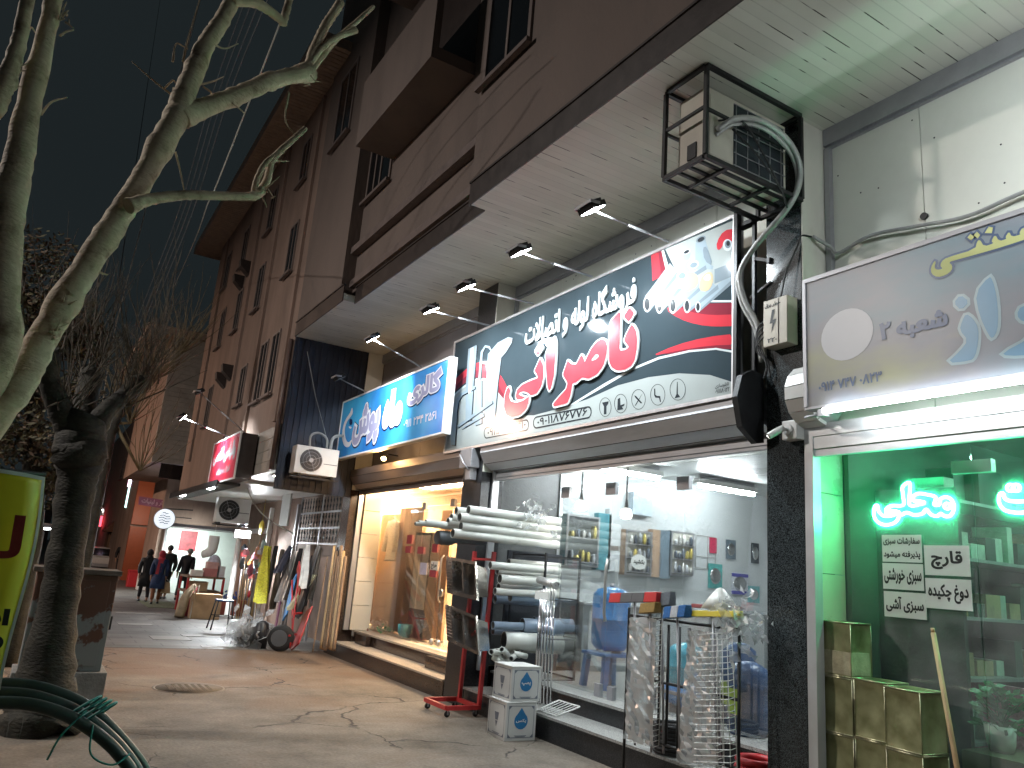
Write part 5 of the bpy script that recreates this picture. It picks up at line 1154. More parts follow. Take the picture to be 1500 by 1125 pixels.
# things hung on the white wall (Y 9.85)
m_mirr = mat('cabinet mirror', (.62, .66, .68), .05, 1., var=.03, bump=0); m_teal = mat('teal cabinet side', (.06, .22, .26), .4, var=.08); m_tan = mat('tan cabinet side', (.36, .25, .17), .4, var=.1)
def wallrect(tl, br_, Y): A = aY(*tl, Y); B = aY(*br_, Y); return A.x, B.x, B.z, A.z
def wallcab(tl, br_, label, door, side, shelves=2, sign_=None):
    x0, x1, z0, z1 = wallrect(tl, br_, 9.70); t = thing('wall_cabinet', label, 'cabinet', (x0, 9.7, z0))
    g = MB(); g.box((x0, 9.72, z0), (x1, 9.855, z1)); g.build('body', side, t)
    g = MB(); e = .03
    for a, b in (((x0, 9.70, z0), (x0 + e, 9.718, z1)), ((x1 - e, 9.70, z0), (x1, 9.718, z1)), ((x0 + e, 9.70, z0), (x1 - e, 9.718, z0 + e)), ((x0 + e, 9.70, z1 - e), (x1 - e, 9.718, z1))): g.box(a, b)
    g.build('frame', m_alu, t)
    g = MB(); g.box((x0 + e, 9.708, z0 + e), (x1 - e, 9.717, z1 - e)); g.build('mirror', m_mirr if door is None else door, t)
    r2 = random.Random(int(x0 * 100)); 
    for s_ in range(shelves):
        z = z0 + e + (z1 - z0 - 2 * e) * (s_ + .08) / shelves; g = MB(); g.box((x0 + e, 9.64, z), (x1 - e, 9.707, z + .015)); sh = g.build('shelf', m_alu, t)
        for k in range(5):
            x = x0 + e + (x1 - x0 - 2 * e) * (k + .6) / 5.4; hh = r2.uniform(.08, .2); cl = r2.choice([(.6, .6, .58), (.3, .32, .34), (.55, .45, .12), (.08, .1, .13), (.5, .52, .55)])
            g = MB(); g.lathe((x, 9.675, z + .015), [(.022, 0), (.03, hh * .3), (.028, hh * .7), (.012, hh)], n=8); g.build('fitting', mat('shelf goods %d' % int(sum(cl) * 100), cl, .3, .3), sh)
    if sign_:
        g = MB(); cx = x0 + (x1 - x0) * .38; cz = z0 + (z1 - z0) * .3; rx = (x1 - x0) * .3; g.m = 0; lp = [(cx + rx * math.cos(t_), cz + rx * .72 * math.sin(t_)) for t_ in [k * PI / 12 for k in range(24)]]
        put_loops(g, [lp], (0, 9.62, 0), (1, 0, 0), (0, 0, 1), (0, -1, 0), 0, 0, .0); g.m = 1; put_text(g, sign_, (cx - rx * .7, 9.62, cz - rx * .25), rx * 1.4, rx * .5, (1, 0, 0), (0, 0, 1), (0, -1, 0), .05, .003); g.build('card', [m_paper, m_ink], t)
    return t
wallcab((832, 752), (876, 832), 'mirror cabinet nearest the pipe rack on the white wall', None, m_teal, 2)
wallcab((918, 775), (954, 845), 'glass cabinet with an oval white card on the white wall', mat('dim cabinet back', (.30, .30, .27), .3), m_tan, 3, 'بکشید')
wallcab((984, 777), (1016, 846), 'framed display case of taps with black edges on the white wall', mat('pale display back', (.55, .54, .48), .3), m_black, 3)
for (tl, br_, m_, lab) in (((877, 751), (893, 836), m_teal, 'open teal cabinet door beside the mirror cabinet'), ((956, 775), (966, 846), m_tan, 'open tan cabinet door beside the glass cabinet'), ((967, 776), (981, 848), mat('slate door', (.13, .18, .22), .4), 'slate coloured panel next to the tan door'), ((893, 745), (907, 838), m_shopw, 'white narrow panel right of the teal door'), ((928, 720), (955, 757), mat('pale blue sheet', (.42, .50, .56), .4), 'pale blue sheet taped high on the white wall')):
    x0, x1, z0, z1 = wallrect(tl, br_, 9.74); g = MB(); g.box((x0, 9.74, z0), (x1, 9.855, z1)); tag(g.build('wall_panel', m_, bevel=.004, origin=(x0, 9.8, z0)), lab, 'panel')
m_blist = glassm('blister plastic', (.9, .95, .95), .1, 2, .4)
packs = (((1066, 790), (1080, 820), (.10, .14, .17), 'dark blister pack at the top of the row on the white wall'), ((1040, 825), (1060, 863), (.05, .30, .28), 'teal blister pack hung lowest on the left of the row'), ((1074, 838), (1098, 872), (.55, .58, .62), 'white and violet blister pack on the white wall'), ((1098, 858), (1115, 884), (.16, .40, .42), 'pale teal blister pack by the near black pillar'), ((1103, 795), (1114, 826), (.03, .04, .05), 'black blister card by the near black pillar'), ((1042, 787), (1052, 811), (.45, .03, .08), 'small red card on the white wall'))
for (tl, br_, cl, lab) in packs:
    x0, x1, z0, z1 = wallrect(tl, br_, 9.80); t = thing('blister_pack', lab, 'packet', (x0, 9.8, z0)); g = MB(); g.box((x0, 9.835, z0), (x1, 9.845, z1)); g.build('card', mat('pack card %d' % int(1000 * sum(cl)), cl, .4, var=.3, scale=30), t)
    if 'small red' not in lab:
        g = MB(); g.ell(((x0 + x1) / 2, 9.832, (z0 + z1) / 2), ((x1 - x0) * .4, .03, (z1 - z0) * .33)); g.build('blister', m_chrome, t)
        if 'violet' in lab: g = MB(); vi = mat('violet card band', (.06, .06, .32), .5); g.box((x0, 9.83, z0), (x1, 9.8345, z0 + (z1 - z0) * .16)); g.box((x0, 9.83, z1 - (z1 - z0) * .2), (x1, 9.8345, z1 - (z1 - z0) * .04)); g.build('band', vi, t)
x0, x1, z0, z1 = wallrect((1022, 784), (1050, 834), 9.8); t = thing('wall_grid', 'thin wire outline rack on the white wall beside the red card', 'wire rack', (x0, 9.84, z0)); g = MB()
for a, b in (((x0, z0), (x1, z0)), ((x0, z1), (x1, z1)), ((x0, z0), (x0, z1)), ((x1, z0), (x1, z1)), ((x0, z0 + (z1 - z0) * .35), (x1, z0 + (z1 - z0) * .35)), ((x0 + (x1 - x0) * .6, z0), (x0 + (x1 - x0) * .6, z1))): g.tube([(a[0], 9.84, a[1]), (b[0], 9.84, b[1])], .006, 5)
g.build('wire', m_cable, t)
# ceiling tubes and hanging bulbs; third tube is added, unseen, to brighten the front
for (x0, x1, TY, lab) in ((6.9, 8.0, 8.9, 'bright white ceiling tube nearer the front of the pipe shop'), (8.85, 10.1, 8.9, 'bright white ceiling tube farther back in the pipe shop'), (6.5, 7.7, 5.2, 'ceiling tube added out of view to brighten the near corner of the pipe shop')):
    t = thing('ceiling_tube', lab, 'lamp', (x0, TY, 3.4)); g = MB(); g.box((x0 - .05, TY - .06, 3.36), (x1 + .05, TY + .06, 3.44)); g.build('housing', m_white, t); g = MB(); g.tube([(x0, TY, 3.325), (x1, TY, 3.325)], .03, 12); g.build('tube', emi('lit shop tube', (.90, .97, 1), 100), t)
    g = MB(); g.box((x0, TY - .01, 3.44), (x1, TY + .01, 3.5)); g.build('hanger', m_alud, t)
for (px, py, Y, lab) in ((851, 742, 8.0, 'lit hanging bulb just behind the glass nearest the pipe rack'), (917, 754, 7.6, 'lit hanging bulb behind the middle of the shop glass')):
    p = aY(px, py, Y); t = thing('hanging_bulb', lab, 'lamp', p); g = MB(); g.lathe(p + V((0, 0, -.05)), [(.02, 0), (.06, .012), (.07, .05), (.06, .1), (.04, .12)], n=16); g.build('bulb', m_bulb, t)
    g = MB(); g.lathe(p + V((0, 0, .07)), [(.03, 0), (.022, .05), (.012, .12)], n=12); g.tube([p + V((0, 0, .18)), (p.x, p.y, 3.5)], .012, 6); g.build('cord', m_blackp, t)

# ------------------------------------------------------------------ clothes shop goods
t = thing('ceiling_lamp', 'warm ceiling lamp inside the clothes shop', 'lamp', (7.2, 12.4, 3.44)); g = MB(); g.box((6.3, 11.2, 3.44), (7.5, 15.8, 3.498)); g.build('housing', m_white, t); g = MB(); g.box((6.35, 11.25, 3.425), (7.45, 15.75, 3.438)); g.build('diffuser', m_warm, t)
t = thing('cornice_lamp', 'small warm lamp glowing between the blue sign and the brown shutter', 'lamp', (5.0, 13.4, 3.5))
p = aX(562, 672, 4.98); g = MB(); g.lathe(p, [(.03, -.03), (.045, 0), (.03, .03)], n=12); g.build('bulb', emi('lit warm bulb', (1, .62, .25), 30), t); g = MB(); g.tube([p + V((0, 0, .02)), p + V((.08, .05, .1)), p + V((.3, .1, .1))], .012); g.build('holder', m_blackp, t)
l = bpy.data.lights.new('bulb_light', 'POINT'); l.energy = 14; l.color = (1, .55, .2); l.shadow_soft_size = .04; lo = bpy.data.objects.new('bulb_light', l); COL.objects.link(lo); lo.parent = t; lo.location = p + V((-.06, 0, .02)) - t.location
def slab(name, a, b, m_, label, cat, bev=.004): g = MB(); g.box(a, b); return tag(g.build(name, m_, bevel=bev, origin=a), label, cat)
def on(px, py, X): return aX(px, py, X)
A = on(551, 760, 6.3); B = on(531, 925, 6.3)
slab('wood_board', (6.35, on(590, 830, 6.35).y, .5), (6.42, on(528, 830, 6.35).y, 2.75), m_owood, 'orange wood back panel behind the patterned dress', 'panel')
slab('wood_board', (6.25, on(613, 830, 6.25).y, .5), (6.33, on(578, 830, 6.25).y, 2.85), m_bwood, 'tall dark brown wood panel in the middle of the clothes shop', 'panel')
q0, q1 = on(604, 860, 6.15), on(628, 860, 6.15)
t = thing('display_column', 'black framed column with a cream front in the clothes shop', 'column', (6.2, q1.y, .5)); g = MB(); g.box((6.12, q1.y, .5), (6.3, q0.y, 2.35)); g.build('frame', m_brownstone, t); g = MB(); g.box((6.108, q1.y + .05, 1.0), (6.118, q0.y - .04, 2.3)); g.build('front', m_cream, t)
slab('wood_board', (6.5, on(655, 830, 6.5).y, .5), (6.56, on(640, 830, 6.5).y, 2.8), m_owood, 'orange wood strip at the near end of the clothes shop', 'panel')
slab('wood_board', (7.4, 10.6, .5), (7.5, 12.6, 2.6), m_cream, 'cream partition at the back of the clothes shop', 'panel')
# dress on a hanger
dr = thing('dress', 'white dress with small dark pattern hanging in front of the orange panel', 'dress', (6.2, 13.2, 1.6))
def patt():
    m, nt, b = _new('patterned white cloth'); L = nt.links.new; t = N(nt, 'ShaderNodeTexCoord'); v = N(nt, 'ShaderNodeTexVoronoi'); v.inputs['Scale'].default_value = 26; L(t.outputs['Object'], v.inputs['Vector'])
    r = N(nt, 'ShaderNodeValToRGB'); r.color_ramp.elements[0].position = .22; r.color_ramp.elements[1].position = .30; r.color_ramp.elements[0].color = (.12, .10, .09, 1); r.color_ramp.elements[1].color = (.72, .70, .66, 1); L(v.outputs['Distance'], r.inputs['Fac']); L(r.outputs[0], b.inputs['Base Color']); b.inputs['Roughness'].default_value = .8; return m
dp = [on(*p, 6.2) for p in ((571, 763), (583, 763), (582, 818), (566, 820))]; dy = (dp[0].y + dp[1].y) / 2
g = MB(); zt, zb_ = dp[0].z, dp[3].z; NR = 20; prof_ = [(.05, zt + .02), (.17, zt - .02), (.19, zt - .15), (.16, zt - .45), (.20, zt - .8), (.25, zb_)]
vs = []
for r_, z in prof_:
    for k in range(NR): a = 2 * PI * k / NR; vs.append((6.2 + r_ * .38 * math.cos(a) * (1 + .1 * math.sin(5 * a)), dy + r_ * math.sin(a), z))
g.add(vs, [(i * NR + k, i * NR + (k + 1) % NR, (i + 1) * NR + (k + 1) % NR, (i + 1) * NR + k) for i in range(len(prof_) - 1) for k in range(NR)], True)
for s_ in (-1, 1): g.tube(spline([(6.2, dy + s_ * .14, zt - .03), (6.18, dy + s_ * .24, zt - .3), (6.16, dy + s_ * .27, zt - .62)], 5), [.06] * 5 + [.055] * 5 + [.05], 10)
g.build('cloth', patt(), dr); g = MB(); g.tube([(6.2, dy - .14, zt), (6.2, dy, zt + .08), (6.2, dy + .14, zt)], .008); g.tube([(6.2, dy, zt + .08), (6.2, dy, 2.85)], .005); g.build('hanger', m_steel, dr)
crumple('folded_clothes', on(556, 915, 6.05), (.25, .6, .12), 'heap of pink and white clothes on the floor of the shop window', 'clothes', mat('pink cloth', (.55, .30, .24), .8, var=.3), 11, 90)
crumple('folded_clothes', on(565, 922, 6.0), (.2, .3, .1), 'green folded cloth on the pink clothes heap', 'clothes', mat('green cloth', (.05, .28, .12), .8, var=.2), 12, 40)
crumple('folded_clothes', on(546, 922, 5.98), (.2, .5, .1), 'white cloth pieces along the foot of the shop window', 'clothes', mat('white cloth', (.6, .56, .5), .8, var=.2), 13, 60)
p = on(592, 932, 5.98); g = MB(); g.lathe((p.x, p.y, .5), [(.09, 0), (.12, .08), (.13, .22), (.11, .22), (.1, .1)], n=16); tag(g.build('planter', mat('teal pot', (.03, .20, .22), .4), origin=(p.x, p.y, .5)), 'small teal pot standing behind the clothes shop glass', 'pot')
for (px, py, w_, h_, lab, wd) in ((600, 790, .22, .16, 'upper dark red sticker on the clothes shop glass', ''), (598, 805, .24, .12, 'dark red sticker below the upper one on the clothes shop glass', ''), (616, 806, .24, .12, 'dark red sticker right of the brown panel on the shop glass', ''), (637, 803, .2, .14, 'red sticker near the pipes on the clothes shop glass', ''), (620, 833, .26, .2, 'pale blue card on the clothes shop glass', ''), (636, 829, .26, .16, 'white card lettered in black on the clothes shop glass', 'حراج'), (634, 840, .24, .12, 'red card under the white lettered card on the glass', '')):
    p = on(px, py, 5.85); mm_ = m_paper if wd else mat('pale blue card', (.45, .45, .6), .5) if 'pale' in lab else mat('dark red card', (.30, .03, .05), .5, var=.15)
    g = MB(); g.m = 0; g.box((5.846, p.y - w_ / 2, p.z - h_ / 2), (5.852, p.y + w_ / 2, p.z + h_ / 2))
    if wd: g.m = 1; put_text(g, wd, (5.846, p.y + w_ * .42, p.z - h_ * .35), w_ * .84, h_ * .7, FU, FV, FN, .05, .002)
    tag(g.build('sticker', [mm_, m_ink], origin=p), lab, 'sticker')
p = on(645, 880, 6.3); g = MB(); g.tube(spline([(6.3, p.y, .52), (6.3, p.y + .02, 1.2), (6.28, p.y + .08, 1.6), (6.25, p.y + .2, 1.75)], 6), .012); g.lathe((6.3, p.y, .5), [(.12, 0), (.12, .02), (.02, .04)], n=16); tag(g.build('floor_stand', m_black, origin=(6.3, p.y, .5)), 'thin black curved floor stand in the clothes shop', 'stand')
for (py, lab) in ((765, 'rose lamp ball'),): pass

# ------------------------------------------------------------------ green shop: neon, papers, tins, plant, fridge
XN = 5.645
m_neon = emi('lit green neon tube', (.06, 1.0, .42), 34)
def neon(label, loops, open_=(), dots=()):
    t = thing('neon_sign', label, 'neon sign', (XN, 3.4, 2.3)); g = MB()
    zx = lambda L: [aX(1270 + a / 6.52, 690 + b / 6.52, XN) for a, b in L]
    for L in loops: P = zx(L); g.tube(spline(P + [P[0]], 4), .011, 8)
    for L in open_: g.tube(spline(zx(L), 4), .011, 8)
    for (a, b, r_) in dots: P = zx([(a + r_ * math.cos(k * PI / 6), b + r_ * math.sin(k * PI / 6)) for k in range(13)]); g.tube(P, .010, 6)
    g.build('tube', m_neon, t); g = MB()
    for L in list(loops) + list(open_):
        for q in zx(L)[::4]: g.box((XN - .003, q.y - .006, q.z - .006), (XN + .014, q.y + .006, q.z + .006))
    g.build('clip', m_wplas, t)['kind'] = 'stuff'; return t
neon('green neon word of joined letters glowing on the shop glass', [[(80, 330), (100, 330), (110, 380), (150, 425), (210, 430), (250, 420), (285, 405), (240, 400), (210, 375), (240, 380), (300, 390), (305, 430), (280, 480), (220, 510), (150, 510), (95, 480), (68, 430), (66, 370)]],
     [[(205, 420), (180, 390), (190, 355), (240, 330), (345, 325), (345, 240), (340, 150), (405, 110), (408, 200), (408, 325), (500, 318), (550, 300), (480, 285), (440, 280), (445, 240), (490, 215), (560, 222), (655, 250), (640, 320), (690, 320), (700, 270), (740, 250), (790, 260), (825, 310), (825, 380), (790, 430), (740, 430), (705, 405), (670, 430), (610, 415), (565, 365), (530, 405), (450, 420), (380, 395), (330, 420)]], [(765, 335, 28)])
neon('green neon letter with two dots glowing at the edge of the shop glass', [[(1275, 210), (1300, 215), (1320, 265), (1380, 288), (1480, 290), (1600, 285), (1640, 260), (1650, 300), (1600, 370), (1500, 395), (1400, 395), (1310, 370), (1265, 310), (1260, 250)]], (), [(1370, 160, 34), (1425, 160, 34)])
def paper(name, px, lines, label):
    P = [aX(*q, 5.645) for q in px]; t0 = tag
    g = MB(); g.m = 0
    y1, y0 = (P[0].y + P[3].y) / 2, (P[1].y + P[2].y) / 2; z1, z0 = (P[0].z + P[1].z) / 2, (P[2].z + P[3].z) / 2
    g.box((5.642, y0, z0), (5.646, y1, z1)); g.m = 1; n = len(lines)
    for k, (s, ww) in enumerate(lines):
        h_ = (z1 - z0) / n; put_text(g, s, (5.642, y1 - (y1 - y0) * (1 - ww) / 2, z1 - h_ * (k + .80)), (y1 - y0) * ww, h_ * .62, FU, FV, FN, .035, .002)
    return t0(g.build(name, [m_paper, m_ink], origin=P[0]), label, 'paper sign')
paper('paper_notice', ((1292, 783), (1350, 784), (1351, 825), (1293, 822)), (('سفارشات سبزی', .92), ('پذیرفته میشود', .92)), 'white paper notice with two lines of black writing under the green neon')
paper('paper_notice', ((1293, 824), (1352, 827), (1354, 866), (1294, 862)), (('سبزی خورشتی', .92),), 'white paper notice with one line in the middle of the left column')
paper('paper_notice', ((1295, 866), (1356, 869), (1358, 908), (1296, 903)), (('سبزی آشی', .9),), 'white paper notice at the bottom of the left column')
paper('paper_notice', ((1354, 798), (1420, 800), (1422, 845), (1355, 842)), (('قارچ', .7),), 'white paper notice with a single short bold word')
paper('paper_notice', ((1356, 847), (1423, 849), (1425, 897), (1357, 889)), (('دوغ چکیده', .88),), 'white paper notice with a torn lower edge at the right bottom')
def tinm():
    m, nt, b = _new('dented olive tinplate'); L = nt.links.new; t = N(nt, 'ShaderNodeTexCoord'); n = N(nt, 'ShaderNodeTexNoise'); n.inputs['Scale'].default_value = 4; n.inputs['Detail'].default_value = 6; L(t.outputs['Object'], n.inputs['Vector'])
    r = N(nt, 'ShaderNodeValToRGB'); e = r.color_ramp.elements; e[0].position = .3; e[0].color = (.17, .17, .07, 1); e[1].position = .75; e[1].color = (.50, .49, .28, 1); L(n.outputs['Fac'], r.inputs['Fac']); L(r.outputs[0], b.inputs['Base Color'])
    b.inputs['Metallic'].default_value = .45; mr = N(nt, 'ShaderNodeMapRange'); mr.inputs[3].default_value = .28; mr.inputs[4].default_value = .55; L(n.outputs['Fac'], mr.inputs[0]); L(mr.outputs[0], b.inputs['Roughness'])
    n2 = N(nt, 'ShaderNodeTexNoise'); n2.inputs['Scale'].default_value = 6; L(t.outputs['Object'], n2.inputs['Vector']); bp = N(nt, 'ShaderNodeBump'); bp.inputs['Strength'].default_value = .5; bp.inputs['Distance'].default_value = .03; L(n2.outputs['Fac'], bp.inputs['Height']); L(bp.outputs[0], b.inputs['Normal']); return m
m_tin = tinm()
def tin(x0, y0, z0, sx, sy, sz, label, rot=0, lab=False):
    t = thing('tin_can', label, 'tin', (x0 + sx / 2, y0 + sy / 2, z0), 'square oil tins stacked by the green shop'); c = V((x0 + sx / 2, y0 + sy / 2, z0)); r2 = random.Random(int(y0 * 977 + z0 * 131)); g = MB()
    n = 7
    for (o, u, v, nn) in ((V((-sx / 2, -sy / 2, 0)), V((0, sy, 0)), V((0, 0, sz)), V((-1, 0, 0))), (V((-sx / 2, -sy / 2, 0)), V((sx, 0, 0)), V((0, 0, sz)), V((0, -1, 0))), (V((sx / 2, -sy / 2, 0)), V((0, sy, 0)), V((0, 0, sz)), V((1, 0, 0))), (V((-sx / 2, sy / 2, 0)), V((sx, 0, 0)), V((0, 0, sz)), V((0, 1, 0))), (V((-sx / 2, -sy / 2, sz)), V((sx, 0, 0)), V((0, sy, 0)), V((0, 0, 1))), (V((-sx / 2, -sy / 2, 0)), V((sx, 0, 0)), V((0, sy, 0)), V((0, 0, -1)))):
        d1 = (r2.uniform(.3, .7), r2.uniform(.3, .7), r2.uniform(.004, .022)); vs = []
        for j in range(n + 1):
            for i in range(n + 1):
                a, b = i / n, j / n; e = min(a, 1 - a, b, 1 - b); pan = -.008 if e > .1 else 0
                dd = math.exp(-((a - d1[0]) ** 2 + (b - d1[1]) ** 2) / .035) * d1[2] if e > 0 else 0; vs.append(c + o + u * a + v * b + nn * (pan - dd))
        fs = [(j * (n + 1) + i, j * (n + 1) + i + 1, (j + 1) * (n + 1) + i + 1, (j + 1) * (n + 1) + i) for j in range(n) for i in range(n)]
        if u.cross(v).dot(nn) < 0: fs = [f[::-1] for f in fs]
        g.add(vs, fs, True)
    g.build('body', m_tin, t)
    g = MB(); hx, hy = sx / 2 + .003, sy / 2 + .003
    for z in (.004, sz - .004):
        q = [c + V((-hx, -hy, z)), c + V((hx, -hy, z)), c + V((hx, hy, z)), c + V((-hx, hy, z))]
        for i in range(4): g.tube([q[i], q[(i + 1) % 4]], .0065, 6)
    for q in ((-hx, -hy), (hx, -hy), (-hx, hy)): g.tube([c + V((*q, .004)), c + V((*q, sz - .004))], .0035, 6)
    g.build('seam_rim', mat('bright tin seam', (.50, .47, .30), .3, .8, var=.2), t)
    if lab: g = MB(); g.box((x0 - .003, y0 - .003, z0 + .02), (x0 + sx * .9, y0 + sy * .98, z0 + sz * .46)); g.build('paper_label', mat('torn cream label', (.42, .38, .24), .7, var=.3, scale=9), t)
    t.rotation_euler = (0, 0, rot)
tw = .262
words = ('floor', 'second', 'third', 'top')
for k in range(4): tin(5.30, 3.755, k * .397, .24, tw - .01, .393, ('olive oil tin at the bottom of the tall stack beside the aluminium frame', 'olive oil tin second from the bottom of the tall stack by the aluminium frame', 'olive oil tin under the labelled top tin of the tall stack', 'topmost oil tin of the tall stack with a torn cream label')[k], 0, k == 3)
for k in range(3): tin(5.305, 3.475, k * .402, .24, tw - .002, .398, ('olive oil tin at the bottom of the middle stack', 'olive oil tin in the middle of the middle stack', 'dented olive oil tin on top of the middle stack')[k])
for k in range(3): tin(5.24, 3.19, k * .398, .26, .262, .394, ('olive oil tin at the bottom of the stack nearest the wooden stick', 'olive oil tin in the middle of the stack nearest the wooden stick', 'olive oil tin on top of the stack nearest the wooden stick')[k], math.radians(-4))
g = MB(); a = aX(1367, 927, 5.1); b = aX(1402, 1125, 5.0); d = (b - a).normalized(); e = a + d * ((a.z - .02) / -d.z); g.tube([a, e], .016, 10); g.tube([a - d * .03, a], .012, 8)
tag(g.build('broom_stick', m_wood, origin=e), 'pale wooden broom stick leaning in front of the olive tins', 'stick')
# window ledge, pink wall, plant
lw = thing('window_ledge', 'low olive ledge with a pink tiled face behind the green shop glass', 'ledge', (6.1, 2.2, 0)); g = MB(); g.box((5.8, -1.2, 0), (6.35, 3.26, .80)); g.build('ledge_top', mat('olive counter', (.14, .15, .08), .5), lw)
m_pink = mat('pink dotted tile', (.75, .25, .36), .35, var=.35, scale=38, bump=.05)
g = MB(); g.box((6.36, -1.2, .3), (6.42, 3.9, 1.22)); g.build('pink_panel', m_pink, lw)
pp = aX(1457, 1090, 6.05); pt_ = thing('potted_plant', 'small leafy plant in a white pot on the ledge behind the glass', 'plant', (6.05, 3.12, .805))
g = MB(); g.lathe((6.05, 3.12, .805), [(.075, 0), (.09, .05), (.10, .17), (.09, .17), (.085, .15)], n=20); g.build('pot', m_white, pt_)
r2 = random.Random(3); g = MB(); m_leaf = mat('glossy green leaf', (.03, .13, .045), .35, var=.4, scale=9)
for k in range(150):
    a = r2.uniform(0, 2 * PI); R_ = r2.uniform(0, .2); z = .96 + r2.uniform(.02, .30) - R_ * .25; c = V((6.05 + R_ * .8 * math.cos(a), 3.12 + R_ * math.sin(a), z)); u = V((math.cos(a), math.sin(a), r2.uniform(-.3, .9))).normalized() * .045; v = u.orthogonal().normalized() * .02
    g.add([c - u, c - v + u * .1, c + u, c + v + u * .1], [(0, 1, 2, 3)])
g.build('leaves', m_leaf, pt_); g = MB()
for k in range(9): a = k * .7; g.tube([(6.05, 3.12, .96), (6.05 + .12 * math.cos(a), 3.12 + .14 * math.sin(a), 1.15)], .004, 5)
g.build('stem', m_leaf, pt_)
fr = thing('display_fridge', 'dark shelving full of packets at the back of the green lit shop', 'shelf', (8.0, 2.2, 0)); g = MB(); g.box((8.2, -1.0, .0), (8.58, 3.7, 2.7)); g.build('body', mat('dim fridge back', (.10, .13, .12), .5), fr)
for k in range(5):
    g = MB(); g.box((7.75, -1.0, .75 + k * .42), (8.198, 3.7, .78 + k * .42)); sh = g.build('shelf_board', m_alud, fr)
    g = MB(); r2 = random.Random(k + 40); y = -.9
    while y < 3.55:
        w_ = r2.uniform(.1, .28); h_ = r2.uniform(.1, .3); g.m = r2.randrange(3); g.box((7.85 + r2.uniform(0, .1), y, .78 + k * .42), (8.15, y + w_ * .9, .78 + k * .42 + h_)); y += w_ + .03
    g.build('packets', [mat('pale packet', (.45, .5, .45), .5, var=.3), mat('dark packet', (.05, .08, .07), .5, var=.3), mat('tan packet', (.35, .25, .15), .5, var=.3)], sh)['kind'] = 'stuff'
fr = thing('wall_shelf', 'dark tall shelving with packets along the side wall behind the green neon', 'shelf', (7.3, 3.7, 0)); g = MB(); g.box((6.05, 3.72, 0), (8.15, 3.98, 2.62)); g.box((6.0, 3.3, 0), (6.045, 3.98, 2.66)); g.build('body', mat('dark green cabinet', (.035, .05, .045), .4), fr)
for k in range(6):
    g = MB(); g.box((6.05, 3.32, .35 + k * .44), (8.15, 3.715, .375 + k * .44)); sh = g.build('shelf_board', m_alud, fr); g = MB(); r2 = random.Random(k + 70); x = 6.1
    while x < 8.0: w_ = r2.uniform(.08, .26); h_ = r2.uniform(.08, .32); g.m = r2.randrange(3); g.box((x, 3.36 + r2.uniform(0, .12), .376 + k * .44), (x + w_ * .9, 3.7, .376 + k * .44 + h_)); x += w_ + .02
    g.build('packets', [mat('pale packet', (.45, .5, .45), .5, var=.3), mat('dark packet', (.05, .08, .07), .5, var=.3), mat('tan packet', (.35, .25, .15), .5, var=.3)], sh)['kind'] = 'stuff'
t = thing('ceiling_tube', 'ceiling tube with a green tinted glow inside the green lit shop', 'lamp', (7.2, 2, 3.2)); g = MB(); g.tube([(7.0, 2.95, 3.05), (7.0, .6, 3.05)], .03, 10); g.build('tube', emi('lit green shop tube', (.45, 1, .75), 42), t); g = MB(); g.box((6.95, .6, 3.09), (7.05, 2.95, 3.15)); g.box((6.99, 1.7, 3.15), (7.01, 1.8, 3.3)); g.build('housing', m_white, t)  # tube glow tinted green to deepen the green light inside

# ------------------------------------------------------------------ trees
def bark(name, c0, c1, dark):
    m, nt, b = _new(name); L = nt.links.new; t = N(nt, 'ShaderNodeTexCoord'); n = N(nt, 'ShaderNodeTexNoise'); n.inputs['Scale'].default_value = 7; n.inputs['Detail'].default_value = 8; n.inputs['Roughness'].default_value = .65; L(t.outputs['Object'], n.inputs['Vector'])
    r = N(nt, 'ShaderNodeValToRGB'); e = r.color_ramp.elements; e[0].position = .32; e[0].color = (*dark, 1); e[1].position = .68; e[1].color = (*c1, 1); k = e.new(.47); k.color = (*c0, 1); L(n.outputs['Fac'], r.inputs['Fac']); L(r.outputs[0], b.inputs['Base Color']); b.inputs['Roughness'].default_value = .8
    mp = N(nt, 'ShaderNodeMapping'); mp.inputs['Scale'].default_value = (1, 1, 2.2); L(t.outputs['Object'], mp.inputs[0]); n2 = N(nt, 'ShaderNodeTexNoise'); n2.inputs['Scale'].default_value = 22; n2.inputs['Detail'].default_value = 6; L(mp.outputs[0], n2.inputs['Vector'])
    bp = N(nt, 'ShaderNodeBump'); bp.inputs['Strength'].default_value = .7; bp.inputs['Distance'].default_value = .02; L(n2.outputs['Fac'], bp.inputs['Height']); L(bp.outputs[0], b.inputs['Normal']); return m
m_bark = bark('light-lifted bark', (.54, .44, .31), (.70, .60, .44), (.21, .145, .095)); m_barkd = bark('shade-dark mossy bark', (.018, .017, .011), (.036, .033, .022), (.009, .008, .006)); m_twig = mat('brown twig', (.065, .05, .032), .8, var=.3)  # near bark lightened for shop light, farther bark darkened for missing light
def limb(g, pts, radii, seed=0, n=12, knots=()):
    r2 = random.Random(seed); P = spline(pts, 8); k = len(P); m_ = len(radii) - 1; R_ = []
    for i in range(k):
        f = i / (k - 1) * m_; a = min(int(f), m_ - 1); r_ = radii[a] + (radii[a + 1] - radii[a]) * (f - a)
        kn = sum(s_ * math.exp(-((i / (k - 1) - c_) / .022) ** 2) for c_, s_ in knots); R_.append(r_ * (1 + r2.uniform(-.035, .035) + kn))
    P = [p + V((r2.uniform(-1, 1), r2.uniform(-1, 1), r2.uniform(-1, 1))) * R_[i] * .07 for i, p in enumerate(P)]
    g.tube(P, R_, n)
def lp3(L, Y0, Y1=None):
    Y1 = Y0 if Y1 is None else Y1; n = len(L) - 1
    return [aY(a, b, Y0 + (Y1 - Y0) * i / n) for i, (a, b) in enumerate(L)]
PXM = lambda px, Y, x=150, y=200: 0
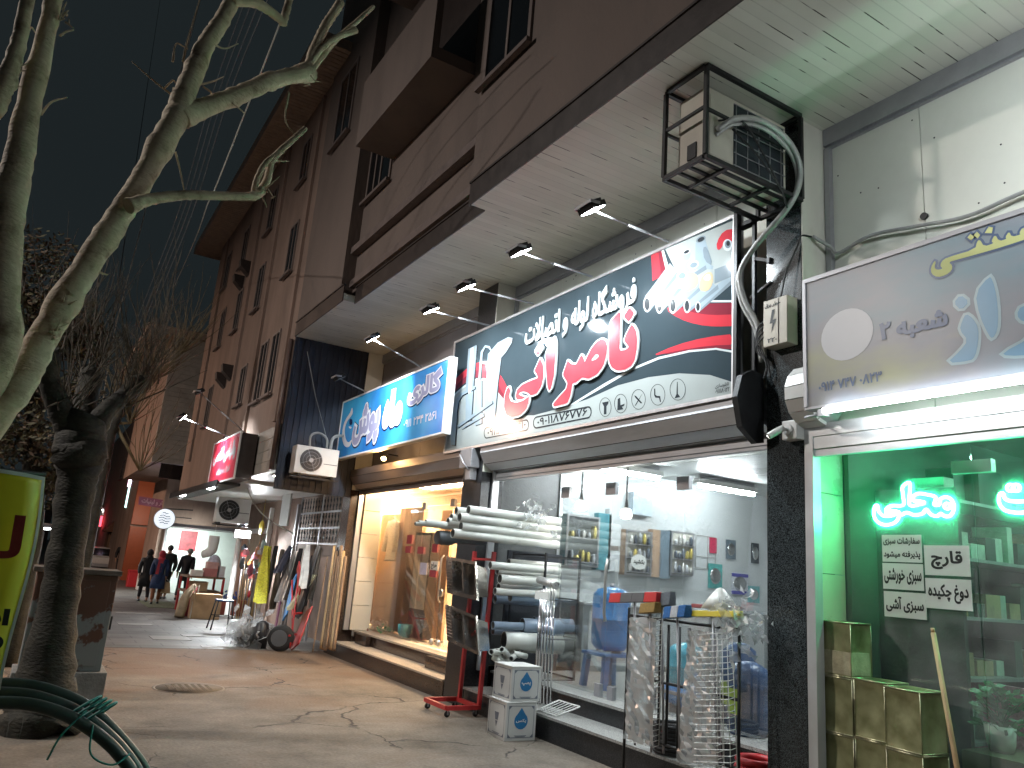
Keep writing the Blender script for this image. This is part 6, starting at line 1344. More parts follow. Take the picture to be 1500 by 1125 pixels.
def rad(wpx, x, y, Y): return wpx * .5 * ((aY(x + 1, y, Y) - aY(x, y, Y)).length)
t1 = thing('bare_tree', 'bare tree with light-lifted bark and pruned limbs close by, its trunk beyond the frame', 'tree', (-.62, 3.5, 0))
g = MB(); limb(g, [(-.62, 3.5, -.02), (-.60, 3.5, .7), (-.55, 3.5, 1.4), (-.45, 3.52, 1.95)], [.24, .19, .18, .17], 1, 16)
limb(g, [(-.45, 3.52, 1.8)] + lp3([(5, 593), (50, 520), (95, 440), (140, 370), (185, 300), (222, 240), (262, 165)], 3.5, 4.0), [.13] + [rad(q, 140, 370, 3.7) for q in (46, 44, 44, 42, 40, 40, 48)], 2, 14, ((.42, .2), (.62, .12), (.9, .22)))
limb(g, [(-.48, 3.5, 1.8)] + lp3([(-12, 540), (2, 430), (12, 320), (28, 230), (48, 130), (70, 40), (84, -30)], 3.45, 3.6), [.14] + [rad(q, 40, 300, 3.5) for q in (58, 54, 50, 46, 38, 30, 28)], 3, 14, ((.5, .12), (.75, .15)))
limb(g, lp3([(-30, 190), (-5, 150), (12, 110), (28, 60), (42, -10)], 3.5), [rad(q, 20, 100, 3.5) for q in (34, 34, 30, 24, 22)], 4, 12, ((.45, .3),))
g.build('trunk', m_bark, t1)
g = MB()
limb(g, lp3([(258, 175), (278, 120), (301, 67), (325, 30), (352, -25)], 4.0, 4.15), [rad(q, 300, 67, 4) for q in (36, 30, 27, 25, 23)], 5, 12, ((.35, .15),))
limb(g, lp3([(262, 172), (300, 157), (348, 140), (390, 121), (430, 110), (452, 106)], 4.0, 4.25), [rad(q, 350, 140, 4.1) for q in (36, 27, 26, 26, 25, 34)], 6, 12, ((.38, .15), (.62, .15)))
limb(g, lp3([(188, 302), (220, 292), (270, 286), (330, 287), (372, 287), (384, 280)], 3.72, 3.95), [rad(q, 280, 287, 3.8) for q in (24, 18, 15, 14, 13, 15)], 7, 10, ((.8, .35),))
limb(g, lp3([(380, 282), (392, 262), (397, 238), (412, 220), (430, 204), (447, 188)], 3.95, 4.05), [rad(q, 400, 230, 4) for q in (12, 11, 11, 10, 9, 8)], 8, 10)
limb(g, lp3([(372, 284), (377, 262), (388, 240), (401, 228)], 3.95, 3.9), [rad(q, 380, 260, 4) for q in (10, 9, 8, 6)], 9, 8)
limb(g, lp3([(340, 2), (372, 4), (395, 16), (416, 33)], 4.1, 4.2), [rad(q, 380, 10, 4) for q in (15, 15, 14, 12)], 10, 10); limb(g, lp3([(414, 36), (420, 14), (428, -14)], 4.2), [rad(q, 420, 10, 4) for q in (12, 11, 10)], 11, 10)
limb(g, lp3([(450, 104), (458, 78), (473, 45), (488, 20), (499, 4)], 4.25, 4.35), [rad(q, 470, 50, 4.2) for q in (12, 13, 13, 13, 13)], 12, 10)
limb(g, lp3([(454, 106), (470, 85), (489, 61), (512, 41), (547, 10)], 4.25, 4.5), [rad(q, 490, 60, 4.2) for q in (9, 9, 9, 8, 6)], 13, 8); limb(g, lp3([(456, 92), (470, 72), (488, 58), (505, 50), (521, 44)], 4.25, 4.3), [rad(q, 490, 60, 4.2) for q in (8, 9, 9, 9, 11)], 14, 8)
g.build('branch', m_bark, t1)
g = MB()
for i, L in enumerate(([(253, 140), (225, 118), (193, 90)], [(240, 130), (253, 118), (257, 122)], [(313, 65), (330, 71), (349, 64)], [(286, 125), (310, 120), (328, 112)], [(298, 127), (308, 134), (310, 140)], [(268, 90), (274, 60), (292, 0)], [(60, 168), (75, 150), (99, 143)], [(88, 52), (98, 46), (108, 44)], [(257, 222), (264, 250), (270, 280)], [(135, 395), (155, 402), (158, 402)], [(423, 135), (418, 175), (432, 198)], [(340, 150), (352, 160), (358, 166)], [(455, 110), (462, 118), (470, 120)], [(38, 55), (45, 40), (52, 48)], [(253, 90), (258, 64), (275, 72)], [(255, 150), (248, 158), (246, 157), (254, 128)], [(400, 235), (412, 236), (424, 236)])):
    limb(g, lp3(L, 3.7 if L[0][0] < 200 else 4.05, 3.75 if L[0][0] < 200 else 4.1), [.006, .0045, .0025], 30 + i, 5)
r2 = random.Random(8)
for (cx, cy, Y) in ((452, 108, 4.25), (262, 165, 4.0), (384, 282, 3.95), (12, 112, 3.5), (95, 440, 3.6), (75, 490, 3.55), (90, 25, 3.55)):
    for k in range(9): a = aY(cx + r2.gauss(0, 6), cy + r2.gauss(0, 6), Y); g.tube([a, a + V((r2.uniform(-1, 1), r2.uniform(-1, 1), r2.uniform(-.6, 1))) * r2.uniform(.03, .09)], [.005, .002], 5)
g.build('twig', m_bark, t1)['kind'] = 'stuff'
# pollarded dark tree
t2 = thing('pollarded_tree', 'mossy pollarded tree with shade-dark bark in front of the rusty metal cabinet', 'tree', (.42, 8.75, 0)); Y2 = 8.75
b0 = V((.40, Y2, -.02)); g = MB()
limb(g, [b0, (.38, Y2, .35)] + lp3([(84, 900), (100, 790), (112, 710), (118, 660), (120, 615)], Y2), [.36, .27] + [rad(q, 100, 800, Y2) for q in (60, 56, 62, 84, 70)], 20, 16, ((.8, .1),))
limb(g, lp3([(112, 650), (88, 600), (72, 555), (66, 515)], Y2, Y2 - .2), [rad(q, 100, 600, Y2) for q in (46, 38, 34, 44)], 21, 12, ((.9, .25),)); limb(g, lp3([(125, 655), (150, 610), (180, 580), (205, 560)], Y2, Y2 + .3), [rad(q, 150, 600, Y2) for q in (48, 34, 26, 32)], 22, 12, ((.9, .3),)); limb(g, lp3([(118, 640), (125, 590), (135, 545)], Y2 + .1, Y2 + .6), [rad(q, 120, 600, Y2) for q in (46, 38, 42)], 23, 12)
g.build('trunk', m_barkd, t2)
g = MB(); r2 = random.Random(21)
def shoot(g, p, d, L_, r0, n=4):
    P = [p]; d = d.normalized()
    for i in range(n): d = (d + V((r2.uniform(-.16, .16), r2.uniform(-.16, .16), r2.uniform(-.05, .2)))).normalized(); P.append(P[-1] + d * L_ / n)
    g.tube(P, [r0 * (1 - .8 * i / n) for i in range(n + 1)], 4, False); return P
for (cx, cy, Y, nn, spread) in ((66, 515, Y2 - .2, 20, .8), (205, 560, Y2 + .3, 30, .7), (135, 545, Y2 + .6, 26, .7), (180, 590, Y2 + .2, 24, .6), (95, 610, Y2, 22, .9), (225, 490, Y2 + .8, 9, .5), (120, 480, Y2 + .5, 10, .6)):
    c = aY(cx, cy, Y)
    for k in range(nn):
        P = shoot(g, c + V((r2.gauss(0, .07), r2.gauss(0, .1), r2.gauss(0, .07))), V((r2.gauss(.12, spread * .6), r2.gauss(0, spread * .6), 1)), r2.uniform(.5, 1.5), r2.uniform(.006, .011), 5)
        for q in (2, 3):
            if r2.random() < .6: shoot(g, P[q], V((r2.gauss(0, .6), r2.gauss(0, .6), .8)), r2.uniform(.2, .5), .005, 3)
g.build('crown', m_twig, t2)['kind'] = 'stuff'
# leafy dark tree behind
def leafmass(g, c, R_, n, s_, r2, mi=2):
    for k in range(n):
        d = V((r2.gauss(0, 1), r2.gauss(0, 1), r2.gauss(0, 1))).normalized() * (r2.random() ** .5); p = V(c) + V((d.x * R_[0], d.y * R_[1], d.z * R_[2])); u = V((r2.uniform(-1, 1), r2.uniform(-1, 1), r2.uniform(-1, .3))).normalized() * s_ * r2.uniform(.6, 1.3); v = u.orthogonal().normalized() * s_ * .45; g.m = r2.randrange(mi)
        g.add([p - u, p - v, p + u, p + v], [(0, 1, 2, 3)])
m_dl1 = mat('dry olive leaf', (.055, .05, .02), .7, var=.3); m_dl2 = mat('dry brown leaf', (.065, .04, .02), .75, var=.3)
t3 = thing('leafy_tree', 'dark tree with dry brown leaves standing behind the pollarded tree', 'tree', (.05, 13, 0)); g = MB(); limb(g, [(.05, 13, -.02)] + lp3([(46, 780), (48, 690), (52, 600), (58, 520), (66, 440)], 13.0, 13.2), [.17, .15, .13, .12, .09, .05], 50, 10)
for L in ([(52, 600), (20, 540), (-10, 500)], [(56, 540), (90, 480), (120, 430)], [(60, 500), (40, 440), (30, 390)]): limb(g, lp3(L, 13), [.07, .05, .02], 51, 8)
g.build('trunk', m_barkd, t3); g = MB(); r2 = random.Random(77)
for (px, py, Y, R_, n) in ((25, 640, 12.7, (.75, .6, .45), 1100), (80, 700, 13.2, (.4, .5, .5), 600), (10, 560, 13, (.6, .7, .5), 700), (70, 450, 13, (.7, .8, .5), 800), (120, 500, 13.2, (.5, .6, .42), 1000), (60, 380, 13.2, (.6, .7, .45), 500), (15, 460, 13, (.6, .7, .5), 500), (110, 580, 13, (.5, .6, .4), 500)): leafmass(g, aY(px, py, Y), R_, n, .055, r2)
g.build('crown', [m_dl1, m_dl2], t3)['kind'] = 'stuff'
# twiggy street tree farther along
t4 = thing('street_tree', 'thin bare tree whose pale twigs cross the grey clad building', 'tree', (1.0, 17, 0)); g = MB(); limb(g, [(.95, 17, -.02), (.97, 17, 1.5)] + lp3([(150, 700), (168, 620), (200, 570)], 17), [.13, .11, .1, .09, .06], 60, 9); g.build('trunk', m_barkd, t4); g = MB(); r2 = random.Random(13)
for (cx, cy, nn) in ((200, 570, 30), (230, 555, 20), (262, 520, 26), (190, 620, 20), (170, 600, 18), (205, 690, 16)):
    c = aY(cx, cy, 17); g.tube([aY(168, 620, 17), c], [.04, .02], 6)
    for k in range(nn):
        P = shoot(g, c, V((r2.gauss(.25, .5), r2.gauss(0, .4), 1)), r2.uniform(.6, 2.2), .011, 5)
        if r2.random() < .7: shoot(g, P[2], V((r2.gauss(.1, .6), 0, .8)), r2.uniform(.3, .9), .007, 3)
g.build('crown', mat('straw coloured twig', (.15, .115, .06), .8, var=.25), t4)['kind'] = 'stuff'

# ------------------------------------------------------------------ left foreground: banner, hoses, cabinet
def bann():
    m, nt, b = _new('yellow printed vinyl banner'); L = nt.links.new; t = N(nt, 'ShaderNodeTexCoord'); n = N(nt, 'ShaderNodeTexNoise'); n.inputs['Scale'].default_value = 2.5; n.inputs['Detail'].default_value = 3; L(t.outputs['Object'], n.inputs['Vector'])
    r = N(nt, 'ShaderNodeValToRGB'); r.color_ramp.elements[0].color = (.66, .54, .02, 1); r.color_ramp.elements[1].color = (.80, .66, .03, 1); L(n.outputs['Fac'], r.inputs['Fac']); L(r.outputs[0], b.inputs['Base Color']); b.inputs['Roughness'].default_value = .4; return m
bn = thing('banner', 'yellow vinyl banner with red and black letters curling at its edge', 'banner', (-.2, 3.2, 1.2))
YB = 3.2; A = aY(66, 700, YB); Bq = aY(6, 1012, YB)
def bedge(s): return A.lerp(Bq, s).x + .012 * math.sin(s * 5)
NX, NZ = 12, 24; x0b = -.75; vs = []
def bpt(a, s):
    xr = bedge(s); z = A.z + (Bq.z - A.z) * s; x = x0b + (xr - x0b) * a
    return V((x, YB + .02 * math.sin(x * 9 + s * 3) + (.05 * max(0, a - .9) * 10) * .35, z - .012 * math.sin(a * 6) * (1 - s)))
for j in range(NZ + 1):
    for i in range(NX + 1): vs.append(bpt(i / NX, j / NZ))
fs = [(j * (NX + 1) + i, (j + 1) * (NX + 1) + i, (j + 1) * (NX + 1) + i + 1, j * (NX + 1) + i + 1) for j in range(NZ) for i in range(NX)]
g = MB(); g.add(vs, fs, True); bo = g.build('sheet', bann(), bn); sd = bo.modifiers.new('t', 'SOLIDIFY'); sd.thickness = .004; sd.offset = 0
g = MB(); g.add([bpt(a, s) + V((0, -.004, 0)) for s in [k / NZ for k in range(NZ + 1)] for a in (.988, 1.0)], [(2 * k, 2 * k + 2, 2 * k + 3, 2 * k + 1) for k in range(NZ)], True); g.add([bpt(a, s) + V((0, -.004, 0)) for a in [k / NX for k in range(NX + 1)] for s in (0, .018)], [(2 * k, 2 * k + 1, 2 * k + 3, 2 * k + 2) for k in range(NX)], True); g.build('white_hem', m_white, bn)
g = MB(); U_, W_, NN = V((1, 0, 0)), V((0, 0, 1)), V((0, -1, 0))
r0 = aY(36, 778, YB - .045); l0 = aY(33, 838, YB - .045)
g.m = 0; put_text(g, 'لو', (r0.x - .17, YB - .045, aY(20, 838, YB).z), .17, .19, U_, W_, NN, .025, .0)
g.m = 1; q = aY(11, 917, YB - .04); put_text(g, 'ات', (q.x - .12, YB - .04, q.z), .12, .055, U_, W_, NN, .05, 0); q = aY(2, 955, YB - .04); put_text(g, 'و', (q.x - .05, YB - .04, q.z), .05, .05, U_, W_, NN, .05, 0)
g.build('lettering', [mat('brick red print', (.30, .035, .03), .5), m_ink], bn)
bp_ = MB(); bp_.tube([(-.78, 3.2, 0), (-.78, 3.2, 2.1)], .025, 10); bp_.tube([(-.78, 3.2, A.z + .005), (A.x, 3.225, A.z + .012)], .008, 8); bp_.build('banner_pole', m_black, bn)
m_hose = mat('dark blue grey hose', (.035, .055, .055), .38, var=.2, bump=.03)
hs = thing('hose_coil', 'big upright coil of dark hoses tied with teal string at the kerb side', 'hose', (-.1, 3.65, 0))
z4 = lambda a, b, Y: aY(a / 3.4625, 800 + b / 3.4625, Y)
for k, (L, Y) in enumerate((([(-300, 760), (-120, 705), (60, 700), (220, 722), (400, 790), (520, 880), (620, 985), (690, 1070), (735, 1140), (770, 1240)], 3.72), ([(-300, 800), (-120, 752), (60, 748), (200, 768), (360, 825), (480, 900), (590, 1000), (660, 1085), (700, 1150), (735, 1240)], 3.62), ([(-300, 850), (-120, 800), (60, 795), (190, 810), (340, 860), (460, 930), (560, 1010), (630, 1090), (670, 1150), (700, 1240)], 3.55))):
    P = [z4(a, b, Y) for a, b in L]; e = P[-1]; P += [V((e.x + .02, Y + .01, .35)), V((e.x - .12, Y + .02, .06)), V((-.25, Y, .03)), V((-.62, Y, .15)), V((-.78, Y, .5)), V((-.7, Y - .01, .95)), P[0] + V((-.02, 0, 0))]
    g = MB(); g.tube(spline(P, 6), .0235, 12); g.build('hose', m_hose, hs)
m_tie = mat('teal string', (.04, .28, .27), .6, var=.15); g = MB(); c = z4(470, 860, 3.6); r2 = random.Random(2)
for k in range(4): g.tube([c + V((.06 * math.cos(t) - .02 * k + .02, .09 * math.sin(t) + .03, .05 * math.cos(t + .6) + .008 * k)) for t in [i * PI / 8 for i in range(17)]], .005, 5, False)
g.tube(spline([c + V((-.03, -.06, .03)), c + V((-.1, -.08, -.05)), c + V((-.13, -.06, -.14))], 5), .004, 5); g.tube(spline([c + V((-.0, -.07, -.02)), c + V((.01, -.09, -.12)), c + V((.09, -.1, -.16)), c + V((.15, -.07, -.13))], 5), .004, 5); g.build('string_tie', m_tie, hs)
# metal cabinet
kb = thing('metal_cabinet', 'grey roadside metal cabinet with peeling rusty paint on a concrete plinth', 'cabinet', (.55, 10.7, 0))
def peel():
    m, nt, b = _new('peeling grey paint on rust'); L = nt.links.new; t = N(nt, 'ShaderNodeTexCoord'); sp = N(nt, 'ShaderNodeSeparateXYZ'); L(t.outputs['Object'], sp.inputs[0])
    n = N(nt, 'ShaderNodeTexNoise'); n.inputs['Scale'].default_value = 3.2; n.inputs['Detail'].default_value = 9; n.inputs['Roughness'].default_value = .62; L(t.outputs['Object'], n.inputs['Vector'])
    ad = N(nt, 'ShaderNodeMath', operation='MULTIPLY_ADD'); L(sp.outputs['Z'], ad.inputs[0]); ad.inputs[1].default_value = .16; L(n.outputs['Fac'], ad.inputs[2])
    r = N(nt, 'ShaderNodeValToRGB'); e = r.color_ramp.elements; e[0].position = .62; e[0].color = (.20, .22, .22, 1); e[1].position = .66; e[1].color = (.10, .045, .028, 1); L(ad.outputs[0], r.inputs['Fac']); L(r.outputs[0], b.inputs['Base Color']); b.inputs['Roughness'].default_value = .65; return m
g = MB(); g.box((.15, 10.35, .30), (.97, 10.9, 1.36)); g.build('body', peel(), kb, bevel=.008)
g = MB(); g.box((.10, 10.30, 1.361), (1.0, 10.95, 1.42)); g.build('roof', mat('rusty brown sheet', (.12, .10, .085), .7, .2, var=.3), kb, bevel=.008)
g = MB(); g.box((.1, 10.28, -.01), (1.04, 10.96, .298)); g.build('plinth', mat('cracked grey plinth', (.24, .24, .23), .85, var=.25, bump=.2, stain=.4), kb, bevel=.01)
g = MB(); g.box((.20, 10.338, .36), (.90, 10.348, 1.30)); dd = g.build('door', peel(), kb, bevel=.003); g = MB(); g.box((.978, 10.45, .75), (1.0, 10.56, .9)); g.build('hasp', m_black, kb)

# ------------------------------------------------------------------ next building along the street
nb = thing('apartment_building', 'taller taupe apartment building with slatted roof eaves beyond the dark corrugated wall', 'building', (3.7, 20, 0))
g = MB(); g.box((3.7, 14.80, 4.2), (9, 26.3, 11.9)); g.box((3.7, 17.6, 3.3), (9, 26.3, 4.199)); g.box((5.75, 16.4, 0), (9, 26.3, 3.29)); g.build('wall', m_wall2, nb)
m_eave = mat('slatted eave boards', (.42, .31, .24), .7, var=.2)
g = MB(); y = 13.6
while y < 27.4: g.box((3.02, y, 11.72), (3.70, y + .12, 11.76)); y += .14
g.box((3.02, 13.6, 11.765), (9, 27.4, 11.95)); g.box((2.97, 13.6, 11.70), (3.018, 27.45, 12.0)); g.box((2.97, 27.41, 11.70), (9, 27.5, 12.0)); g.build('eave', m_eave, nb)
m_tilef = mat('grey beige fascia tile', (.34, .31, .27), .5, var=.1)
g = MB()
for i in range(4):
    for k in range(5): g.box((3.68, 14.82 + k * .55, 3.30 + i * .225), (3.699, 14.82 + k * .55 + .54, 3.30 + i * .225 + .217))
g.build('fascia_tile', m_tilef, nb)['kind'] = 'stuff'
g = MB(); g.box((3.70, 14.80, 3.30), (5.74, 17.59, 3.42)); g.box((3.71, 17.61, 3.22), (5.74, 26.3, 3.295)); g.build('soffit', m_white, nb)
g = MB(); g.tube([(3.64, 14.85, 3.3), (3.64, 14.85, 5.9)], .05, 10); g.build('drain_pipe', mat('brown drain pipe', (.15, .10, .085), .5), nb)
for (y, z0, z1) in ((19.0, 7.6, 8.8), (21.4, 7.6, 8.8), (23.6, 7.6, 8.8), (19.0, 9.7, 10.9), (22.0, 9.7, 10.9), (24.4, 9.7, 10.9), (16.3, 5.0, 6.4), (17.3, 5.0, 6.4), (19.2, 5.2, 6.2), (23.5, 5.2, 6.4), (16.2, 7.7, 8.9), (16.2, 9.9, 11.0)):
    window(nb, 3.7, y - .32, y + .32, z0, z1, (.5,), fr=.05)
g = MB()
for y in (15.2, 17.9, 20.2, 25.0): g = MB(); g.box((3.64, y, 4.3), (3.699, y + .16, 11.6)); g.build('pilaster', m_wall2, nb)
for k, (y, z) in enumerate(((20.7, 9.25), (21.3, 9.0), (20.7, 6.3), (21.4, 6.2))):
    g = MB(); g.prism([(3.699, y, z + .2), (3.42, y, z + .2), (3.45, y, z + .02), (3.6, y, z - .12), (3.699, y, z - .2)], (0, .26, 0)); tag(g.build('wall_fixture', m_trim, origin=(3.6, y, z)), ('dark half round fixture high on the taupe facade, higher one of the upper pair', 'dark half round fixture high on the taupe facade, lower one of the upper pair', 'dark half round fixture of the lower pair on the taupe facade, higher one', 'dark half round fixture of the lower pair on the taupe facade, farther one')[k], 'wall fixture')
g = MB(); g.box((3.25, 17.7, 3.15), (3.72, 24.5, 3.21)); g.box((3.22, 17.7, 3.10), (3.248, 24.5, 3.24)); tag(g.build('shop_canopy', m_black, origin=(3.5, 21, 3.1)), 'thin dark canopy with light strips over the goods outside the next building', 'canopy')
for k, (y, l_, lab) in enumerate(((18.6, .5, 'white light strip at the near end of the dark canopy'), (22.5, .5, 'white light strip at the far end of the dark canopy'))):
    g = MB(); g.box((3.28, y, 3.10), (3.36, y + l_, 3.14)); tag(g.build('light_strip', emi('lit canopy strip', (.95, .98, 1), 22), origin=(3.3, y, 3.1)), lab, 'lamp')
t = thing('soffit_lamp', 'flat ceiling lamp glowing under the fascia beside the wall air conditioner', 'lamp', (4.1, 15.2, 3.29)); g = MB(); g.box((3.85, 14.95, 3.265), (4.3, 15.6, 3.298)); g.build('housing', m_white, t); g = MB(); g.box((3.87, 14.97, 3.255), (4.28, 15.58, 3.262)); g.build('diffuser', emi('lit soffit lamp', (1, .96, .88), 22), t)
# red signboard
rs = thing('signboard', 'red signboard with white letters on the next building lit by a lamp above', 'signboard', (3.3, 17.8, 3.2)); q = [aX(*p, 3.3) for p in ((314, 651), (352, 636), (345, 698), (307, 710))]
ry1, ry0, rz0, rz1 = (q[0].y + q[3].y) / 2, (q[1].y + q[2].y) / 2, (q[2].z + q[3].z) / 2, (q[0].z + q[1].z) / 2
g = MB(); g.box((3.3, ry0, rz0), (3.64, ry1, rz1)); g.build('box', m_trim, rs); g = MB(); g.box((3.285, ry0, rz0), (3.299, ry1, rz1)); g.build('face', mat('crimson vinyl', (.48, .025, .05), .3, var=.12, scale=1.5), rs)
g = MB()
for a, b in (((3.275, ry0 - .03, rz0 - .03), (3.31, ry1 + .03, rz0 - .001)), ((3.275, ry0 - .03, rz1 + .001), (3.31, ry1 + .03, rz1 + .03)), ((3.275, ry0 - .03, rz0), (3.31, ry0 - .001, rz1)), ((3.275, ry1 + .001, rz0), (3.31, ry1 + .03, rz1))): g.box(a, b)
g.build('frame', m_white, rs); g = MB(); W_ = ry1 - ry0; H_ = rz1 - rz0
put_text(g, 'والیاس تنفسی', (3.285, ry1 - .08 * W_, rz0 + .42 * H_), .84 * W_, .46 * H_, FU, FV, FN, .05, .004); put_text(g, 'ابزار و یراق', (3.285, ry1 - .3 * W_, rz0 + .16 * H_), .5 * W_, .16 * H_, FU, FV, FN, .03, .004); g.build('lettering', i_white, rs)
t = flood((3.45, ry0 + 1.4, rz1 + .03), (2.35, ry0 + 1.6, rz1 + .35), True, 'lit flood lamp on an arm over the red sign', 40, (3.3, ry0 + 1.5, rz0 + .5), 1.7); t = flood((3.45, ry0 + .3, rz1 + .03), (2.45, ry0 + .5, rz1 + .75), False, 'unlit flood lamp on an arm above the near end of the red sign')
# air conditioners with fans
def fan_ac(x0, x1, Y, z0, z1, label, fanside):
    t = thing('air_conditioner', label, 'air conditioner', (x0, Y, z0)); g = MB(); g.box((x0, Y, z0), (x1, Y + .3, z1)); g.build('casing', m_white, t, bevel=.012)
    w_ = x1 - x0; h_ = z1 - z0; cx = x0 + w_ * fanside; R_ = h_ * .40; cz = (z0 + z1) / 2
    g = MB(); g.lathe((cx, Y - .012, cz), [(R_, 0), (R_, .011)], (0, 1, 0), 28); g.build('fan_opening', m_blackp, t); g = MB()
    for r_ in (.45, .75, 1.02): g.tube([(cx + R_ * r_ * math.cos(a), Y - .02, cz + R_ * r_ * math.sin(a)) for a in [k * PI / 12 for k in range(25)]], .0025, 5, False)
    for k in range(4): a = k * PI / 2 + .4; g.tube([(cx, Y - .02, cz), (cx + R_ * math.cos(a), Y - .02, cz + R_ * math.sin(a))], .004, 5)
    g.build('fan_guard', m_alud, t)['kind'] = 'stuff'; g = MB(); g.lathe((cx, Y - .03, cz), [(R_ * .2, 0), (R_ * .2, .012)], (0, 1, 0), 16); g.build('hub', m_alud, t)
    g = MB(); sx0, sx1 = (x0 + w_ * .66, x1 - .02) if fanside < .5 else (x0 + .02, x0 + w_ * .34); g.box((sx0, Y - .006, z0 + h_ * .42), (sx1, Y - .001, z0 + h_ * .44)); g.build('panel_seam', m_black, t)
    g = MB(); g.box((x0 + .08, Y - .05, z0 - .045), (x0 + .12, Y + .5, z0 - .004)); g.box((x1 - .12, Y - .05, z0 - .045), (x1 - .08, Y + .5, z0 - .004)); g.box((x0 - .05, Y + .02, z0 - .08), (x1 + .05, Y + .05, z0 - .047)); g.build('bracket', m_black, t); return t
fan_ac(3.87, 4.69, 14.15, 3.24, 3.76, 'white outdoor air conditioner on brackets below the end of the blue sign', .36)
g = MB(); g.tube(spline([(4.55, 14.3, 3.75), (4.58, 14.3, 4.0), (4.78, 14.35, 4.08), (5.0, 14.4, 4.05), (5.1, 14.45, 3.9)], 6), .03, 8); g.tube(spline([(4.15, 14.3, 3.75), (4.15, 14.32, 3.98), (4.3, 14.34, 4.06), (4.47, 14.36, 3.98), (4.5, 14.36, 3.78)], 6), .022, 8); tag(g.build('refrigerant_hose', m_cable, origin=(4.5, 14.3, 3.8)), 'grey hoses looping over the wall air conditioner under the blue sign', 'hose')
a0, a1 = aY(321, 727, 20.6), aY(358, 768, 20.6); fan_ac(a0.x, a1.x + .1, 20.6, a1.z, a0.z, 'white air conditioner with a big dark fan above the goods of the next building', .36)
cb = MB(); cb.tube(spline([aX(356, 695, 4.0), aX(366, 725, 4.2), aX(380, 748, 4.5), aX(400, 765, 4.8), aX(430, 782, 5.1)], 8), .014, 6); tag(cb.build('hanging_cable', m_rope, origin=(4.3, 17, 3)), 'white cable curving down from the red sign to the scroll gate', 'cable')
cb = MB(); cb.tube([aY(450, 515, 14.6), aY(462, 580, 14.5), aY(478, 640, 14.4)], .008, 5); tag(cb.build('hanging_cable', m_cable, origin=(4.2, 14.5, 5)), 'thin pale wire hanging in front of the dark corrugated wall', 'cable')
# ground-floor front of the next building: gate, door, shelves
gt_ = thing('scroll_gate', 'grey iron gate with scrolls and a white frame beside the dark pillar', 'gate', (5.3, 16.6, 0)); g = MB(); y0, y1 = 15.2, 18.2
for y in (y0, 16.6, y1): g.box((5.28, y - .03, .05), (5.32, y + .03, 3.1))
for z in (2.05, 2.38, 2.72): g.box((5.285, y0 + .03, z - .02), (5.315, y1 - .03, z + .02))
g.build('frame', m_alud, gt_); g = MB()
for (z0, z1) in ((2.4, 2.7), (2.74, 3.05), (2.07, 2.36)):
    y = y0 + .12
    while y < y1 - .05:
        g.tube([(5.3, y, z0), (5.3, y, z1)], .008, 5)
        for s_ in (-1, 1): g.tube([(5.3, y + s_ * (.05 - .004 * k) * math.cos(k * .8) * .9, (z0 + z1) / 2 + s_ * .06 + (.06 - .004 * k) * math.sin(k * .8)) for k in range(9)], .006, 4)
        y += .2
g.build('scroll', m_black, gt_)['kind'] = 'stuff'
nbp = aX(418, 745, 5.2); g = MB(); g.box((5.2, nbp.y - .35, nbp.z - .42), (5.23, nbp.y + .4, nbp.z + .45)); tag(g.build('notice_board', m_paper, origin=nbp), 'pale notice board with faint lines at the left end of the scroll gate', 'board')
for k, (yy, zz_, hh, m_, lab) in enumerate(((19.2, 0, 3.0, m_alud, 'grey metal door post behind the yellow net bag'), (21.8, 0, 3.0, m_white, 'pale door post beside the wooden door'))):
    g = MB(); g.box((5.5, yy, 0), (5.6, yy + .12, hh)); tag(g.build('door_post', m_, origin=(5.5, yy, 0)), lab, 'post')
wd_ = thing('wooden_door', 'grey weathered plank door with a black latch behind the goods', 'door', (5.7, 23.6, 0)); g = MB()
for k in range(6): g.box((5.68, 22.3 + k * .42, .1), (5.72, 22.3 + k * .42 + .40, 2.3))
g.build('plank', mat('grey plank', (.26, .24, .19), .7, var=.25, stretch=(1, 4, .5)), wd_); g = MB(); g.box((5.66, 22.3, 1.3), (5.679, 24.8, 1.42)); g.build('latch_bar', m_black, wd_); g = MB(); g.box((5.64, 22.2, 2.31), (5.72, 24.9, 2.45)); g.build('lintel', m_white, wd_)
# white pole and its bright lamp
pl = thing('display_pole', 'thick white pole with a bright square lamp on top among the goods', 'pole', (4.95, 22.6, 0)); g = MB(); g.lathe((4.95, 22.6, 0), [(.2, 0), (.2, .03), (.075, .05), (.07, 2.15)], n=18); g.build('pole', m_white, pl); q = aY(355, 783, 22.3); g = MB(); g.box((q.x - .22, 22.25, q.z - .1), (q.x + .22, 22.33, q.z + .12)); g.build('lamp_housing', m_alud, pl); g = MB(); g.box((q.x - .2, 22.235, q.z - .08), (q.x + .2, 22.248, q.z + .1)); g.build('lamp_face', emi('lit square lamp', (.95, .98, 1), 22), pl)
area_light('lamp_light', (q.x, 22.2, q.z), (-.3, -.8, -.7), .4, .2, 110, (.92, .97, 1), pl)

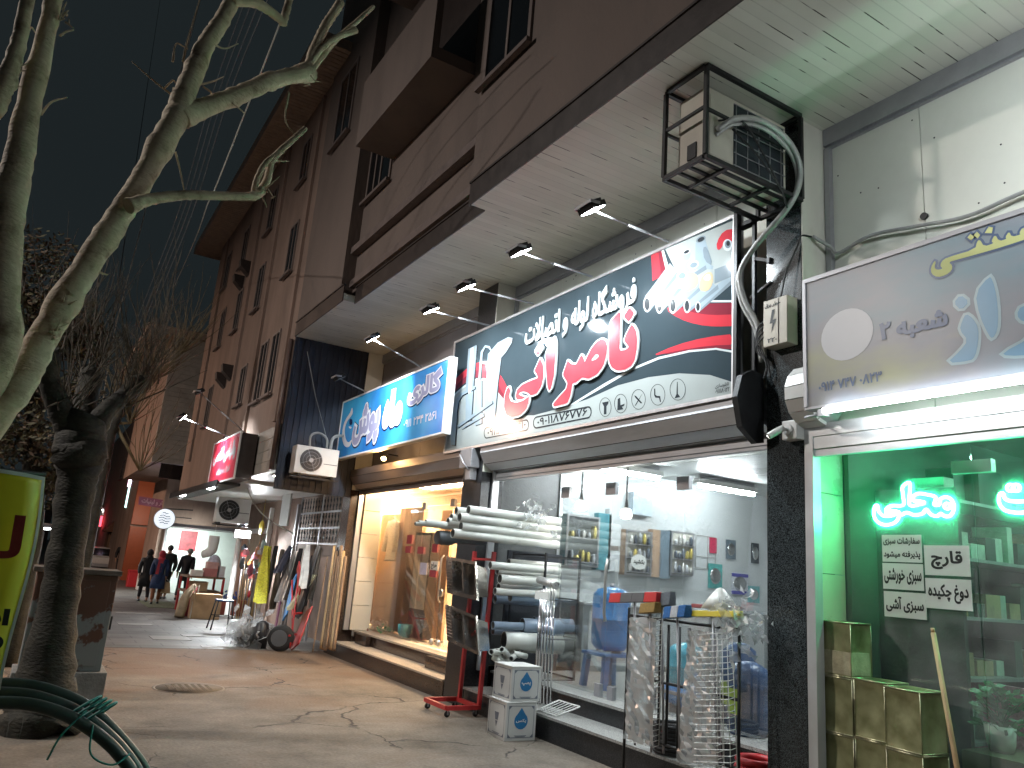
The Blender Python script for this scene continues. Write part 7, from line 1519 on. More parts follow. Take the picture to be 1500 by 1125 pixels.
# ------------------------------------------------------------------ goods outside the next building
def roll(name, a, b, r, m_, label, cat='roll'): g = MB(); a, b = V(a), V(b); g.tube(spline([a, a.lerp(b, .5) + V((.0, .0, .02)), b], 5), r, 12); return tag(g.build(name, m_, origin=a), label, cat)
lean = lambda px0, py0, px1, py1, X0, X1: (aX(px0, py0, X0), aX(px1, py1, X1))
rows = (('board_bundle', (482, 950, 500, 800), .07, m_woodd, 'bundle of brown boards leaning against the dark pillar', 'boards'), ('board_bundle', (470, 950, 490, 800), .06, m_wood, 'pale brown boards next to the bundle at the dark pillar', 'boards'), ('plank', (458, 955, 480, 815), .03, m_woodd, 'single long plank leaning left of the board bundles', 'plank'),
        ('dark_sheet', (436, 905, 468, 800), .13, m_blackp, 'tall black sheet hanging in the middle of the goods', 'sheet'), ('film_sheet', (410, 880, 434, 808), .12, m_film, 'tall hanging sheet of shiny clear film', 'sheet'), ('dark_sheet', (408, 840, 427, 800), .12, mat('navy roll', (.02, .025, .05), .5), 'dark navy sheet behind the shiny film sheet', 'sheet'), ('film_sheet', (446, 860, 452, 798), .09, mat('pale grey roll', (.45, .45, .45), .5), 'pale grey sheet between the dark sheets', 'sheet'), ('cloth_strips', (428, 892, 462, 842), .07, mat('cream cloth', (.42, .38, .24), .8, var=.25), 'cream cloth strips hanging over the red panel', 'cloth'))
c_hang1 = mat('black garment', (.016, .016, .02), .8, var=.3); c_hang2 = mat('grey brown garment', (.10, .085, .07), .8, var=.3)
def drape(name, a, b, w0, w1, m_, label, cat, seed=0, dep=.05):
    a, b = V(a), V(b); r2 = random.Random(seed); NX, NZ = 16, 14; vs = []; ph = [r2.uniform(0, 6) for _ in range(4)]
    for back in (0, 1):
        for j in range(NZ + 1):
            s_ = j / NZ; c = a.lerp(b, s_); w_ = (w0 + (w1 - w0) * min(1, s_ * 1.3)) * (1 - .25 * max(0, s_ - .8) * 5 * r2.uniform(.6, 1))
            for i in range(NX + 1):
                u = i / NX * 2 - 1; f = math.sin(u * 7 + ph[0] + s_ * 1.5) * .5 + math.sin(u * 13 + ph[1] - s_) * .3; bul = math.sqrt(max(0, 1 - u * u))
                vs.append(c + V((-(bul * dep * (1 + s_) + f * dep * .5) if not back else bul * dep * .6, u * w_ * (1 + .06 * math.sin(s_ * 9 + ph[2])), r2.uniform(-.01, .01) + .03 * math.sin(u * 4 + ph[3]) * s_)))
    n = (NX + 1) * (NZ + 1); F = [(j * (NX + 1) + i, j * (NX + 1) + i + 1, (j + 1) * (NX + 1) + i + 1, (j + 1) * (NX + 1) + i) for j in range(NZ) for i in range(NX)]
    g = MB(); g.add(vs, F + [tuple(q + n for q in f[::-1]) for f in F], True); return tag(g.build(name, m_, origin=a), label, cat)
for k, (nm, q, r_, m_, lab, ct_) in enumerate(rows):
    a, b = lean(q[0], q[1], q[2], q[3], 4.75 - .02 * k, 5.1 - .02 * k); a.z = max(a.z, r_ * .3)
    if k < 3:
        for j in range(3 if k < 2 else 1): o_ = roll(nm, a + V((0, -.12 * j, 0)), b + V((.02 * j, -.10 * j, -.1 * j)), r_ * .45, (m_woodd, m_wood, m_woodd)[(j + k) % 3], lab if not j else ('second board in the bundle leaning on the dark pillar', 'nearest board in the bundle leaning on the dark pillar', 'second pale board left of the pillar bundle', 'nearest pale board left of the pillar bundle')[k * 2 + j - 1], ct_)
    else: drape(nm, b, a, r_ * .7, r_ * 1.5, m_, lab, ct_, k)
for k, (px0, py0, px1, py1, m_, lab) in enumerate(((417, 905, 432, 845, m_blue, 'blue ridged plastic panel standing behind the tyre'), (440, 865, 437, 828, m_redp, 'red cloth hung above the blue ridged panel'), (432, 948, 452, 893, m_red, 'dark red metal panel leaning beside the wheel'), (400, 940, 412, 870, mat('plum sheet', (.11, .02, .06), .5), 'plum coloured sheet behind the wheel'))):
    a, b = lean(px0, py0, px1, py1, 4.6, 4.85); w_ = (.16, .12, .28, .1)[k]; a.z = max(a.z, .02); g = MB(); g.bar(a, b, w_ * 1.6, .03, up=(1, 0, 0)); tag(g.build('sheet_panel', m_, bevel=.008, origin=a), lab, 'panel')
wb = thing('hand_truck', 'rusty red two wheeled hand truck lying with a big rubber tyre towards the pavement', 'hand truck', (4.35, 15.1, 0)); g = MB(); tc_ = V((4.33, 15.12, .24))
g.lathe(tc_ - V((.0, .07, 0)), [(.15, 0), (.215, .01), (.24, .04), (.24, .10), (.215, .13), (.15, .14)], V((.35, 1, 0)), 26); wh = g.build('wheel', m_rubber, wb); g = MB(); g.lathe(tc_ - V((.03, .065, 0)), [(.15, .0), (.15, .02), (.13, .03), (.04, .03)], V((.35, 1, 0)), 18); g.build('rim', m_gplas, wh); g = MB(); g.tube([(4.5, 14.95, .08), aX(437, 850, 4.7)], .018, 8); g.tube([(4.62, 15.2, .08), aX(428, 850, 4.75)], .018, 8); g.bar((4.45, 14.95, .3), (4.7, 15.3, .3), .03); g.bar((4.5, 14.95, .7), (4.75, 15.3, .7), .03); g.build('frame', m_red, wb)
crumple('wrapped_bundle', (3.92, 15.85, .26), (.42, .42, .42), 'shiny plastic wrapped bundle on the pavement left of the tyre', 'bundle', m_film, 31, 110, .55); g = MB(); g.ell((3.95, 15.9, .22), (.24, .24, .22)); tag(g.build('sack', mat('grey sack', (.20, .19, .18), .7, var=.3), origin=(3.95, 15.9, 0)), 'grey sack inside the shiny plastic bundle', 'sack'); g = MB(); g.lathe((4.1, 15.6, 0), [(.13, 0), (.15, .2), (.12, .45), (.05, .5)], n=14); tag(g.build('sack', m_blackp, origin=(4.1, 15.6, 0)), 'black sack right behind the shiny bundle', 'sack')
yb = aX(394, 800, 4.9); g = MB(); e = aX(386, 882, 4.7); r2 = random.Random(5)
m_ynet = mat('yellow net', (.80, .72, .06), .6, var=.35, scale=24, bump=.3); drape('net_bag', yb, e, .05, .24, m_ynet, 'long yellow net bag hanging among the goods', 'bag', 50, .1)
q = aX(383, 773, 5.3); g = MB(); g.ell(q, (.05, .22, .2)); g.tube([q + V((0, 0, .2)), (q.x, q.y, 3.2)], .005, 4); tag(g.build('yellow_ball', m_yel, origin=q), 'round yellow plastic basin hung under the soffit', 'basin')
cl5 = [(.45, .05, .06), (.05, .12, .2), (.5, .2, .25), (.08, .08, .09), (.3, .3, .3), (.5, .18, .05), (.06, .25, .2)]
r2 = random.Random(17)
for k in range(14):
    px = 352 + k * 2.3; X = 4.9 + r2.uniform(-.15, .2); b = aX(px - 6, 900 - r2.uniform(0, 12), X); b.z = max(.02, b.z if b.z < .25 else .02); tp = aX(px + 2 + r2.uniform(-2, 3), r2.uniform(800, 850), X + .15); c = cl5[k % 7]; m_ = mat('tool colour %d' % (k % 7), c, .5, var=.2)
    t = thing('long_handled_tool', 'long handled tool with a coloured head in the cluster beside the white pole', 'tool', b, 'long handled tools standing beside the white pole'); g = MB(); g.tube([b, tp], .013, 6); g.build('handle', m_wood if k % 3 else m_alud, t); g = MB(); d = (tp - b).normalized(); g.obox(tp + d * .05, V((.05, .03, 0)), V((-.02, .1, 0)), d * .06); g.ell(tp + d * .12, (.05, .07, .06)); g.build('head', m_, t)
for k, (px, py, X, r_, c, lab) in enumerate(((367, 835, 4.7, .12, (.42, .12, .2), 'pink bundle hung in the tool cluster'), (365, 870, 4.65, .07, (.45, .03, .04), 'red bottle shaped packet low in the tool cluster'), (377, 808, 5.0, .1, (.55, .22, .08), 'orange packet high in the tool cluster'), (386, 798, 5.1, .1, (.3, .42, .40), 'pale green packet beside the yellow net bag'), (355, 825, 4.9, .13, (.05, .07, .08), 'dark bundle on the left of the tool cluster'))):
    p = aX(px, py, X); g = MB(); g.ell(p, (r_ * .6, r_ * .8, r_ * 1.3), 10, 6); g.tube([p + V((0, 0, r_)), (p.x + .1, p.y, p.z + .6)], .006, 4); tag(g.build('hung_packet', mat('hung packet %d' % k, c, .5, var=.3, scale=14), origin=p), lab, 'packet')
for k in range(8):
    px = 398 + k * 9; a = aX(px + 8, 800 + (k * 37) % 16, 5.18); b = aX(px - 6, 868 + (k * 53) % 30, 5.05); drape('hung_garment', a, b, .06, .15, (c_hang1, c_hang2)[k % 2], ('black garment hanging in the crowded row in front of the iron gate', 'grey brown garment hanging in the crowded row in front of the iron gate')[k % 2], 'garment', 90 + k)['group'] = 'garments hanging before the iron gate'
st2 = thing('stool', 'small dark blue stool with splayed metal legs on the pavement', 'stool', (4.05, 19.0, 0)); g = MB(); g.box((3.88, 18.85, .62), (4.24, 19.2, .66)); g.build('seat', m_blued, st2, bevel=.01)
for (x, y) in ((3.9, 18.87), (4.22, 18.87), (3.9, 19.18), (4.22, 19.18)): g = MB(); g.tube([(x, y, .62), (x + (-.09 if x < 4 else .05), y + (-.07 if y < 19 else .07), .0)], .016, 6); g.build('leg', m_black, st2)
for y in (18.83, 19.22): g = MB(); g.tube([(3.84, y, .3), (4.25, y, .3)], .01, 5); g.build('stretcher', m_black, st2)
# display table with boots and boxes
dt = thing('display_table', 'dark red wooden display stand with wares in front of the lit shop', 'table', (4.3, 24, 0)); g = MB()
for z in (.55, .95): g.box((3.9, 23.3, z), (4.9, 24.6, z + .05))
g.build('shelf', m_woodd, dt)
for (x, y) in ((3.93, 23.33), (4.87, 23.33), (3.93, 24.57), (4.87, 24.57)): g = MB(); g.box((x - .03, y - .03, 0), (x + .03, y + .03, .95)); g.build('leg', m_red, dt)
r2 = random.Random(6)
for k, (x, y, z, sx, sy, sz, c, lab) in enumerate(((4.0, 23.4, 1.0, .3, .25, .16, (.6, .58, .54), 'white shoe box on the display stand'), (4.35, 23.5, 1.0, .35, .3, .22, (.42, .16, .15), 'reddish box on the display stand'), (4.4, 23.5, 1.222, .3, .3, .18, (.5, .3, .28), 'pink box stacked on the reddish box'), (4.75, 23.5, 1.0, .15, .25, .3, (.6, .6, .62), 'tall white carton at the end of the display stand'), (4.0, 23.5, .6, .5, .4, .25, (.4, .28, .15), 'tan box on the lower shelf of the display stand'))):
    g = MB(); g.box((x, y, z + .001), (x + sx, y + sy, z + sz)); g.box((x - .006, y - .006, z + sz * .7), (x + sx + .006, y + sy + .006, z + sz + .004)); tag(g.build('shoe_box', mat('shoe box %d' % k, c, .6, var=.15), bevel=.005, origin=(x, y, z)), lab, 'box')
g = MB(); q = aY(311, 800, 24.0); g.tube(spline([q + V((.02, 0, .3)), q + V((.02, 0, .05)), q + V((.0, 0, -.12)), q + V((-.14, 0, -.22)), q + V((-.26, 0, -.25))], 5), [.15] * 5 + [.14] * 5 + [.13] * 5 + [.11] * 5 + [.06], 12); g.tube([q + V((.02, 0, .3)), (q.x + .02, 24.0, 3.22)], .006, 4); tag(g.build('display_boot', m_white, origin=q), 'white boot hanging on a cord under the dark canopy', 'boot')
q = aY(313, 828, 24.0); g = MB(); g.ell(q, (.2, .2, .3), 12, 8); tag(g.build('hung_bag', mat('white violet bag', (.5, .48, .56), .5, var=.4, scale=12), origin=q), 'white and violet bag below the hanging boot', 'bag')
t = thing('cardboard_box', 'brown cardboard box standing on the pavement by the display stand', 'box', (4.0, 21.8, 0)); g = MB(); g.box((3.85, 21.6, 0), (4.55, 22.1, .62)); g.build('box', mat('brown cardboard', (.38, .26, .15), .8, var=.15), t, bevel=.01); g = MB(); g.bar((3.86, 21.6, .63), (3.8, 21.35, .74), .5, .01, up=(1, 0, .2)); g.build('flap', mat('brown cardboard', (.38, .26, .15), .8), t)
for k, (px0, py0, px1, py1, lab) in enumerate(((278, 906, 287, 858, 'left white wooden slat leaning on the cardboard box'), (283, 905, 292, 857, 'right white wooden slat leaning on the cardboard box'))):
    a = aZ(px0, py0, .01); b = aY(px1, py1, a.y + .25); g = MB(); g.bar(a, b, .05, .02); tag(g.build('wooden_slat', m_rope, origin=a), lab, 'slat')
g = MB(); a = aZ(262, 904, .02); g.tube(spline([a, a + V((.1, .1, .5)), a + V((.3, .2, .8))], 5), [.12, .12, .13, .13, .12, .11, .1, .09, .08, .07, .06], 12); tag(g.build('sack', mat('beige sack', (.34, .27, .18), .8, var=.3), origin=a), 'beige sack leaning left of the cardboard box', 'sack')
g = MB(); a = aZ(272, 903, .02); a.y += .2; g.tube([a, a + V((.12, .1, .75))], [.1, .11], 12); tag(g.build('sack', mat('dark red cloth', (.22, .03, .04), .7), origin=a), 'dark red rolled cloth beside the cardboard box', 'cloth')
t = thing('crate', 'dark red crate of blue packets on the pavement behind the stool', 'crate', (5.0, 22.9, 0)); g = MB(); g.box((4.75, 23.0, 0), (5.6, 23.6, .42)); g.build('crate_body', mat('dull red crate', (.28, .07, .05), .6), t); crumple('packet', (5.15, 23.3, .5), (.5, .4, .16), 'heap of blue and white packets in the dark red crate', 'packets', mat('blue packet', (.05, .10, .4), .5, var=.5, scale=8), 15, 60)
g = MB(); g.box((3.25, 24.9, .004), (4.2, 27.6, .016)); tag(g.build('door_mat', mat('green mat', (.10, .12, .07), .9, var=.25, scale=20), origin=(3.7, 26, 0)), 'flat green mat under the walking woman', 'mat')

# ------------------------------------------------------------------ farther buildings
cbld = thing('clad_building', 'grey ribbed clad building jutting towards the street with a lit soffit', 'building', (3.3, 29, 0)); YC = 27.6
q = [aY(*p, YC) for p in ((254, 492), (318, 508), (269, 676), (224.7, 676))]
m_rib = mat('ribbed grey cladding', (.44, .40, .35), .6, var=.15)
xl, xr, zt, zb_ = (q[0].x + q[3].x) / 2, 9.0, q[0].z, q[3].z
g = MB(); z = zb_
while z < zt: g.box((xl, YC, z), (xr, YC + .12, z + .135)); g.box((xl + .02, YC + .02, z + .135), (xr, YC + .12, z + .16)); z += .16
g.build('cladding', m_rib, cbld); g = MB(); g.box((xl + .02, YC + .121, zb_), (xr, 37, zt)); g.box((4.2, 33.15, 0), (xr, 37, zb_)); g.build('wall', m_wall2, cbld)
g = MB(); g.box((xl - .9, YC - .2, zt + .01), (xr, 38, zt + .25)); g.build('roof', m_eave, cbld); g = MB(); g.box((xl - .9, YC - .19, zt - .03), (xl - .02, 38, zt + .005)); g.build('eave_soffit', mat('pale eave board', (.40, .28, .2), .7), cbld)
g = MB(); g.box((xl + .3, YC - .05, zb_ - .5), (4.6, YC + .05, zb_ - .02)); g.build('window_band', m_dwin, cbld)
lit = thing('lit_shop', 'bright pale shop front behind the walking people with a red poster', 'shop', (5, 33, 0)); YL = 33.0
a, b = aY(243, 772, YL), aY(318, 860, YL); g = MB(); g.box((a.x, YL, 0), (7.5, YL + .1, a.z)); g.build('wall', mat('pale green white wall', (.62, .68, .64), .5, var=.05), lit); g = MB(); g.box((a.x - .1, YL - 2.2, a.z + .01), (7.5, YL + .1, a.z + .12)); g.build('canopy', m_alud, lit); p = aY(276, 793, YL - .02); g = MB(); g.box((p.x - .32, YL - .03, p.z - .36), (p.x + .3, YL - .003, p.z + .4)); g.build('poster', mat('red poster', (.30, .05, .06), .5, var=.5, scale=5), lit)
p0, p1 = aY(262, 776, YL), aY(306, 784, YL); g = MB()
for k in range(3): x = p0.x + (p1.x - p0.x) * k / 3; g.box((x, YL - .02, p1.z), (x + (p1.x - p0.x) / 3 - .05, YL - .004, p0.z))
g.build('card', m_paper, lit); g = MB(); g.tube([(a.x + .02, YL - .1, 0), (a.x + .02, YL - .1, a.z)], .05, 8); g.build('post', m_alud, lit)
t = thing('shop_lamp', 'bright ceiling lamp under the canopy of the pale shop front', 'lamp', (4.9, 31.6, 2.9)); q = aY(281, 770, 31.6); g = MB(); g.box((q.x - .3, 31.4, q.z - .03), (q.x + .3, 31.9, q.z + .01)); g.build('lamp_panel', emi('lit shop lamp', (.92, 1, .97), 22), t); area_light('lamp_light', (q.x, 31.5, q.z - .06), (0, .55, -1), .6, .5, 190, (.9, 1, .96), t, 3.1)
rsn = thing('round_sign', 'round white lit sign hanging over the pavement', 'sign', aY(241, 760, 30)); c = aY(241, 760, 30); g = MB(); g.lathe(c, [(.36, 0), (.36, .12)], (0, 1, 0), 32); g.build('rim', m_alud, rsn); g = MB(); g.lathe(c + V((0, -.006, 0)), [(.34, 0), (.34, .005)], (0, 1, 0), 32); g.build('face', emi('lit round sign', (.80, .88, .95), .5), rsn); g = MB()
for k, (w_, z) in enumerate(((.2, .2), (.34, .1), (.4, .02), (.36, -.07), (.28, -.15))): g.tube([(c.x - w_ / 2, c.y - .012, c.z + z), (c.x - w_ / 6, c.y - .012, c.z + z + .03), (c.x + w_ / 6, c.y - .012, c.z + z - .02), (c.x + w_ / 2, c.y - .012, c.z + z)], .012, 5)
g.build('scribble', mat('slate blue line', (.06, .09, .14), .5), rsn); g = MB(); g.bar(c + V((0, .06, .36)), c + V((.9, .06, .4)), .04); g.bar(c + V((.3, .06, .1)), c + V((.9, .06, .1)), .03); g.build('bracket', m_black, rsn)
ps = thing('banner_sign', 'long dim purple sign with white letters across the pavement', 'sign', aY(230, 735, 33.5)); a, b, c, d = [aY(*p, 33.5) for p in ((204, 727), (257, 735), (254, 747), (203, 739))]; g = MB(); g.add([a, b, c, d, a + V((0, .08, 0)), b + V((0, .08, 0)), c + V((0, .08, 0)), d + V((0, .08, 0))], [(0, 3, 2, 1), (4, 5, 6, 7), (0, 1, 5, 4), (2, 3, 7, 6), (1, 2, 6, 5), (3, 0, 4, 7)]); g.build('board', emi('dim purple sign', (.12, .035, .055), .3), ps); g = MB(); u = (b - a); put_text(g, 'خواروبار و لبنیات', d + V((.08, 0, .05)), u.length * .9, (a - d).length * .7, u.normalized(), V((0, 0, 1)), V((0, -1, 0)), .04, .006); g.build('lettering', mat('pinkish letter', (.55, .4, .42), .5), ps); g = MB(); g.bar((b + c) / 2 + V((0, .04, 0)), (b + c) / 2 + V((1, .04, .0)), .05); g.build('bracket', m_black, ps)
t = thing('light_box', 'blank white light box with a purple lamp above it', 'light box', aX(272, 722, 4.3)); q = [aX(*p, 4.3) for p in ((264, 717), (281, 708), (279, 724), (262, 733))]; g = MB(); g.box((4.3, q[1].y, (q[2].z + q[3].z) / 2), (4.4, q[0].y, (q[0].z + q[1].z) / 2)); g.build('face', emi('lit blank box', (.9, .92, 1), 1.6), t); q = aX(279, 707, 4.3); g = MB(); g.box((4.25, q.y - .2, q.z - .12), (4.3, q.y + .25, q.z + .15)); g.build('purple_lamp', emi('lit purple lamp', (.35, .03, .9), 3.0), t)
oc = thing('orange_building', 'narrow building face of orange panels at the far end of the pavement', 'building', (4, 42, 0)); YO = 42; q = [aY(*p, YO) for p in ((205, 700), (234, 700), (222, 838), (192, 838))]; m_or = emi('orange back lit panel', (.40, .075, .025), .55); m_or = mat('orange cladding', (.30, .065, .018), .5, var=.1)
g = MB(); g.box((q[0].x, YO, 0), (q[1].x + .2, YO + .3, 2.55)); g.box((q[0].x, YO, 2.65), (q[1].x + .2, YO + .3, q[0].z)); g.build('cladding', m_or, oc); g = MB(); g.box((q[0].x, YO + .31, 0), (9, 70, 9)); g.build('wall', m_wall2, oc)
for (y, z) in ((44, 5.5), (48, 5.5), (52, 5.5), (44, 7.5), (48, 7.5)): window(oc, q[0].x, y, y + 1.6, z, z + 1.2, (.5,), fr=.08)
area_light('panel_fill_light', (q[1].x - .6, YO - 2.5, 2.9), (-.1, 1, .15), .8, .3, 11, (1, .85, .7), oc)  # added area light without a fixture, brightens the orange panels
fb = thing('apartment_building', 'dim far building with pale balconies above the orange panels', 'building', (5, 80, 0)); g = MB(); g.box((2.2, 72, 0), (12, 120, 9.5)); g.build('wall', m_wall2, fb); g = MB()
for k in range(3): g.box((1.6, 74 + k * 6, 4.2 + k * 1.2), (2.19, 78 + k * 6, 5.2 + k * 1.2))
g.build('balcony', m_tilef, fb)
fb2 = thing('apartment_building', 'dark low building closing the far end of the street', 'building', (-8, 125, 0)); g = MB(); g.box((-30, 125, -.1), (2.0, 140, 5.5)); g.build('wall', m_wall, fb2); g = MB(); g.box((-30.2, 124.9, 5.51), (2.1, 140, 5.8)); g.build('parapet', m_ledge, fb2)
kk = thing('kiosk', 'small kiosk with a brown roof and warm lit front at the far end', 'kiosk', aY(172, 800, 52)); a = aY(158, 792, 52); b = aY(188, 838, 52); g = MB(); g.box((a.x, 52, 0), (b.x, 54, 2.2)); g.build('wall', m_woodd, kk); g = MB(); g.prism([(a.x - .3, 51.5, 2.3), (b.x + .3, 51.5, 2.3), (b.x - .2, 51.5, 3.1), (a.x + .2, 51.5, 3.1)], (0, 3, 0)); g.build('roof', mat('rust roof', (.16, .07, .04), .7), kk); g = MB(); g.box((a.x + .25, 51.96, .9), (b.x - .25, 51.99, 2.05)); g.build('lit_front', emi('lit kiosk front', (1, .62, .38), .75), kk)
for k, (px, py, Y, sx, sz, c, st_, lab) in enumerate(((197, 704, 46, .28, .35, (1, .6, .8), 2.2, 'pinkish lit sign far down the street above the turquoise one'), (193, 722, 46, .2, .8, (.6, 1, .95), 1.8, 'tall turquoise lit sign far down the street'), (141, 763, 60, .35, .35, (1, .05, .08), 3, 'small red light far down the street beside the trunk'), (199, 777, 51, .6, .12, (1, .85, .7), 3, 'warm strip light under the far kiosk roof'))):
    p = aY(px, py, Y); g = MB(); g.box((p.x - sx, Y, p.z - sz), (p.x + sx, Y + .15, p.z + sz)); o_ = tag(g.build('lit_sign', emi('far sign %d' % k, c, st_), bevel=.02, origin=p), lab, 'sign')
def street_lamp(x, y, h, label, col, power, arm=1.6, r=.12, st_=30, vis=True):
    t = thing('street_lamp', label, 'street lamp', (x, y, -.16)); g = MB(); g.tube([(x, y, -.16), (x, y, h * .6), (x, y, h)], [.09, .07, .05], 10); g.tube(spline([(x, y, h), (x + arm * .4, y, h + .35), (x + arm, y, h + .4)], 5), .035, 8); g.build('post', m_alud, t); g = MB(); g.ell((x + arm + .25, y, h + .4), (.38, .16, .09)); g.build('head', m_alud, t); g = MB(); g.ell((x + arm + .25, y, h + .34), (.28, .12, .06)); g.build('globe', emi('lit lamp globe %s' % label[:9], col, st_), t)
    if power: area_light('lamp_light', (x + arm + .25, y, h + .26), (.25, 0, -1), .5, .25, power, col, t, 3.1)
    return t
p = aY(148, 747, 62); street_lamp(p.x - .5, 62, p.z - .3, 'white street lamp far away to the right of the dark trunk', (.95, 1, 1), 60, .5, st_=8)
p = aY(56, 774, 30); street_lamp(p.x - .6, 30, p.z - .3, 'bright street lamp glimpsed between the banner and the dark trunk', (.95, 1, 1), 120, .5, st_=25)
# unseen street lamps across the road, inferred from the light on walls and sign
street_lamp(-9.8, 11, 8.9, 'tall white street lamp across the road level with the shops', (1.0, .92, .86), 620, 1.8)
street_lamp(-10.5, 32, 8.5, 'tall orange street lamp across the road farther along', (1.0, .66, .48), 800, 1.8)
# cart and wall bits on the left
ca = thing('parked_car', 'small white car with dark windows far off beyond the metal cabinet', 'car', aY(146, 838, 50)); a = aY(124, 820, 50); b = aY(166, 838, 50); x0, x1 = a.x, b.x; Yc = 50.0
g = MB(); g.prism([(x0, Yc, .28), (x0, Yc - .06, .55), (x0, Yc + .02, .86), (x0, Yc + .5, .88), (x0, Yc + .7, 1.36), (x0, Yc + 2.4, 1.40), (x0, Yc + 3.0, .92), (x0, Yc + 3.9, .8), (x0, Yc + 3.9, .28)], (x1 - x0, 0, 0)); g.build('body', m_white, ca, bevel=.05)
g = MB(); w_ = x1 - x0; g.prism([(x0 + .14, Yc + .50, .93), (x0 + w_ - .14, Yc + .50, .93), (x0 + w_ - .2, Yc + .66, 1.32), (x0 + .2, Yc + .66, 1.32)], (0, -.02, .008)); g.build('rear_window', m_dwin, ca)
g = MB(); g.box((x1 + .002, Yc + .85, .95), (x1 + .012, Yc + 2.3, 1.3)); g.build('side_window', m_dwin, ca)
g = MB(); g.box((x0 + .05, Yc - .12, .32), (x1 - .05, Yc - .062, .5)); g.build('bumper', m_alud, ca, bevel=.02)
for x in (x0 + .08, x1 - .3): g = MB(); g.box((x, Yc - .06, .6), (x + .22, Yc - .02, .78)); g.build('tail_light', mat('dull tail light', (.35, .02, .02), .3), ca)
for x in (x0 - .01, x1 - .17):
    for y in (Yc + .75, Yc + 3.1): g = MB(); g.lathe((x, y, .3), [(.2, 0), (.3, .01), (.3, .17), (.2, .18)], (1, 0, 0), 18); g.build('wheel', m_rubber, ca)
lwl = thing('stone_wall', 'low beige stone block wall behind the banner edge', 'wall', (-.25, 14.5, 0)); g = MB()
for k in range(4): g.box((-.9, 14.4, .0 + k * .32), (.25, 14.8, .312 + k * .32))
g.build('block', mat('beige stone', (.30, .22, .14), .8, var=.25), lwl)
rbx = aY(205, 828, 36); t = thing('crate', 'bright red crate on the ground far behind the walking people', 'crate', (rbx.x, 36, 0)); g = MB(); g.box((rbx.x - .35, 36, 0), (rbx.x + .35, 36.5, .62)); g.build('body', m_redp, t, bevel=.02); g = MB(); g.box((rbx.x - .37, 35.98, .621), (rbx.x + .37, 36.52, .68)); g.build('rim', m_redp, t)
t = thing('counter_table', 'white low counter beside the far red crate', 'counter', (rbx.x + 1, 34, 0)); q = aY(222, 815, 34); g = MB(); g.box((q.x - .3, 34, .0), (q.x + .9, 34.6, .9)); g.build('body', m_white, t, bevel=.01); g = MB(); g.box((q.x - .34, 33.96, .901), (q.x + .94, 34.64, .95)); g.build('top', m_white, t)

# ------------------------------------------------------------------ overhead cables
m_cabled2 = mat('weathered cable', (.09, .09, .09), .6)
def cable(pts, r, label, m_=m_cable): g = MB(); g.tube(spline(pts, 6), r, 5, False); return tag(g.build('overhead_cable', m_, origin=pts[0]), label, 'cable', 'overhead cables along the street')
for k in range(4):
    dx = -12 + k * 7
    cable([aX(a + dx * s_, b, 1.0 + .02 * k) for a, b, s_ in ((395, -40, 1.6), (372, 15, 1.5), (325, 140, 1.2), (277, 300, 1), (236, 406, .9), (206, 480, .8), (170, 570, .6), (120, 690, .3))], .005, 'thin dark overhead cable in the bundle beside the forked limb', m_cabled2)
cable([aX(a, b, 1.1) for a, b in ((303, -40), (293, 0), (269, 90), (240, 190), (213, 308), (184, 420), (165, 500), (150, 590))], .011, 'thicker pale overhead cable passing behind the fork of the near tree', m_rope)
cable([aX(a, b, 1.2) for a, b in ((420, 5), (400, 61), (358, 168), (315, 277))] + [aX(304, 300, 1.4), aX(285, 353, 1.9), aY(253, 425, 27.4)], .008, 'pale cable sagging to the roof edge of the clad building', m_rope)
for k, (x0, x1) in enumerate(((218, 150), (236, 164))):
    A_ = aX(x0, -10, .6); B_ = aX(x1, 480, .6); cable([A_, A_.lerp(B_, .3) + V((0, 0, -.12)), A_.lerp(B_, .65) + V((0, 0, -.1)), B_], .012, ('faint dark cable left of the pale cable', 'second faint dark cable left of the pale cable')[k], m_cabled)

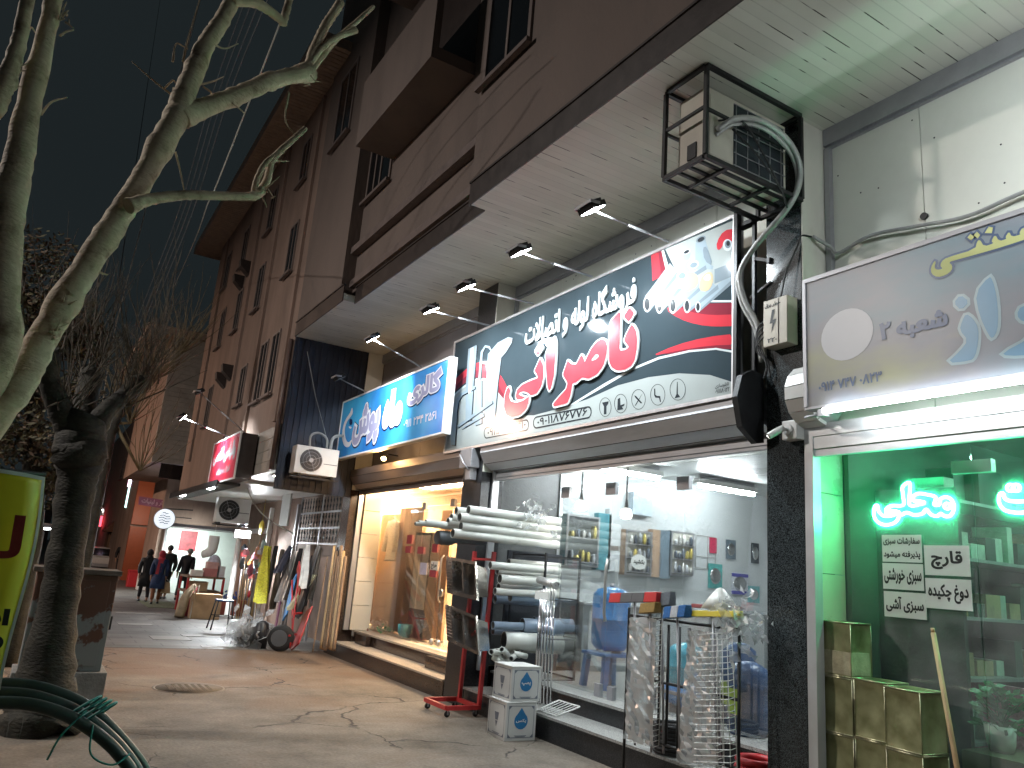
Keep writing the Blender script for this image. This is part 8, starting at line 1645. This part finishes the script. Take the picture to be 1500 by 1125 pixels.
# ------------------------------------------------------------------ people
def skin_obj(name, parent, nodes, edges, mt, sub=1):
    me = bpy.data.meshes.new(name); me.from_pydata([n[0] for n in nodes], edges, []); o = bpy.data.objects.new(name, me); COL.objects.link(o); o.parent = parent
    s_ = o.modifiers.new('skin', 'SKIN'); sv = me.skin_vertices[0].data
    for i, n in enumerate(nodes): r_ = n[1]; sv[i].radius = (r_, r_) if not isinstance(r_, tuple) else r_; sv[i].use_root = (i == 0)
    me.materials.append(mt); s_.use_smooth_shade = True; q = o.modifiers.new('sub', 'SUBSURF'); q.levels = sub; q.render_levels = sub; return o
m_skin = mat('skin', (.38, .22, .15), .55, var=.06)
def person(loc, rz, H, label, coat, legs, head, shoes=m_blackp, skirt=None, scarf=False, lean=0., hair=None, coat_len=.3, step=.16, arm=(.06, .06)):
    t = thing('person', label, 'person', loc); k = H / 1.7; S = lambda x, y, z: V((x * k, (y + lean * max(0, z - .9)) * k, z * k))
    hip = [(S(0, 0, .92), .11 * k)]; nodes = list(hip); E_ = []
    def chain(pts, start):
        p = start
        for (x, y, z, r_) in pts: nodes.append((S(x, y, z), r_ * k)); E_.append((p, len(nodes) - 1)); p = len(nodes) - 1
        return p
    ch = chain([(0, .01, 1.1, .105), (0, .0, 1.3, .12), (0, 0, 1.42, .08), (0, .01, 1.49, .05), (0, .03, 1.56, .075), (0, .025, 1.63, .085), (0, .01, 1.69, .055)], 0)
    for s_ in (-1, 1):
        st = step * s_; chain([(s_ * .09, 0, .86, .085), (s_ * .095, st * .5, .48, .058), (s_ * .095, st + (-.08 if st < 0 else 0), .10, .04), (s_ * .1, st + .12 + (-.06 if st < 0 else 0), .035, .035)], 0)
        h = chain([(s_ * .17, 0, 1.38, .05), (s_ * .22, -arm[0] * s_, 1.12, .042), (s_ * .23, arm[1] * s_ + .05, .88, .033), (s_ * .23, arm[1] * s_ + .06, .80, .028)], 3)
        for f in range(4): chain([(s_ * .23 + (f - 1.5) * .004, arm[1] * s_ + .03 + f * .018, .75, .008), (s_ * .225, arm[1] * s_ + .035 + f * .018, .71 - .005 * (f % 2), .007)], h)
        chain([(s_ * .215, arm[1] * s_ + .095, .77, .009)], h)
    skin_obj('body', t, nodes, E_, m_skin)
    # face features, ears
    g = MB(); hc = S(0, .03, 1.60)
    for s_ in (-1, 1): g.ell(hc + V((s_ * .08 * k, 0, 0)), (.012 * k, .022 * k, .03 * k), 8, 6)
    g.ell(hc + V((0, .085 * k, -.005)), (.013 * k, .02 * k, .025 * k), 8, 6)
    o = g.build('ear', m_skin, None); o.parent = t
    # coat: torso and sleeves; trousers; shoes
    N2 = [(S(0, 0, .92 - coat_len * .3), (.16 * k, .20 * k))]; E2 = []
    def ch2(pts, start, nd, ed):
        p = start
        for (x, y, z, r_) in pts: nd.append((S(x, y, z), tuple(q * k for q in r_) if isinstance(r_, tuple) else r_ * k)); ed.append((p, len(nd) - 1)); p = len(nd) - 1
        return p
    ch2([(0, .01, 1.12, (.155, .185)), (0, 0, 1.32, (.16, .20)), (0, 0, 1.43, (.11, .14)), (0, .01, 1.49, .06)], 0, N2, E2)
    if coat_len > .05: ch2([(0, 0, .92 - coat_len, (.165, .205))], 0, N2, E2)
    for s_ in (-1, 1): ch2([(s_ * .19, 0, 1.38, .085), (s_ * .235, -arm[0] * s_, 1.12, .075), (s_ * .24, arm[1] * s_ + .05, .90, .058)], 2, N2, E2)
    skin_obj('coat', t, N2, E2, coat)
    N3 = [(S(0, 0, .93), (.11 * k, .14 * k))]; E3 = []
    for s_ in (-1, 1): st = step * s_; ch2([(s_ * .092, 0, .82, .095), (s_ * .097, st * .5, .48, .072), (s_ * .097, st + (-.08 if st < 0 else 0), .13, .062)], 0, N3, E3)
    skin_obj('trousers', t, N3, E3, legs)
    for s_ in (-1, 1):
        st = step * s_ + (-.07 if s_ < 0 else 0); g = MB(); c = S(s_ * .098, st + .05, .045); g.ell(c, (.05 * k, .13 * k, .045 * k), 10, 6); o = g.build('shoe', shoes, None); o.parent = t
    if skirt:
        g = MB(); NR = 20; vs = []
        for r_, z in ((.155, .95), (.185, .75), (.195, .5)):
            for q in range(NR): a = 2 * PI * q / NR; vs.append(S(r_ * 1.12 * math.cos(a) * (1 + .05 * math.sin(6 * a)), r_ * .8 * math.sin(a), z))
        g.add(vs, [(i * NR + q, i * NR + (q + 1) % NR, (i + 1) * NR + (q + 1) % NR, (i + 1) * NR + q) for i in range(2) for q in range(NR)], True); o = g.build('skirt', skirt, None); o.parent = t; sd = o.modifiers.new('t', 'SOLIDIFY'); sd.thickness = .01
    if scarf:
        g = MB(); hc = S(0, .01, 1.615); g.ell(hc, (.108 * k, .12 * k, .125 * k), 14, 10); g.lathe(S(0, .0, 1.40), [(.16 * k, 0), (.12 * k, .06 * k), (.085 * k, .13 * k)], n=16); g.obox(S(-.03, -.14, 1.2), V((.075 * k, 0, 0)), V((0, .012, 0)), V((.02, .01, .24 * k))); o = g.build('headscarf', head, None); o.parent = t
    else:
        g = MB(); hc = S(0, .0, 1.635); g.ell(hc, (.096 * k, .105 * k, .098 * k), 14, 10); o = g.build('hair', head, None); o.parent = t
    t.rotation_euler = (0, 0, rz); return t
c_navy = mat('navy coat cloth', (.015, .035, .10), .8, var=.2, scale=12, bump=.05); c_blk = mat('black cloth', (.014, .015, .018), .8, var=.3, scale=10, bump=.05); c_dkg = mat('dark green grey jacket', (.022, .028, .026), .75, var=.25, scale=10, bump=.05); c_rust = mat('rust brown trousers', (.20, .075, .03), .8, var=.2, scale=10); c_redsc = mat('red scarf cloth', (.38, .025, .045), .7, var=.15, scale=14, bump=.05); c_hair = mat('dark hair', (.02, .016, .014), .6, var=.2); c_grey = mat('grey hair', (.30, .29, .28), .6, var=.2)
person((3.58, 26.4, 0), math.radians(-6), 1.58, 'woman in blue coat, red headscarf and rust trousers walking away with a bag', c_navy, c_rust, c_redsc, scarf=True, coat_len=.28, skirt=mat('blue skirt cloth', (.03, .06, .15), .8, var=.15))
person((3.34, 27.3, 0), math.radians(4), 1.58, 'person all in black walking at the left side of the woman in blue', c_blk, c_blk, c_blk, scarf=True, coat_len=.45, skirt=c_blk, step=-.14)
person((4.18, 29.2, 0), math.radians(10), 1.76, 'man with dark hair in a dark jacket standing before the pale shop front', c_dkg, c_blk, c_hair, step=.08)
person((4.72, 29.0, 0), math.radians(-28), 1.70, 'man with grey hair in a dark jacket leaning towards the display stand', c_blk, c_blk, c_grey, lean=.32, step=.1)
p = aZ(172, 846, 0.0); person((p.x, p.y, 0), 0, 1.78, 'man in black seen far off beside the warm lit kiosk', c_blk, c_blk, c_hair, step=.1)
p = aZ(149, 832, 0.0); person((p.x, p.y, 0), .2, 1.7, 'person in bright blue far off behind the small white car', mat('bright blue cloth', (.03, .05, .22), .7), c_blk, c_hair, step=-.1)
bg_ = thing('shopping_bag', 'beige cloth bag held by the woman in blue', 'bag', (3.83, 26.3, .42)); g = MB(); g.prism([(3.70, 26.42, .32), (4.0, 26.42, .34), (3.94, 26.42, .66), (3.80, 26.42, .68)], (0, .1, 0)); g.build('pouch', mat('beige bag cloth', (.42, .30, .17), .8, var=.15), bg_, bevel=.015); g = MB(); g.tube(spline([(3.82, 26.47, .67), (3.8, 26.48, .74), (3.81, 26.48, .76), (3.86, 26.48, .74), (3.9, 26.47, .66)], 4), .008, 6); g.build('handle', m_rope, bg_)
